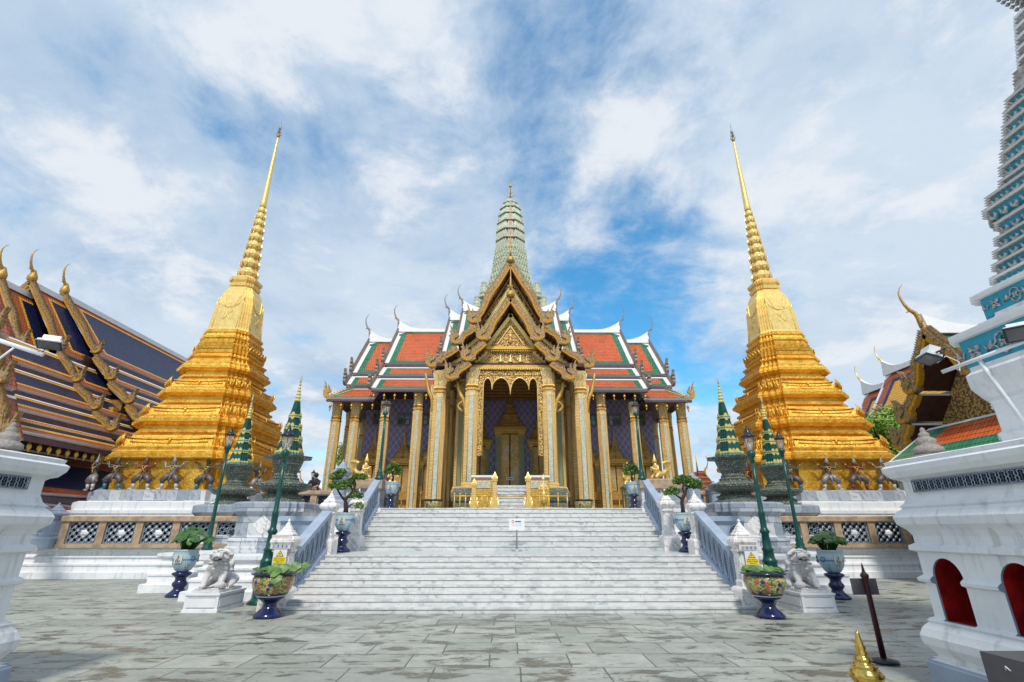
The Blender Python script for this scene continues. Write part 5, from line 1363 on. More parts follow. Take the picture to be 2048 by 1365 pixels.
def floral_planter(x_, y_, label, seed, trail):
    t = thing('planter', (x_, y_, 0), label, 'planter', 'yellow flowered pots at the foot of the stairs'); c = (x_, y_, 0)
    m = MB(); P = [(.27, 0), (.275, .05), (.24, .08), (.22, .11), (.14, .18), (.12, .25), (.13, .28), (.20, .34), (.25, .37), (.25, .385)]
    m.lathe(c, P, 28, 'glaze_blue'); m.build('stand', t)
    m = MB(); m.lathe(c, [(.20, .385), (.27, .40), (.28, .42)], 32, 'pot_panel'); m.lathe(c, [(.28, .42), (.30, .44), (.30, .455)], 32, 'glaze_blue')
    m.lathe(c, [(.30, .455), (.35, .54), (.385, .66), (.385, .74), (.36, .80)], 36, 'floral_glaze'); m.lathe(c, [(.36, .80), (.42, .825), (.425, .85), (.38, .85), (.34, .80)], 36, 'glaze_blue'); m.build('bowl', t)
    m = MB(); m.lathe(c, [(.35, .79), (.30, .81), (.05, .83)], 16, 'soil'); m.build('soil', t)
    random.seed(seed); m = MB()
    for i in range(70):
        a = random.random() * 6.283; d = .36 * math.sqrt(random.random())
        leaf_disc(m, (x_ + d * math.cos(a), y_ + d * math.sin(a), .86 + .07 * random.random()), .075, (random.uniform(-.5, .5), -.5 + random.uniform(-.3, .3), .8), 'leaf_lily', 8)
    if trail:
        for q, r in (((x_ + .18, y_ - .38, .88), .13), ((x_ + .30, y_ - .30, .95), .12), ((x_ + .22, y_ - .43, .76), .12), ((x_ + .42, y_ - .1, .97), .13), ((x_ + .52, y_ - .05, .93), .12), ((x_ + .60, y_, .98), .10), ((x_ + .1, y_ - .2, .95), .12)):
            leaf_disc(m, q, r, (random.uniform(-.4, .4), -.8, .5), 'leaf_lily', 10)
    m.build('leaves', t)
    t.scale = (1.02, 1.02, .94)
floral_planter(-4.87, 10.98, 'yellow flower-painted pot on a blue foot at the left stair corner, its leaves spilling over', 4, True)
floral_planter(5.0, 10.88, 'yellow flower-painted pot on a blue foot at the right stair corner, leaves kept inside', 8, False)
def bonsai(x_, y_, z_, k, branches, label, group, pads):
    t = pale_planter(x_, y_, z_, k, label, group)
    zt = z_ + 1.12 * k; m = MB()
    for br in branches:
        m.tube([(x_ + a, y_ + b_, zt + c_) for a, b_, c_, r in br], [r for a, b_, c_, r in br], 'bark', 8)
    m.build('trunk', t)
    random.seed(int(abs(x_) * 10 + z_ * 3)); m = MB()
    for (a, b_, c_, rx, rz_) in pads:
        for i in range(int(900 * rx * rx / .09)):
            th = random.random() * 6.283; u_ = random.uniform(-.75, 1); rr = math.sqrt(max(0, 1 - u_ * u_)) * random.uniform(.60, 1.12)
            lump = 1 + .18 * math.sin(th * 3 + a * 9) + .1 * math.sin(th * 7)
            q = Vector((x_ + a + rx * rr * math.cos(th) * lump, y_ + b_ + rx * .8 * rr * math.sin(th) * lump, zt + c_ + rz_ * u_ * lump))
            n_ = Vector((random.uniform(-1, 1), random.uniform(-1, 1), random.uniform(.0, 1.2))).normalized()
            w_ = random.uniform(.018, .034) * (1.3 if k < 1 else 1); A = n_.orthogonal().normalized(); B = n_.cross(A)
            m.add([tuple(q - A * w_), tuple(q - B * w_ * .6), tuple(q + A * w_), tuple(q + B * w_ * .6)], [(0, 1, 2, 3)], 'leaf_bonsai')
    m.build('foliage', t)
    return t
LB = [[(0, 0, -.05, .085), (.0, 0, .14, .07), (-.03, 0, .28, .062), (-.05, 0, .40, .05), (.04, 0, .52, .045), (.16, .02, .66, .04), (.20, 0, .84, .03), (.16, 0, .98, .022), (.28, 0, 1.08, .012)],
      [(-.05, 0, .38, .045), (-.14, -.03, .46, .036), (-.26, 0, .60, .028), (-.36, 0, .74, .014)], [(.0, 0, .18, .03), (.10, -.04, .22, .022), (.22, -.05, .30, .012), (.30, 0, .30, .008)],
      [(.02, 0, .46, .03), (.16, -.05, .46, .02), (.30, 0, .52, .01)], [(.16, 0, .66, .025), (-.02, 0, .86, .016), (-.2, .02, .95, .01)]]
LP = [(-.27, -.03, .80, .27, .13), (-.05, -.02, .86, .20, .11), (.28, -.05, .52, .20, .11), (.40, -.04, .22, .13, .10), (.32, 0, 1.06, .22, .09), (-.42, .05, 1.08, .20, .12), (-.30, .1, 1.22, .16, .07), (-.46, 0, .86, .12, .08), (.10, 0, .98, .12, .07)]
bonsai(-4.98, 15.5, .997, .94, LB, 'bonsai with several leafy pads in a pale pot on the left of the landing', 'bonsai pots on the stair landing', LP)
RB = [[(0, 0, -.05, .075), (.01, 0, .15, .06), (.0, 0, .32, .055), (.04, 0, .44, .05), (.14, 0, .58, .04), (.20, 0, .72, .028), (.30, 0, .82, .015)], [(.02, 0, .42, .035), (-.10, 0, .50, .026), (-.22, -.02, .60, .02), (-.36, 0, .64, .01)],
      [(.12, 0, .56, .035), (.08, .02, .72, .028), (.12, .02, .84, .022), (.02, 0, .98, .01)]]
RP = [(-.22, 0, .66, .17, .11), (-.40, -.02, .60, .14, .08), (.10, 0, .98, .25, .13), (-.06, 0, .93, .14, .08), (.42, 0, .86, .25, .13), (.55, .03, .80, .15, .09), (.28, 0, 1.0, .14, .08)]
bonsai(5.10, 15.5, .997, .94, RB, 'bonsai with three rounded crowns in a pale pot on the right of the landing', 'bonsai pots on the stair landing', RP)
UPB = [[(0, 0, -.05, .05), (.02, 0, .2, .04), (-.02, 0, .34, .032), (.06, 0, .48, .02), (.04, 0, .62, .012)], [(0, 0, .3, .025), (.16, 0, .36, .015), (.24, 0, .46, .008)], [(0, 0, .32, .02), (-.16, 0, .40, .01)]]
UPP = [(-.18, 0, .40, .17, .09), (.0, 0, .64, .20, .09), (.20, 0, .50, .17, .08), (.16, 0, .34, .14, .06), (-.12, 0, .56, .14, .07)]
bonsai(-4.62, 19.75, 2.354, .86, UPB, 'small bonsai in a pale pot behind the top of the left stair balustrade', 'bonsai pots on the terrace', UPP)
bonsai(4.72, 19.75, 2.354, .86, [[(-a, b_, c_, r) for a, b_, c_, r in br] for br in UPB], 'small bonsai in a pale pot behind the top of the right stair balustrade', 'bonsai pots on the terrace', [(-a, b_, c_, d, e) for a, b_, c_, d, e in UPP])
for x_, lb in ((-3.3, 'left'), (3.1, 'right')):
    t = thing('glazed_bowl', (x_, 21.9, 2.354), 'low flower-painted bowl on the terrace in front of the %s porch column' % lb, 'bowl', 'low bowls beside the porch'); c = (x_, 21.9, 2.354)
    m = MB(); m.lathe(c, [(.22, 0), (.30, .06), (.37, .2), (.40, .36), (.36, .40)], 28, 'floral_glaze'); m.build('bowl', t)
    m = MB(); m.lathe(c, [(.38, .40), (.43, .42), (.43, .45), (.36, .45), (.34, .40)], 28, 'iron_black'); m.build('rim', t)

# ================================================================ MARBLE LIONS
def lion(x_, y_, rz, label, mir=False, src=None):
    t = thing('stone_lion', (0, 0, 0), label, 'statue', 'white marble guardian lions by the stairs')
    # body faces -Y, head turned toward +X
    P = [(0, .26, .20, (.17, .16)), (0, .12, .30, (.18, .18)), (0, -.02, .40, (.17, .19)), (0, -.12, .50, (.155, .17)), (0.02, -.17, .66, (.15, .15)), (0.05, -.22, .76, (.16, .15)), (.08, -.34, .73, (.10, .10)),
         (.13, -.14, .40, .09), (.15, -.22, .24, .06), (.15, -.26, .08, .055), (.15, -.34, .045, .06),
         (-.13, -.14, .40, .09), (-.15, -.20, .24, .06), (-.15, -.24, .08, .055), (-.15, -.33, .045, .06),
         (.17, .20, .20, .11), (.20, .04, .12, .07), (.20, -.06, .05, .06),
         (-.17, .20, .20, .11), (-.20, .04, .12, .07), (-.20, -.06, .05, .06),
         (0, .36, .30, .07), (-.02, .40, .46, .06), (0.0, .36, .56, .07), (.02, .38, .66, .03)]
    E = [(0, 1), (1, 2), (2, 3), (3, 4), (4, 5), (5, 6), (3, 7), (7, 8), (8, 9), (9, 10), (3, 11), (11, 12), (12, 13), (13, 14), (0, 15), (15, 16), (16, 17), (0, 18), (18, 19), (19, 20), (0, 21), (21, 22), (22, 23), (23, 24)]
    body = skin_body('body', P, E, t, 'lion_marble', 2)
    m = MB()
    HC = Vector((.05, -.24, .78))
    for i in range(70):      # curled mane
        a = random.uniform(.35, 2 * math.pi - .35) - math.pi / 2; el = random.uniform(-.5, 1.3)
        d = Vector((math.cos(a + math.pi) * math.cos(el), abs(math.sin(a)) * .6 * math.cos(el) + .15, math.sin(el)))
        q = HC + Vector((d.x * .17, .02 + d.y * .15, d.z * .16)); r = .045
        m.lathe(tuple(q), [(.005, -r), (r * .8, -r * .5), (r, 0), (r * .8, r * .5), (.005, r)], 7, 'lion_marble')
    m.build('mane', t)
    m = MB()     # muzzle, jaw, brow, nose
    m.tube([(.07, -.34, .80), (.09, -.44, .78)], [.10, .085], 'lion_marble', 10); m.tube([(.07, -.32, .68), (.09, -.42, .655)], [.075, .06], 'lion_marble', 10)
    m.tube([(.01, -.42, .725), (.09, -.475, .72), (.17, -.42, .725)], .022, 'dark_slot', 6)
    for s_ in (-1, 1):
        m.lathe((.08 + s_ * .065, -.375, .855), [(.004, -.03), (.03, 0), (.004, .03)], 8, 'lion_marble'); m.tube([(.08 + s_ * .02, -.39, .89), (.08 + s_ * .11, -.35, .90)], [.028, .016], 'lion_marble', 6)
        m.tube([(.08 + s_ * .15, -.26, .86), (.08 + s_ * .21, -.24, .80)], [.05, .02], 'lion_marble', 6)
        for q in range(3): m.tube([(.08 + s_ * .03 * q * .9, -.49, .745), (.08 + s_ * .03 * q * .9, -.49, .715)], [.012, .004], 'statue_white', 4)
    m.lathe((.09, -.475, .80), [(.005, -.03), (.04, 0), (.005, .035)], 8, 'lion_marble'); m.build('face', t)
    m = MB()     # collar, bell, toes, ball
    m.tube([(.16 * math.cos(a) + .02, -.17 + .15 * math.sin(a), .59 - .05 * math.cos(a * 1.0 - 1.5)) for a in [2 * math.pi * k / 18 for k in range(19)]], .02, 'lion_marble', 6)
    m.lathe((.03, -.34, .50), [(.005, -.045), (.045, 0), (.005, .045)], 10, 'lion_marble'); m.build('collar', t)
    for lx, ly in ((.15, -.37), (-.15, -.36), (.20, -.10), (-.20, -.10)):
        m = MB()
        for q in range(4): m.lathe((lx - .045 + q * .03, ly - .02, .03), [(.004, -.03), (.02, 0), (.004, .03)], 6, 'lion_marble')
        m.build('toes', t)
    m = MB(); m.lathe((.17, -.30, .12), [(.01, -.09), (.07, -.06), (.095, 0), (.07, .06), (.01, .09)], 12, 'lion_marble'); m.build('ball', t)
    m = MB(); m.box(-.24, .24, -.42, .44, -.045, .015, 'lion_marble'); m.build('slab', t)
    if mir: t.scale.x = -1
    t.location = (x_, y_, .40); t.rotation_euler.z = rz; t.scale = (1.22 * t.scale.x, 1.12, .84)
    p_ = thing('lion_pedestal', (x_, y_, 0), '%s white panelled pedestal under a marble lion' % ('left' if x_ < 0 else 'right'), 'pedestal', 'white lion pedestals')
    m = MB(); off = MB()
    for w_, d, z0, z1 in ((.37, .56, 0, .05), (.35, .54, .05, .32), (.37, .56, .32, .36)): m.box(-w_, w_, -d, d, z0, z1 - .0005, 'white_plaster')
    for s_ in (-1, 1):
        m.box(-.29, .29, s_ * .54 - .008, s_ * .54 + .008, .09, .28, 'white_trim'); m.box(s_ * .35 - .008, s_ * .35 + .008, -.48, .48, .09, .28, 'white_trim')
        # groove round each panel
        for a, b_ in ((.09, .096), (.274, .28)): m.box(-.29, .29, s_ * .54 - .012, s_ * .54 + .012, a, b_, 'grille_grey'); m.box(s_ * .35 - .012, s_ * .35 + .012, -.48, .48, a, b_, 'grille_grey')
    off_ = ORG.pop(p_); o = m.build('plinth', p_); ORG[p_] = off_
    p_.rotation_euler.z = rz
lion(-6.55, 12.1, R(0), 'seated white marble lion with curly mane left of the stairs, turned toward them')
lion(6.35, 12.0, R(0), 'seated white marble lion with curly mane right of the stairs, turned toward them', True)
# ================================================================ SIDE TEMPLES
NB = ('tile_navy_y', 'tile_rust_y', 'white_trim', 'tile_yellow_y', .16)
lt_ = thing('blue_roofed_temple', (-26, 30, 0), 'large temple at far left with dark blue, rust and yellow tiled roofs in overlapping tiers', 'temple')
def side_roof(root, rx, tiers, ya, yb, cols, nm, kw0, kw1, sgn=1, ns=.9, H=1.9, bt='barge_bronze', both=True, rise=.5):
    first = None
    for k, ((u0, z0), (u1, z1)) in enumerate(tiers):
        for e in ((sgn, -sgn) if both else (sgn,)):
            m = MB(); slab(m, (rx + e * u0, ya, z0), (rx + e * u0, yb, z0), (rx + e * u1, yb, z1), (rx + e * u1, ya, z1), cols, (1, 0), **(kw0 if k == 0 else kw1))
            m.box(*sorted((rx + e * (u1 - .16), rx + e * (u1 + .02))), ya + .1, yb, z1 - .36, z1 - .15, 'eave_purple')
            o = m.build(nm if k == 0 and e == sgn else 'lower_roof' if e == sgn else 'rear_roof', root)
            if k == 0 and e == sgn: first = o
    m = MB(); m.box(rx - .14, rx + .14, ya, yb, tiers[0][0][1] - .1, tiers[0][0][1] + .2, 'white_trim'); m.build('ridge', first)
    m = MB(); ng = []; barge(m, ng, [((a[0], a[1] + .12), (b_[0] + .05, b_[1] + .1)) for a, b_ in tiers], ya - .14, .14, .24, lambda u_, w_, z_: (rx + sgn * u_, w_, z_), mt=bt, leaf=.13, ns=ns * .72, wave=.07)
    m.build('bargeboard', first)
    for q in ng: q.build('naga_finial', first)
    m = MB(); chofa(m, (rx, ya - .1, tiers[0][0][1] + .15), (0, -1, 0), H, 'gold_aged'); m.lathe((rx, ya - .1, tiers[0][0][1] + .1), [(.1, 0), (.22, .15), (.22, .35), (.12, .6), (.06, .75)], 8, 'gold_aged'); m.build('roof_horn', first)
    return first
k0 = dict(wh=.22, gr=.62, top=.42, bot=.30); k1 = dict(wh=.22, gr=.45, top=.10, bot=.24, wtop=.14)
T3 = [((0, 14.25), (2.9, 10.78)), ((2.95, 10.42), (4.15, 9.25)), ((4.2, 8.95), (5.5, 7.95)), ((5.5, 7.68), (6.25, 7.0))]
side_roof(lt_, -26, T3, 26.0, 48, NB, 'main_roof', k0, k1)
T2 = [((0, 14.0), (2.75, 10.25)), ((2.8, 9.95), (4.15, 8.55)), ((4.15, 8.25), (5.5, 7.15)), ((5.5, 6.85), (6.6, 6.1))]
side_roof(lt_, -26, T2, 24.0, 26.4, NB, 'front_roof', k0, k1)
T1 = [((0, 13.4), (2.2, 10.0)), ((2.25, 9.7), (3.3, 8.2)), ((3.3, 7.9), (4.1, 6.7)), ((4.1, 6.4), (4.6, 5.5))]
side_roof(lt_, -26.1, T1, 22.6, 24.3, NB, 'porch_roof', k0, k1)
T2 = T2 + [((6.55, 5.8), (7.35, 5.15))]
for k in (1, 2, 3, 4):      # aisle roofs running on toward the camera beyond the front gable
    (u0, z0), (u1, z1) = T2[k]
    m = MB(); slab(m, (-26 + u0, 19.6 - k * .3, z0), (-26 + u0, 24.1, z0), (-26 + u1, 24.1, z1), (-26 + u1, 19.2 - k * .3, z1), NB, (1, 0), **k1); m.box(-26 + u1 - .16, -26 + u1 + .02, 19.7 - k * .3, 24.1, z1 - .36, z1 - .15, 'eave_purple'); m.build('lower_roof', lt_)
for i in range(12):
    m = MB(); q = (-18.8, 18.6 + i * .45, 4.86); m.tube([q, (q[0], q[1], q[2] - .12)], .012, 'gold_paint', 4); m.lathe(q, [(.02, -.10), (.07, -.16), (.09, -.26), (.04, -.36), (.01, -.44)], 6, 'gold_paint'); m.build('eave_bell', lt_)
m = MB(); m.box(-27, -21.3, 20.4, 26.2, 0, 5.9, 'soffit_red'); m.box(-31, -21.0, 26.2, 47, 0, 8.2, 'soffit_gold'); m.box(-29, -23.2, 25.5, 47, 8.2, 10.5, 'soffit_red')
for i in range(16): m.box(-21.0, -20.75, 25.4 + i * 1.35, 25.75 + i * 1.35, 2.3, 7.6, 'gold_band')
m.build('wall', lt_)
m = MB()
for i in range(40):
    x_, y_, z_ = -19.72, 26.3 + i * .5, 6.72
    m.tube([(x_, y_, z_), (x_, y_, z_ - .15)], .012, 'gold_paint', 4); m.lathe((x_, y_, z_), [(.02, -.14), (.08, -.2), (.1, -.32), (.05, -.42), (.01, -.52)], 6, 'gold_paint')
tag(m.build('eave_bells', lt_))
# low gallery roof in front of it
gl = thing('gallery', (-20.5, 26, 0), 'low gallery with blue and rust tiled roof in front of the blue-roofed temple', 'gallery')
m = MB(); slab(m, (-20.1, 17.5, 4.72), (-20.1, 40, 4.72), (-18.55, 40, 2.98), (-18.55, 17.5, 2.98), NB[:3], (1, 0), top=.5, bot=.35, wtop=.12, wh=.1, gr=.3); m.box(-18.75, -18.5, 17.5, 40, 2.62, 2.84, 'eave_purple'); m.build('roof', gl)
m = MB(); slab(m, (-18.6, 17.5, 2.6), (-18.6, 40, 2.6), (-17.95, 40, 1.9), (-17.95, 17.5, 1.9), NB[:3], (1, 0), top=.12, bot=.2, wtop=.12, wh=.1, gr=.3); m.build('lower_roof', gl)
m = MB(); m.box(-24, -18.9, 17.6, 40, 0, 3.0, 'white_plaster'); m.build('wall', gl)
# near porch at the very left edge
pg = thing('gilded_porch', (-19.15, 15.5, 0), 'gilded porch gable with serpent-crested bargeboards cut off by the left edge of the view', 'porch')
TP = [((0, 10.2), (1.6, 7.9)), ((1.6, 7.7), (2.5, 6.0)), ((2.5, 5.8), (3.3, 4.3))]
side_roof(pg, -18.95 - .2, TP, 15.5, 16.1, ('tile_rust_y', 'tile_rust_y', 'white_trim'), 'porch_roof', k0, k1, ns=.9, H=1.6, both=False)
m = MB(); m.box(-21.6, -18.2, 15.9, 16.1, 0, 6.0, 'soffit_red'); m.build('wall', pg)

# right: small gabled hall behind the white tower
rg_ = thing('orange_green_hall', (16.5, 15.2, 0), 'gabled hall on the right with gilded pediment above an orange and green skirt roof', 'hall')
TR = [((0, 7.85), (1.15, 6.15)), ((1.1, 6.0), (1.8, 5.25)), ((1.78, 5.1), (2.3, 4.4))]
for k, ((u0, z0), (u1, z1)) in enumerate(TR):
    for e in (-1, 1):
        m = MB(); slab(m, (14.0, 15.2 + e * u0, z0), (21, 15.2 + e * u0, z0), (21, 15.2 + e * u1, z1), (14.0, 15.2 + e * u1, z1), OG, (1, 0), top=.2, bot=.25, und='soffit_red'); m.build('main_roof' if k == 0 else 'lower_roof', rg_)
m = MB(); ridge(m, (21, 15.2, 7.85), (13.95, 15.2, 7.85), .45, 1.8, h=.2, w_=.16); m.build('ridge', rg_)
m = MB(); ng = []; barge(m, ng, TR, 13.86, .2, .30, lambda u_, w_, z_: (w_, 15.2 + u_, z_), mt='barge_bronze', leaf=.13, ns=.72, wave=.07); m.build('bargeboard', rg_)
for q in ng: q.build('naga_finial', rg_)
m = MB(); chofa(m, (13.95, 15.25, 8.1), (-1, .25, 0), 1.6, 'gold_aged'); m.lathe((14.0, 15.2, 7.9), [(.08, -.1), (.12, .05), (.10, .2), (.05, .4)], 8, 'gold_aged'); m.build('roof_horn', rg_)
m = MB(); m.prism([(15.2, 7.3), (13.2, 4.85), (17.2, 4.85)], 'x', 15.1, 15.3, 'gold_carved_fine'); m.box(14.95, 15.1, 13.1, 17.3, 4.75, 4.95, 'gold_band')
for i in range(34): m.tube([(15.0, 13.2 + i * .12, 4.76), (14.97, 13.2 + i * .12, 4.62)], [.05, .01], 'gold_smooth', 4)
m.build('pediment', rg_)
m = MB(); slab(m, (14.35, 16.7, 4.86), (14.35, 9.5, 4.86), (13.15, 9.5, 3.82), (13.15, 17.35, 3.82), ('tile_orange_y', 'tile_green_y', 'white_trim'), (1, 0), top=.05, bot=.5, gr=.9, wh=.12, wtop=.14); m.build('skirt_roof', rg_)
m = MB(); m.box(14.4, 21, 13.2, 17.2, 0, 4.7, 'white_plaster'); m.box(13.5, 14.4, 9.5, 16.9, 0, 3.65, 'white_plaster'); m.box(15.4, 21, 14.2, 16.2, 4.7, 6.6, 'soffit_red'); m.build('wall', rg_)
r2 = thing('small_gabled_roof', (17.0, 13.9, 0), 'roof with two more golden horns peeking above the white tower on the right', 'hall')
m = MB()
for e in (-1, 1): slab(m, (17.0, 13.9, 9.2), (22, 13.9, 9.2), (22, 13.9 + e * 1.6, 7.0), (17.0, 13.9 + e * 1.6, 7.0), OG, (1, 0), top=.2, bot=.2)
m.build('roof', r2)
m = MB(); chofa(m, (16.95, 13.95, 9.2), (-1, .2, 0), 1.35, 'gold_aged'); m.build('roof_horn', r2)
m = MB(); m.box(17.5, 22, 13.0, 14.8, 0, 7.2, 'white_plaster'); m.build('wall', r2)

# right background: yellow-panelled roof running away from the camera
yr = thing('yellow_roofed_temple', (24, 27, 0), 'temple beyond the tree on the right with rust, navy and yellow panelled roof', 'temple')
RB_ = ('tile_yellow_y', 'tile_rust_y', 'white_trim')
def yroof(x_, ya, yb, zt, zb, w_, nm):
    m = MB()
    A = (x_, yb, zt); B = (x_, ya, zt); C_ = (x_ - w_, ya, zb); D = (x_ - w_, yb, zb)
    slab(m, A, B, C_, D, ('tile_yellow_y', 'tile_rust_y', 'white_trim', 'tile_navy_y', .28), (1, 0), wh=.24, gr=.60, top=.7, bot=.5, chop=.5)
    m.box(x_ - w_ - .02, x_ - w_ + .15, ya, yb, zb - .38, zb - .15, 'eave_purple')
    o = m.build(nm, yr)
    m = MB(); slab(m, (x_, ya, zt), (x_, yb, zt), (x_ + w_, yb, zb), (x_ + w_, ya, zb), ('tile_yellow_y', 'tile_rust_y', 'white_trim'), (0, 1)); m.build('rear_roof', yr)
    m = MB(); ridge(m, (x_, ya, zt), (x_, yb + .1, zt), .75, 1.8, h=.2, w_=.16); m.build('ridge', o)
    m = MB(); chofa(m, (x_, yb + .1, zt + .6), (0, 1, 0), 1.5, 'gold_smooth'); m.build('roof_horn', o)
yroof(24, 14, 29.6, 10.85, 7.5, 2.3, 'main_roof'); yroof(24, 29.0, 31.8, 10.2, 7.0, 2.1, 'end_roof')
m = MB(); m.box(22.6, 25.6, 14, 31, 0, 8.2, 'white_plaster'); m.box(22.4, 22.55, 26.3, 26.9, 6.6, 7.0, 'iron_black'); m.build('wall', yr)

# distant gables either side of the hall
for x_, y_, z_, lb in ((-16.4, 40, 3.6, 'left'), (15.3, 40, 4.6, 'right')):
    t = thing('distant_gable', (x_, y_, 0), 'tiny far-off tiled gable with a curled finial, %s of the hall' % lb, 'hall', 'distant gables')
    m = MB(); m.prism([(x_ - 1.2, z_), (x_ + 1.2, z_), (x_ + .2, z_ + 1.4), (x_ - .2, z_ + 1.4)], 'y', y_, y_ + 4, 'tile_rust_y'); m.build('roof', t)
    m = MB(); chofa(m, (x_ + .3, y_, z_ + 1.1), (-1 if x_ < 0 else 1, 0, 0), 1.5, 'amber_tile'); m.tube([(x_ - .3, y_ - .1, z_ + 1.3), (x_ - .3, y_ - .1, z_ + 2.6)], [.08, .01], 'gold_aged', 5); m.build('roof_horn', t)
    m = MB(); m.box(x_ - 1.0, x_ + 1.0, y_ + .2, y_ + 3.8, 2.35, z_, 'white_plaster'); m.build('wall', t)

# ================================================================ TREES
def tree(x_, y_, z_, H, R_, label, clumps, n, lw, seed, group=None, zlo=.35):
    random.seed(seed); t = thing('leafy_tree', (x_, y_, z_), label, 'tree', group)
    m = MB(); m.tube([(x_, y_, z_), (x_ + .1, y_, z_ + H * .3), (x_ - .1, y_ + .1, z_ + H * .55), (x_ + .1, y_, z_ + H * .8)], [.26, .2, .13, .05], 'bark', 8)
    cs = []
    for i in range(clumps):
        a = random.random() * 6.283; r = R_ * (.15 + .75 * random.random()); zz_ = z_ + H * (zlo + (1 - zlo) * random.random() ** .8); r *= 1.1 - .6 * ((zz_ - z_) / H) ** 3
        c = Vector((x_ + r * math.cos(a), y_ + r * math.sin(a), zz_)); cs.append(c)
        m.tube([(x_, y_, z_ + H * .35), Vector((x_, y_, z_ + H * .45)).lerp(c, .5) + Vector((0, 0, .1)), c], [.08, .05, .015], 'bark', 5)
    m.build('trunk', t); m = MB()
    for c in cs:
        cr = R_ * random.uniform(.20, .36)
        for i in range(n):
            d = Vector((random.gauss(0, 1), random.gauss(0, 1), random.gauss(0, .8))); d = d.normalized() * cr * random.random() ** .4
            q = c + d; nn = (d.normalized() + Vector((random.uniform(-.7, .7), random.uniform(-.7, .7), random.uniform(-.2, .9)))).normalized()
            w_ = lw * random.uniform(.6, 1.2); A = nn.orthogonal().normalized(); B = nn.cross(A); a = random.random() * 3; A, B = A * math.cos(a) + B * math.sin(a), B * math.cos(a) - A * math.sin(a)
            m.add([tuple(q - A * w_), tuple(q - B * w_ * .45), tuple(q + A * w_), tuple(q + B * w_ * .45)], [(0, 1, 2, 3)], 'leaf_tree')
    m.build('crown', t)
tree(20.9, 27.6, 2.35, 5.4, 2.6, 'bright green leafy tree between the right gold monument and the yellow-panelled temple', 60, 330, .10, 5)
tree(-14.3, 44, 2.35, 6.2, 1.8, 'narrow green tree glimpsed between the hall columns on the left', 22, 120, .13, 6)

# ================================================================ WHITE TOWERS IN THE FOREGROUND
TP_ = [(.13, 0), (.13, .24), (.10, .27), (.04, .29), (.05, .33), (.12, .42), (.13, .50), (.10, .58), (.045, .64), (.06, .66), (.0, .69), (.0, 1.035), (.045, 1.055), (.05, 1.085), (.02, 1.11), (0, 1.12), (0, 1.36), (.05, 1.38), (.05, 1.43), (0, 1.46), (.0, 1.54), (.03, 1.60), (.09, 1.66), (.105, 1.74), (.07, 1.80), (.02, 1.84), (.04, 1.86), (.0, 1.90), (-.03, 1.98), (-.03, 2.14), (.0, 2.17), (.05, 2.19), (.09, 2.25), (.10, 2.31), (.06, 2.34), (.07, 2.38), (.0, 2.40), (-.2, 2.40)]
def tower_base(x0, x1, y0, y1, P, t, name):
    m = MB(); rg = []
    cx, cy = (x0 + x1) / 2, (y0 + y1) / 2
    for d, z_ in P: rg.append([(cx + a, cy + b_, z_) for a, b_ in stepsec((x1 - x0) / 2 + d, (y1 - y0) / 2 + d, 1, .10)])
    mats_ = ['blue_grey_paint' if P[i + 1][1] <= .272 else 'white_plaster' for i in range(len(P) - 1)]
    m.rings(rg, mats_)
    return m.build(name, t)
tw = thing('prang_tower', (8.1, 2.8, 0), 'white based tower with turquoise and porcelain tiers, cut off by the right picture edge', 'tower')
rb = tower_base(4.6, 11.6, -.7, 6.27, TP_, tw, 'lower_base')
import bmesh
def fixn(me):
    b_ = bmesh.new(); b_.from_mesh(me); bmesh.ops.recalc_face_normals(b_, faces=b_.faces); b_.to_mesh(me); b_.free()
# cut the arched niches through the wall
def niches(base, xf, ys, sgn, t):
    for (y0, y1) in ys:
        cut = MB(); yc, hw = (y0 + y1) / 2, (y1 - y0) / 2
        out = [(y0, .675), (y1, .675), (y1, 1.1)] + [(yc + hw * math.cos(a), 1.10 + .21 * math.sin(a)) for a in [math.pi * k / 14 for k in range(1, 14)]] + [(y0, 1.1)]
        cut.prism(out, 'x', xf - .4 * sgn * -1 if False else min(xf - sgn * .4, xf + sgn * .55), max(xf - sgn * .4, xf + sgn * .55), 'niche_red')
        co = cut.build('niche_cut'); fixn(co.data); fixn(base.data); md = base.modifiers.new('niche', 'BOOLEAN'); md.operation = 'DIFFERENCE'; md.object = co; md.solver = 'EXACT'
        bpy.context.view_layer.update()
        dg = bpy.context.evaluated_depsgraph_get(); nm = bpy.data.meshes.new_from_object(base.evaluated_get(dg)); base.modifiers.clear(); base.data = nm; bpy.data.objects.remove(co)
        # red lining
        m = MB(); rim = [(a, b_) for a, b_ in out]; n = len(rim); d0, d1 = xf + sgn * .02, xf + sgn * .53
        cy_, cz_ = yc, .98
        ins = [((a - cy_) * .985 + cy_, (b_ - cz_) * .988 + cz_) for a, b_ in rim]
        v = [(d0, a, b_) for a, b_ in ins] + [(d1, a, b_) for a, b_ in ins]
        m.add(v, [(i, (i + 1) % n, n + (i + 1) % n, n + i) for i in range(n)] + [tuple(range(n, 2 * n))], 'niche_red')
        m.build('red_niche', t)
niches(rb, 4.6, [(5.64, 6.03), (4.82, 5.22), (4.0, 4.4), (3.2, 3.6)], 1, tw)
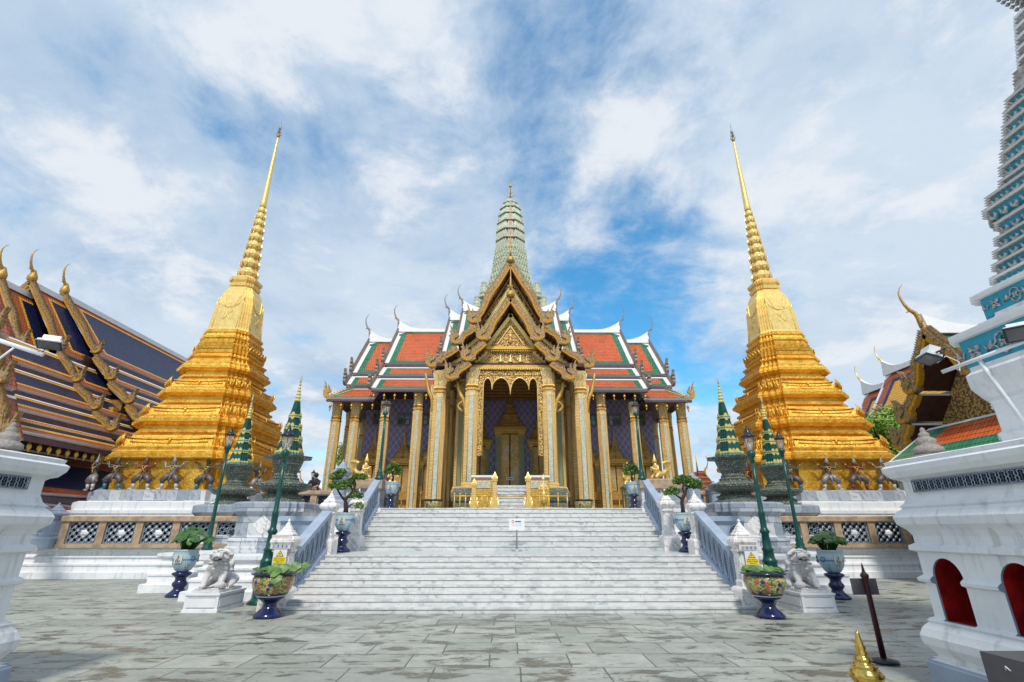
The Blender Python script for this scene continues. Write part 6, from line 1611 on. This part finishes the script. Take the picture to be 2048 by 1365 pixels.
def fret(t, xf, y0, y1, z0, z1, sgn, n):
    m = MB(); xo = xf - sgn * .004
    m.add([(xo, y0, z0), (xo, y1, z0), (xo, y1, z1), (xo, y0, z1)], [(0, 1, 2, 3) if sgn > 0 else (3, 2, 1, 0)], 'dark_slot')
    L = (y1 - y0) / n
    xa, xb = sorted((xf - sgn * .03, xf - sgn * .002))
    m.box(xa, xb, y0, y1, z0 - .008, z0 + .004, 'grille_grey'); m.box(xa, xb, y0, y1, z1 - .004, z1 + .008, 'grille_grey')
    xc = xf - sgn * .02
    for i in range(n):
        a = y0 + (i + .5) * L; zc = (z0 + z1) / 2; h_ = (z1 - z0) / 2
        for s_ in (-1, 1):
            m.tube([(xc, a + s_ * L * .5, zc - h_), (xc, a + s_ * L * .5, zc + h_)], .007, 'grille_grey', 4)
            m.tube([(xc, a + s_ * L * .42, zc + h_ * .9), (xc, a + s_ * L * .12, zc + h_ * .75), (xc, a + s_ * L * .22, zc + h_ * .3), (xc, a + s_ * L * .08, zc), (xc, a + s_ * L * .22, zc - h_ * .3), (xc, a + s_ * L * .12, zc - h_ * .75), (xc, a + s_ * L * .42, zc - h_ * .9)], .007, 'rail_grey', 4)
    m.build('fret_vent', t)
fret(tw, 4.63, 2.6, 5.98, 2.02, 2.14, 1, 36)
# second stage, white
def stage(t, d0, P, mt, name):
    # d0 = inset of this stage from the base walls
    m = MB(); rg = []
    for d, z_ in P: rg.append([(8.1 + a, 2.785 + b_, z_) for a, b_ in stepsec(3.5 - d0 + d, 3.485 - d0 + d, 2, .14)])
    m.rings(rg, mt if isinstance(mt, str) else mt); return m.build(name, t)
stage(tw, .66, [(.06, 2.40), (.06, 2.47), (.02, 2.50), (.02, 2.56), (.04, 2.58), (.0, 2.62), (.0, 2.92), (.02, 2.94), (-.01, 2.98), (.03, 3.04), (.07, 3.12), (.10, 3.20), (.10, 3.27), (.06, 3.31), (.06, 3.36), (0, 3.38)], 'white_plaster', 'second_base')
def blue_stage(d0, z0, z1, nm, orn=True):
    H = z1 - z0
    m = MB(); rg = []
    P = [(.0, z0), (.0, z0 + H * .78), (.04, z0 + H * .80), (.06, z0 + H * .90), (.06, z0 + H * .985), (0, z1)]
    for d, z_ in P: rg.append([(8.1 + a, 2.785 + b_, z_) for a, b_ in stepsec(3.5 - d0 + d, 3.485 - d0 + d, 2, .07)])
    m.rings(rg, ['turquoise', 'white_trim', 'white_trim', 'white_trim', 'white_trim'])
    o = m.build(nm, tw)
    if orn:
        m = MB(); xf = 8.1 - (3.5 - d0); yf = 2.785 + 3.485 - d0; hh = H * .72
        # porcelain scrolls, petals and lozenge frames on the face toward the court
        y = yf - .30
        i = 0; step = hh * 1.05
        while y > 1.5:
            zc = z0 + hh * .5; xc = xf - .012; s_ = hh * .42
            def fl(yc, zc_, r, k=4):
                for q in range(k):
                    an = q * 2 * math.pi / k + .78
                    m.lathe((0, 0, 0), [(.001, 0)] * 2, 3, 'porcelain') if False else None
                    c0 = (xc, yc + r * math.cos(an), zc_ + r * math.sin(an))
                    m.tube([(xc, yc, zc_), c0, (xc, yc + r * 1.9 * math.cos(an), zc_ + r * 1.9 * math.sin(an))], [r * .35, r * .62, r * .1], 'porcelain', 6)
                    m.add([(c0[0] - r * .64, c0[1] + dy * r * .2, c0[2] + dz * r * .2) for dy, dz in ((-1, 0), (0, -1), (1, 0), (0, 1))], [(0, 1, 2, 3)], 'dark_slot')
                m.add([(xc - r * .5, yc + dy * r * .25, zc_ + dz * r * .25) for dy, dz in ((-1, 0), (0, -1), (1, 0), (0, 1))], [(0, 1, 2, 3)], 'dark_slot')
            if i % 2 == 0:
                fl(y, zc, s_ * .42)
                for e in (-1, 1):
                    m.tube([(xc, y + e * s_ * 1.0, zc + s_ * .3), (xc, y + e * s_ * 1.25, zc - s_ * .3), (xc, y + e * s_ * 1.6, zc - s_ * .1), (xc, y + e * s_ * 1.75, zc + s_ * .55)], [s_ * .06, s_ * .12, s_ * .26, s_ * .03], 'porcelain', 6)
            else:
                pts = [(0, 1.05), (.5, .8), (.62, .2), (.95, 0), (.62, -.25), (.45, -.75), (0, -1.05), (-.45, -.75), (-.62, -.25), (-.95, 0), (-.62, .2), (-.5, .8), (0, 1.05)]
                m.tube([(xc, y + a * s_ * .95, zc + b_ * s_ * .9) for a, b_ in pts], s_ * .085, 'porcelain', 5); fl(y, zc, s_ * .26)
            y -= hh * 1.15; i += 1
        m.build('porcelain_ornament', o)
    return o
blue_stage(.66, 3.38, 3.80, 'turquoise_stage')
m = MB(); rg = []
for d, z_ in [(-.74, 3.80), (-.74, 3.86), (-.84, 3.88), (-.86, 3.93), (-.86, 3.95)]: rg.append([(8.1 + a, 2.785 + b_, z_) for a, b_ in stepsec(3.5 + d, 3.485 + d, 2, .14)])
m.rings(rg, 'white_plaster'); m.build('moulding', tw)
blue_stage(.88, 3.95, 4.24, 'turquoise_stage')
# receding tiers
zs = [4.24, 4.42, 4.58, 4.74, 4.90, 5.10, 5.30, 5.46, 5.62, 5.80, 5.98, 6.16, 6.34, 6.52, 6.68]
for i, z_ in enumerate(zs[:-1]):
    d = 1.02 + .225 * (z_ - 4.24) - (.08 if i in (5, 6) else 0); z1 = zs[i + 1]
    m = MB(); rg = []
    for dd, q in [(-.03, z_), (.0, z_ + (z1 - z_) * .76), (.03, z_ + (z1 - z_) * .8), (.05, z_ + (z1 - z_) * .9), (.05, z1 - .008), (-.02, z1)]: rg.append([(8.1 + a, 2.785 + b_, q) for a, b_ in stepsec(3.5 - d + dd, 3.485 - d + dd, 3, .05)])
    m.rings(rg, ['turquoise', 'porcelain', 'white_trim', 'porcelain', 'porcelain'])
    s_ = stepsec(3.5 - d + .01, 3.485 - d + .01, 3, .05); n = len(s_)
    for j in range(n):
        a, b_ = Vector(s_[j]), Vector(s_[(j + 1) % n]); L = (b_ - a).length
        mid = (a + b_) / 2
        if mid.x > .2 or mid.y < -1.5: continue
        k = max(1, int(L / .13)); tt = (b_ - a).normalized(); nn = Vector((tt.y, -tt.x))
        for q in range(k):
            p_ = a + tt * L * (q + .5) / k; h_ = (z1 - z_) * .55; w_ = min(.065, L / k * .42)
            P3 = [Vector((8.1 + (p_ + tt * u_ + nn * .02).x, 2.785 + (p_ + tt * u_ + nn * .02).y, z_ + v_)) for u_, v_ in ((-w_, h_ * .9), (-w_ * .6, h_ * .3), (0, h_ * .15), (w_ * .5, h_ * .55), (w_ * .1, h_ * .9))]
            m.tube(P3, [.010, .02, .026, .02, .005], 'porcelain', 5)
    m.build('porcelain_tier', tw)
m = MB(); rg = []
for d, z_ in [(1.66, 6.68), (1.62, 6.74), (1.58, 6.76), (1.58, 6.84), (1.66, 6.86), (1.62, 6.95), (1.60, 7.0), (1.68, 7.02)]: rg.append([(8.1 + a, 2.785 + b_, z_) for a, b_ in stepsec(3.5 - d, 3.485 - d, 3, .05)])
m.rings(rg, 'porcelain')
for i in range(5):
    z_ = 7.02 + i * .16; d = 1.74 + .025 * i; rg = []
    for dd, q in [(0, 0), (0, .08), (.08, .11), (.08, .15), (0, .16)]: rg.append([(8.1 + a, 2.785 + b_, z_ + q) for a, b_ in stepsec(3.5 - d + dd, 3.485 - d + dd, 3, .05)])
    m.rings(rg, ['turquoise', 'porcelain', 'white_trim', 'white_trim'])
m.build('porcelain_cornice', tw)
m = MB(); rg = []
for d, z_ in [(1.92, 7.82), (1.86, 8.2), (1.80, 8.8), (1.80, 9.6), (1.9, 11), (2.2, 13), (2.8, 15)]: rg.append([(8.1 + a, 2.785 + b_, z_) for a, b_ in stepsec(3.5 - d, 3.485 - d, 4, .07)])
m.rings(rg, 'turquoise')
for (a, b_) in stepsec(1.64, 1.625, 4, .07):
    if a < 0.3 and b_ > -1.0:
        for i in range(28): m.lathe((8.1 + a * (1 + .012 * min(i, 8)), 2.785 + b_ * (1 + .012 * min(i, 8)), 7.86 + i * .075), [(.004, -.035), (.034, 0), (.004, .035)], 5, 'porcelain')
m.build('body', tw)

wl = thing('white_tower', (-9.1, 2.6, 0), 'white moulded tower base cut off by the left edge of the view', 'tower base')
lb_ = tower_base(-12.6, -5.56, -.9, 6.12, TP_, wl, 'lower_base'); fret(wl, -5.59, 2.5, 5.78, 2.03, 2.15, -1, 34)
for x_, y_, z_, lb in ((-5.98, 5.78, 2.40, 'left'), (4.93, 5.98, 2.40, 'right')):
    t = thing('stone_finial', (x_, y_, z_), 'rough grey stone lotus finial on the corner of the %s white tower base' % lb, 'finial', 'stone lotus finials'); c = (x_, y_, z_)
    m = MB(); m.lathe(c, [(.15, 0), (.19, .01), (.20, .035), (.15, .05)], 14, 'rough_stone'); m.build('foot', t)
    m = MB(); m.lathe(c, [(.12, .045), (.155, .085), (.15, .13), (.10, .165), (.09, .17), (.105, .20), (.10, .235), (.06, .26), (.05, .265), (.058, .285), (.05, .31), (.025, .33), (.03, .345), (.02, .37), (.003, .385)], 18, 'rough_stone'); m.build('bulb', t)

# ================================================================ FLOODLIGHTS
def floodlight(c, aim, label, pts_list):
    t = thing('floodlight', c, label, 'floodlight', 'floodlights on white poles'); c = Vector(c)
    T = Matrix.Translation(c) @ Vector(aim).to_track_quat('Y', 'Z').to_matrix().to_4x4()
    m = MB(T); m.box(-.13, .13, .0, .02, -.08, .08, 'iron_black'); m.add([(-.11, .021, -.065), (.11, .021, -.065), (.11, .021, .065), (-.11, .021, .065)], [(0, 1, 2, 3)], 'lens_grey'); m.build('lens', t)
    m = MB(T); m.prism([(-.12, -.07), (.12, -.07), (.12, .07), (.07, .075), (-.07, .075), (-.12, .07)], 'y', -.03, 0, 'white_metal'); m.prism([(-.09, -.05), (.09, -.05), (.09, .05), (-.09, .05)], 'y', -.12, -.03, 'white_metal'); m.build('housing', t)
    m = MB(T); m.tube([(-.14, -.02, 0), (-.15, -.08, -.06), (0, -.10, -.12), (.15, -.08, -.06), (.14, -.02, 0)], .01, 'iron_black', 5); m.build('bracket', t)
    return t
fl = floodlight((-6.12, 6.0, 3.84), (.2, -.4, -.9), 'white floodlight at the end of a pole high on the left', None)
fr1 = floodlight((4.33, 4.93, 3.32), (-.4, .1, -.9), 'white floodlight hanging before the brown gable, outer of the two on the right', None)
fr2 = floodlight((4.72, 4.28, 3.36), (-.5, -.5, -.7), 'white floodlight with dark lens in front of the turquoise band', None)
t = thing('light_pole', (-6.8, 6.0, 2.4), 'white pole and arm carrying the left floodlight', 'pole', 'white floodlight poles'); m = MB(); m.tube([(-7.6, 6, 4.15), (-6.16, 6, 3.70)], .028, 'white_metal', 8); m.tube([(-6.86, 6, 2.4), (-6.86, 6, 3.92)], .028, 'white_metal', 8); m.tube([(-6.9, 6, 3.4), (-6.55, 6, 3.80)], .014, 'white_metal', 6); m.build('pole', t)
m = MB(); m.tube([(-6.25, 6, 3.74), (-6.3, 5.98, 3.62), (-6.22, 5.98, 3.60), (-6.15, 6, 3.78)], .006, 'iron_black', 4); m.build('cable', t)
t = thing('light_pole', (4.80, 4.6, 2.4), 'white pole and slanting arm carrying the two right floodlights', 'pole', 'white floodlight poles'); m = MB(); m.tube([(4.80, 4.6, 2.4), (4.56, 4.63, 3.22)], .020, 'white_metal', 8); m.tube([(4.35, 4.85, 3.14), (4.88, 4.2, 3.33)], .020, 'white_metal', 8); m.build('pole', t)
m = MB(); m.tube([(4.38, 4.9, 3.26), (4.45, 4.85, 3.32), (4.52, 4.8, 3.24), (4.5, 4.8, 3.14), (4.44, 4.8, 3.18)], .006, 'white_metal', 4); m.build('cable', t)

# ================================================================ GOLDEN FIGURES ON THE TERRACE
def kinnara(name_label, x_, y_, z_, rz, mir=False, src=None):
    if src:
        o = clone(src, (x_, y_, z_), name_label, mir); o.rotation_euler.z = rz; return o
    t = thing('golden_statue', (0, 0, 0), name_label, 'statue', 'golden half-bird figures')
    P = [(0, .05, .22, .13), (0, 0, .36, .10), (0, -.02, .50, .12), (0, -.02, .60, .055), (0, -.03, .70, .085), (.15, -.03, .54, .05), (.22, -.06, .38, .04), (.08, -.19, .42, .032), (.02, -.24, .52, .028),
         (-.15, -.03, .54, .05), (-.22, -.06, .38, .04), (-.08, -.19, .42, .032), (-.02, -.24, .52, .028), (.13, .0, .18, .09), (.14, -.16, .10, .06), (.14, -.05, .03, .045), (-.13, .0, .18, .09), (-.14, -.16, .10, .06), (-.14, -.05, .03, .045),
         (0, .22, .22, .12), (0, .40, .28, .10), (0, .54, .42, .08)]
    E = [(0, 1), (1, 2), (2, 3), (3, 4), (2, 5), (5, 6), (6, 7), (7, 8), (2, 9), (9, 10), (10, 11), (11, 12), (0, 13), (13, 14), (14, 15), (0, 16), (16, 17), (17, 18), (0, 19), (19, 20), (20, 21)]
    skin_body('body', P, E, t, 'gold_smooth')
    m = MB()
    for k in range(7):
        a = -.6 + k * .2; m.tube([(a * .12, .50, .36), (a * .25, .66, .52), (a * .35, .62, .74), (a * .4, .50, .84 - abs(a) * .1)], [.05, .045, .035, .006], 'gold_smooth', 5)
    m.build('tail', t)
    m = MB(); m.lathe((0, -.03, 0), [(.085, .74), (.095, .77), (.07, .82), (.075, .84), (.045, .89), (.03, .97), (.003, 1.10)], 10, 'gold_smooth'); m.build('crown', t)
    m = MB(); m.tube([(0, -.11, .715), (0, -.125, .69)], [.01, .014], 'gold_smooth', 5); m.tube([(-.025, -.108, .665), (.025, -.108, .665)], .007, 'gold_aged', 5)
    for s_ in (-1, 1): m.lathe((s_ * .03, -.10, .715), [(.003, -.008), (.014, 0), (.003, .008)], 6, 'gold_aged'); m.tube([(s_ * .085, -.03, .72), (s_ * .09, -.03, .67)], [.016, .01], 'gold_smooth', 5)
    m.build('face', t)
    t.location = (x_, y_, z_); t.rotation_euler.z = rz; t.scale = (1.05, 1.05, 1.0)
    return t
for s_, lb in ((-1, 'left'), (1, 'right')):
    t = thing('statue_plinth', (s_ * 6.3, 21.35, 2.354), 'tan stone plinth under the %s golden bird-people behind the stair balustrade' % lb, 'plinth', 'tan plinths under golden figures')
    a, b_ = sorted((s_ * 5.35, s_ * 7.0)); m = MB(); m.loft2(a, b_, 20.95, 21.75, [(.05, 2.354), (.05, 2.5), (0, 2.52), (0, 3.15), (.02, 3.17)], 'block_marble'); m.build('body', t)
    m = MB(); m.loft2(a, b_, 20.9, 21.8, [(.05, 3.17), (.08, 3.2), (.08, 3.52), (.02, 3.58)], 'tan_stone'); m.build('slab', t)
kk = kinnara('kneeling golden bird-man with hands raised on the left tan plinth, profile to the right', -6.15, 21.3, 3.58, R(65))
kinnara('golden bird-woman half hidden by the left terrace bonsai', -5.25, 22.6, 3.40, R(10), False, kk)
kinnara('kneeling golden bird-man on the right tan plinth, feathered tail to the right', 6.15, 21.3, 3.58, R(-65), True, kk)
kinnara('golden bird-woman half hidden by the right terrace bonsai', 5.25, 22.6, 3.40, R(-10), True, kk)
for x_, lb in ((-5.25, 'left'), (5.25, 'right')):
    t = thing('statue_plinth', (x_, 22.6, 2.354), 'narrow stone plinth carrying the %s golden bird-woman' % lb, 'plinth', 'narrow stone plinths'); m = MB(); m.loft2(x_ - .25, x_ + .25, 22.3, 23.0, [(.05, 2.354), (.05, 2.5), (0, 2.52), (0, 3.25), (.06, 3.3), (.06, 3.4)], 'studded_stone'); m.build('body', t)
# standing golden deity
t = thing('golden_statue', (1.45, 22.6, 2.354), 'slim standing golden figure with hands at its chest behind the yellow barrier', 'statue')
P = [(0, 0, .72, .10), (0, 0, .92, .09), (0, 0, 1.08, .11), (0, 0, 1.19, .045), (0, -.01, 1.29, .075), (.15, 0, 1.07, .05), (.20, -.04, .90, .04), (.06, -.15, .94, .03), (-.15, 0, 1.07, .05), (-.20, -.04, .90, .04), (-.06, -.15, .94, .03), (.07, 0, .45, .085), (.07, .0, .10, .06), (.07, -.08, .03, .04), (-.07, 0, .45, .085), (-.07, .0, .10, .06), (-.07, -.08, .03, .04)]
E = [(0, 1), (1, 2), (2, 3), (3, 4), (2, 5), (5, 6), (6, 7), (2, 8), (8, 9), (9, 10), (0, 11), (11, 12), (12, 13), (0, 14), (14, 15), (15, 16)]
skin_body('body', P, E, t, 'gold_smooth')
off_ = ORG.pop(t)
m = MB(); m.lathe((0, 0, 0), [(.08, 1.33), (.09, 1.36), (.05, 1.42), (.02, 1.52), (.003, 1.62)], 8, 'gold_smooth'); m.build('crown', t)
m = MB(); m.lathe((0, 0, 0), [(.15, .30), (.17, .5), (.14, .74), (.15, .78)], 12, 'gold_smooth'); m.build('skirt', t)

# ================================================================ BARRIERS AND PARAPETS BEFORE THE PORCH
def barrier(x0, x1, y_, label, n):
    t = thing('barrier', ((x0 + x1) / 2, y_, 2.354), label, 'barrier', 'low yellow barriers before the porch'); z = 2.354
    m = MB(); m.tube([(x0, y_, z + .62), (x1, y_, z + .62)], .03, 'gold_paint', 6); m.tube([(x0, y_, z + .13), (x1, y_, z + .13)], .03, 'gold_paint', 6); m.build('rails', t)
    for i in range(n):
        a = x0 + (x1 - x0) * i / (n - 1)
        for q in ((0,) if 0 < i < n - 1 else (0,)):
            m = MB(); m.tube([(a, y_, z), (a, y_, z + .68)], .026, 'gold_paint', 6); m.lathe((a, y_, z + .68), [(.03, 0), (.04, .03), (.004, .09)], 8, 'gold_paint'); m.build('upright', t)
barrier(-2.45, -1.72, 22.3, 'low yellow barrier at the left end of the porch steps', 4); barrier(-1.48, -.80, 22.3, 'low yellow barrier between the two left gilt posts', 4)
barrier(-.60, .62, 22.3, 'low yellow barrier across the middle of the porch steps', 2); barrier(.86, 2.45, 22.3, 'low yellow barrier at the right end of the porch steps', 5)
def giltpost(x_, y_, H, label):
    t = thing('gilt_post', (x_, y_, 2.354), label, 'post', 'gilt flame-topped posts'); c = (x_, y_, 2.354)
    m = MB(); m.loft(c, [(.14, 0), (.14, .12), (.10, .16), (.10, .3)], 'gold_paint'); petals(m, c, .11, .1, .12, .3, 'gold_smooth', None, .03, .05); petals(m, c, .10, .25, .10, .3, 'gold_smooth', None, .02, .03); m.build('lotus_foot', t)
    m = MB(); m.loft(c, [(.085, .3), (.085, H * .72), (.11, H * .74), (.13, H * .79), (.13, H * .82)], 'mosaic_gold'); m.build('shaft', t)
    m = MB(); m.loft(c, [(.12, H * .82), (.14, H * .84), (.10, H * .87), (.06, H * .90), (.065, H * .92), (.03, H * .95), (.003, H)], 'gold_smooth', (1, .3)); m.build('finial', t)
giltpost(-.70, 22.0, 1.62, 'gilt post just left of the porch steps'); giltpost(.74, 22.0, 1.62, 'gilt post just right of the porch steps')
giltpost(-1.60, 22.2, 1.35, 'gilt post at the left end of the left porch parapet')
for s_, lb in ((-1, 'left'), (1, 'right')):
    t = thing('porch_parapet', (s_ * 1.25, 24.6, 2.354), 'white-topped mosaic parapet on the %s side of the porch steps' % lb, 'parapet', 'mosaic parapets beside the porch steps')
    a, b_ = sorted((s_ * .86, s_ * 1.85)); m = MB(); m.box(a, b_, 24.3, 24.55, 2.354, 3.95, 'gold_band'); m.build('wall', t)
    m = MB(); m.box(a + .1, b_ - .1, 24.27, 24.3, 3.46, 3.80, 'mosaic_pale'); m.build('mosaic_panel', t)
    m = MB(); m.box(a - .03, b_ + .03, 24.22, 24.6, 3.95, 4.05, 'white_trim'); m.box(a, b_, 24.26, 24.58, 3.88, 3.95, 'sign_pink'); m.build('coping', t)
for i, (x_, lb) in enumerate(((-4.45, 'outermost left'), (-4.0, 'second from the left'), (-3.75, 'third, tallest left'), (4.05, 'inner right'), (4.45, 'outer right'), (4.7, 'farthest right'))):
    t = thing('rope_post', (x_, 20.9 + .2 * (i % 3), 2.354), '%s thin gilt rope post near the top of the stairs' % lb, 'post', 'thin gilt rope posts'); c = (x_, 20.9 + .2 * (i % 3), 2.354)
    m = MB(); m.lathe(c, [(.09, 0), (.09, .02), (.02, .04), (.018, .60), (.03, .62), (.035, .66), (.015, .70), (.004, .80)], 10, 'gold_aged'); m.build('post', t)

# ================================================================ SIGNS
def plate(m, x0, x1, y_, z0, z1, mt, th=.012): m.box(x0, x1, y_ - th, y_, z0, z1, mt)
def glyphs(m, x0, x1, y_, z_, h_, mt, seed, gap=.0):
    # rows of small looped letter forms, as the unreadable script on the plate looks from here
    random.seed(seed); x_ = x0
    while x_ < x1 - h_ * .5:
        w_ = h_ * random.uniform(.5, .8)
        if random.random() < .14: x_ += h_ * .6; continue
        m.box(x_, x_ + w_ * .22, y_ - .002, y_, z_, z_ + h_, mt); m.box(x_ + w_ * .66, x_ + w_ * .88, y_ - .002, y_, z_, z_ + h_ * random.choice((1, 1, 1.35)), mt)
        if random.random() < .7: m.box(x_ + w_ * .22, x_ + w_ * .66, y_ - .002, y_, z_ + h_ * .78, z_ + h_, mt)
        else: m.box(x_ + w_ * .22, x_ + w_ * .66, y_ - .002, y_, z_, z_ + h_ * .2, mt)
        x_ += w_ + h_ * .18
for s_, cx, lb in ((-1, -5.11, 'left'), (1, 5.13, 'right')):
    yy = 11.62; dz = 0 if s_ < 0 else -.035
    t = thing('notice_sign', (cx, yy, 1.36 + dz), 'white visitor rules sign with four small figures on the %s stair newel' % lb, 'sign', 'rules signs on the newels')
    m = MB(); plate(m, cx - .215, cx + .215, yy, 1.215 + dz, 1.50 + dz, 'sign_white'); m.build('plate', t)
    m = MB(); f = yy - .0125
    for a0, a1, c0, c1 in ((-.205, .205, 1.487, 1.491), (-.205, .205, 1.224, 1.228), (-.205, -.201, 1.228, 1.487), (.201, .205, 1.228, 1.487)): m.box(cx + a0, cx + a1, f - .002, f, c0 + dz, c1 + dz, 'sign_pink')
    glyphs(m, cx - .19, cx + .19, f, 1.452 + dz, .016, 'sign_pink', 2); glyphs(m, cx - .17, cx + .18, f, 1.418 + dz, .014, 'sign_pink', 3); glyphs(m, cx - .07, cx + .08, f, 1.392 + dz, .012, 'sign_pink', 4); glyphs(m, cx - .18, cx + .18, f, 1.364 + dz, .014, 'sign_pink', 5)
    glyphs(m, cx - .17, cx + .17, f, 1.328 + dz, .018, 'sign_black' if s_ < 0 else 'sign_red', 6); m.build('lettering', t)
    m = MB()
    for q in range(8): m.box(cx - .18 + q * .0455, cx - .18 + q * .0455 + .042, f - .002, f, 1.236 + dz, 1.308 + dz, 'sign_panel')
    for q in range(4):
        px = cx - .135 + q * .091; col_ = ('sign_pink', 'sign_black', 'sign_black', 'sign_blue')[q]
        m.box(px - .010, px + .010, f - .004, f - .002, 1.262 + dz, 1.290 + dz, col_); m.box(px - .008, px - .002, f - .004, f - .002, 1.240 + dz, 1.262 + dz, 'sign_black'); m.box(px + .002, px + .008, f - .004, f - .002, 1.240 + dz, 1.262 + dz, 'sign_black'); m.lathe((px, f - .004, 1.296 + dz), [(.001, -.006), (.006, 0), (.001, .006)], 6, 'sign_black')
    m.build('pictograms', t)
    t = thing('warning_sign', (cx, yy, 1.07 + dz), 'yellow and white warning sign with a lightning triangle on the %s stair newel' % lb, 'sign', 'warning signs on the newels')
    ox = .02 * -s_ if s_ < 0 else .03
    m = MB(); plate(m, cx + ox - .145, cx + ox + .145, yy, .925 + dz, 1.205 + dz, 'sign_white'); m.build('plate', t)
    m = MB(); plate(m, cx + ox - .135, cx + ox + .135, f, .935 + dz, 1.055 + dz, 'sign_yellow', .003)
    X0, Z0 = cx + ox, 1.065 + dz
    m.prism([(X0 - .085, Z0), (X0 + .085, Z0), (X0, Z0 + .125)], 'y', f - .003, f, 'sign_black'); m.prism([(X0 - .066, Z0 + .011), (X0 + .066, Z0 + .011), (X0, Z0 + .106)], 'y', f - .006, f - .003, 'sign_yellow')
    m.prism([(X0 + .006, Z0 + .085), (X0 - .016, Z0 + .048), (X0 - .002, Z0 + .050), (X0 - .008, Z0 + .020), (X0 + .016, Z0 + .058), (X0 + .003, Z0 + .056)], 'y', f - .008, f - .006, 'sign_black'); m.build('hazard_symbol', t)
    m = MB(); glyphs(m, X0 - .11, X0 + .12, f - .003, 1.022 + dz, .018, 'sign_black', 11); glyphs(m, X0 - .115, X0 + .115, f - .003, .986 + dz, .018, 'sign_black', 12); glyphs(m, X0 - .06, X0 + .07, f - .003, .948 + dz, .02, 'sign_black', 13); m.build('lettering', t)
t = thing('stair_sign', (.13, 16.25, .997), 'small white sign on a grey steel stand in the middle of the stair landing', 'sign'); c = (.13, 16.25, .997)
m = MB(); m.lathe(c, [(.16, 0), (.16, .04), (.05, .06), (.025, .07)], 20, 'steel'); m.build('foot', t)
m = MB(); m.lathe(c, [(.022, .06), (.022, .98), (.035, .99), (.035, 1.01), (.01, 1.03)], 12, 'steel'); m.build('post', t)
m = MB(); plate(m, -.11, .37, 16.22, 1.60, 1.93, 'sign_white', .015); m.build('board', t)
m = MB(); f = 16.204
ring = [2 * math.pi * k / 20 for k in range(21)]
m.tube([(.01 + .035 * math.cos(a), f, 1.845 + .035 * math.sin(a)) for a in ring], .006, 'sign_red', 5); m.tube([(-.013, f, 1.87), (.033, f, 1.82)], .005, 'sign_red', 4); m.box(.08, .26, f - .002, f, 1.825, 1.862, 'sign_blue')
glyphs(m, -.02, .29, f, 1.76, .022, 'sign_panel', 21); glyphs(m, -.02, .27, f, 1.71, .022, 'sign_panel', 22); m.build('lettering', t)

# stanchions and board by the right tower
t = thing('wooden_stanchion', (4.70, 7.35, 0), 'dark red wooden post with a small grey board, standing right of the courtyard', 'stanchion'); c = (4.70, 7.35, 0)
m = MB(); m.lathe(c, [(.16, 0), (.16, .03), (.06, .05), (.035, .06)], 20, 'iron_black'); m.build('foot', t)
m = MB(); m.lathe(c, [(.036, .05), (.032, .95), (.035, .96), (.035, .98), (.05, 1.0), (.052, 1.03), (.03, 1.05), (.018, 1.08), (.012, 1.14), (.003, 1.18)], 12, 'dark_red_wood'); m.build('post', t)
m = MB(); m.box(4.70 - .175, 4.70 + .175, 7.39, 7.41, .78, .98, 'grey_board'); m.build('board', t)
t = thing('brass_stanchion', (3.26, 5.5, 0), 'polished brass post with a bulbous spired top at the bottom right', 'stanchion'); c = (3.26, 5.5, 0)
m = MB(); m.lathe(c, [(.15, 0), (.15, .03), (.05, .06), (.035, .1), (.035, .16), (.075, .17), (.08, .19)], 20, 'polished_brass'); m.build('post', t)
m = MB(); m.lathe(c, [(.075, .19), (.115, .235), (.145, .285), (.15, .305), (.125, .345), (.10, .365), (.115, .375), (.085, .40), (.065, .415), (.085, .43), (.06, .455), (.045, .47), (.055, .49), (.04, .51), (.05, .53), (.035, .57), (.022, .63), (.018, .66), (.003, .675)], 28, 'polished_brass'); m.build('spired_top', t)
t = thing('board_box', (4.3, 5.0, 0), 'plain dark grey board standing against the tower base in the bottom right corner', 'board'); m = MB(); m.box(4.02, 4.9, 4.55, 5.02, 0, .595, 'grey_board'); m.build('panel', t)
m = MB(); m.tube([(4.02 - .004, 4.80, .50), (4.02 - .02, 4.78, .53), (4.02 - .004, 4.76, .50)], .006, 'white_metal', 5); m.build('hook', t)

# visitor leaning on the upper balustrade, far left of the hall
t = thing('person', (-8.4, 22.0, 2.354), 'person in dark clothes leaning on the tan balustrade left of the hall', 'person')
P = [(0, 0, .80, .12), (0, -.05, 1.0, .12), (0, -.12, 1.22, .13), (.02, -.16, 1.33, .05), (.04, -.20, 1.43, .085), (.17, -.14, 1.18, .05), (.22, -.3, 1.0, .04), (.05, -.42, .92, .032), (-.17, -.14, 1.18, .05), (-.22, -.3, 1.0, .04), (-.05, -.42, .92, .032), (.08, 0, .45, .08), (.08, .02, .08, .05), (.08, -.1, .03, .04), (-.08, 0, .45, .08), (-.08, .02, .08, .05), (-.08, -.1, .03, .04)]
E = [(0, 1), (1, 2), (2, 3), (3, 4), (2, 5), (5, 6), (6, 7), (2, 8), (8, 9), (9, 10), (0, 11), (11, 12), (12, 13), (0, 14), (14, 15), (15, 16)]
skin_body('body', P, E, t, 'skin'); ORG.pop(t)
m = MB(); m.lathe((0, 0, 0), [(.19, .5), (.18, .72), (.15, .9), (.17, 1.1), (.19, 1.24), (.08, 1.33)], 12, 'shirt_dark', sy=.8); m.T = None
for i, q in enumerate(m.v): m.v[i] = Vector((q.x, q.y - .12 * max(0, q.z - .8) / .45, q.z))
m.tube([(.17, -.14, 1.2), (.22, -.3, 1.02)], [.075, .055], 'shirt_dark', 8); m.tube([(-.17, -.14, 1.2), (-.22, -.3, 1.02)], [.075, .055], 'shirt_dark', 8); m.build('shirt', t)
m = MB(); m.lathe((.04, -.19, 1.44), [(.05, -.09), (.10, -.02), (.10, .05), (.05, .10), (.005, .12)], 10, 'hair_dark'); m.build('hair', t)
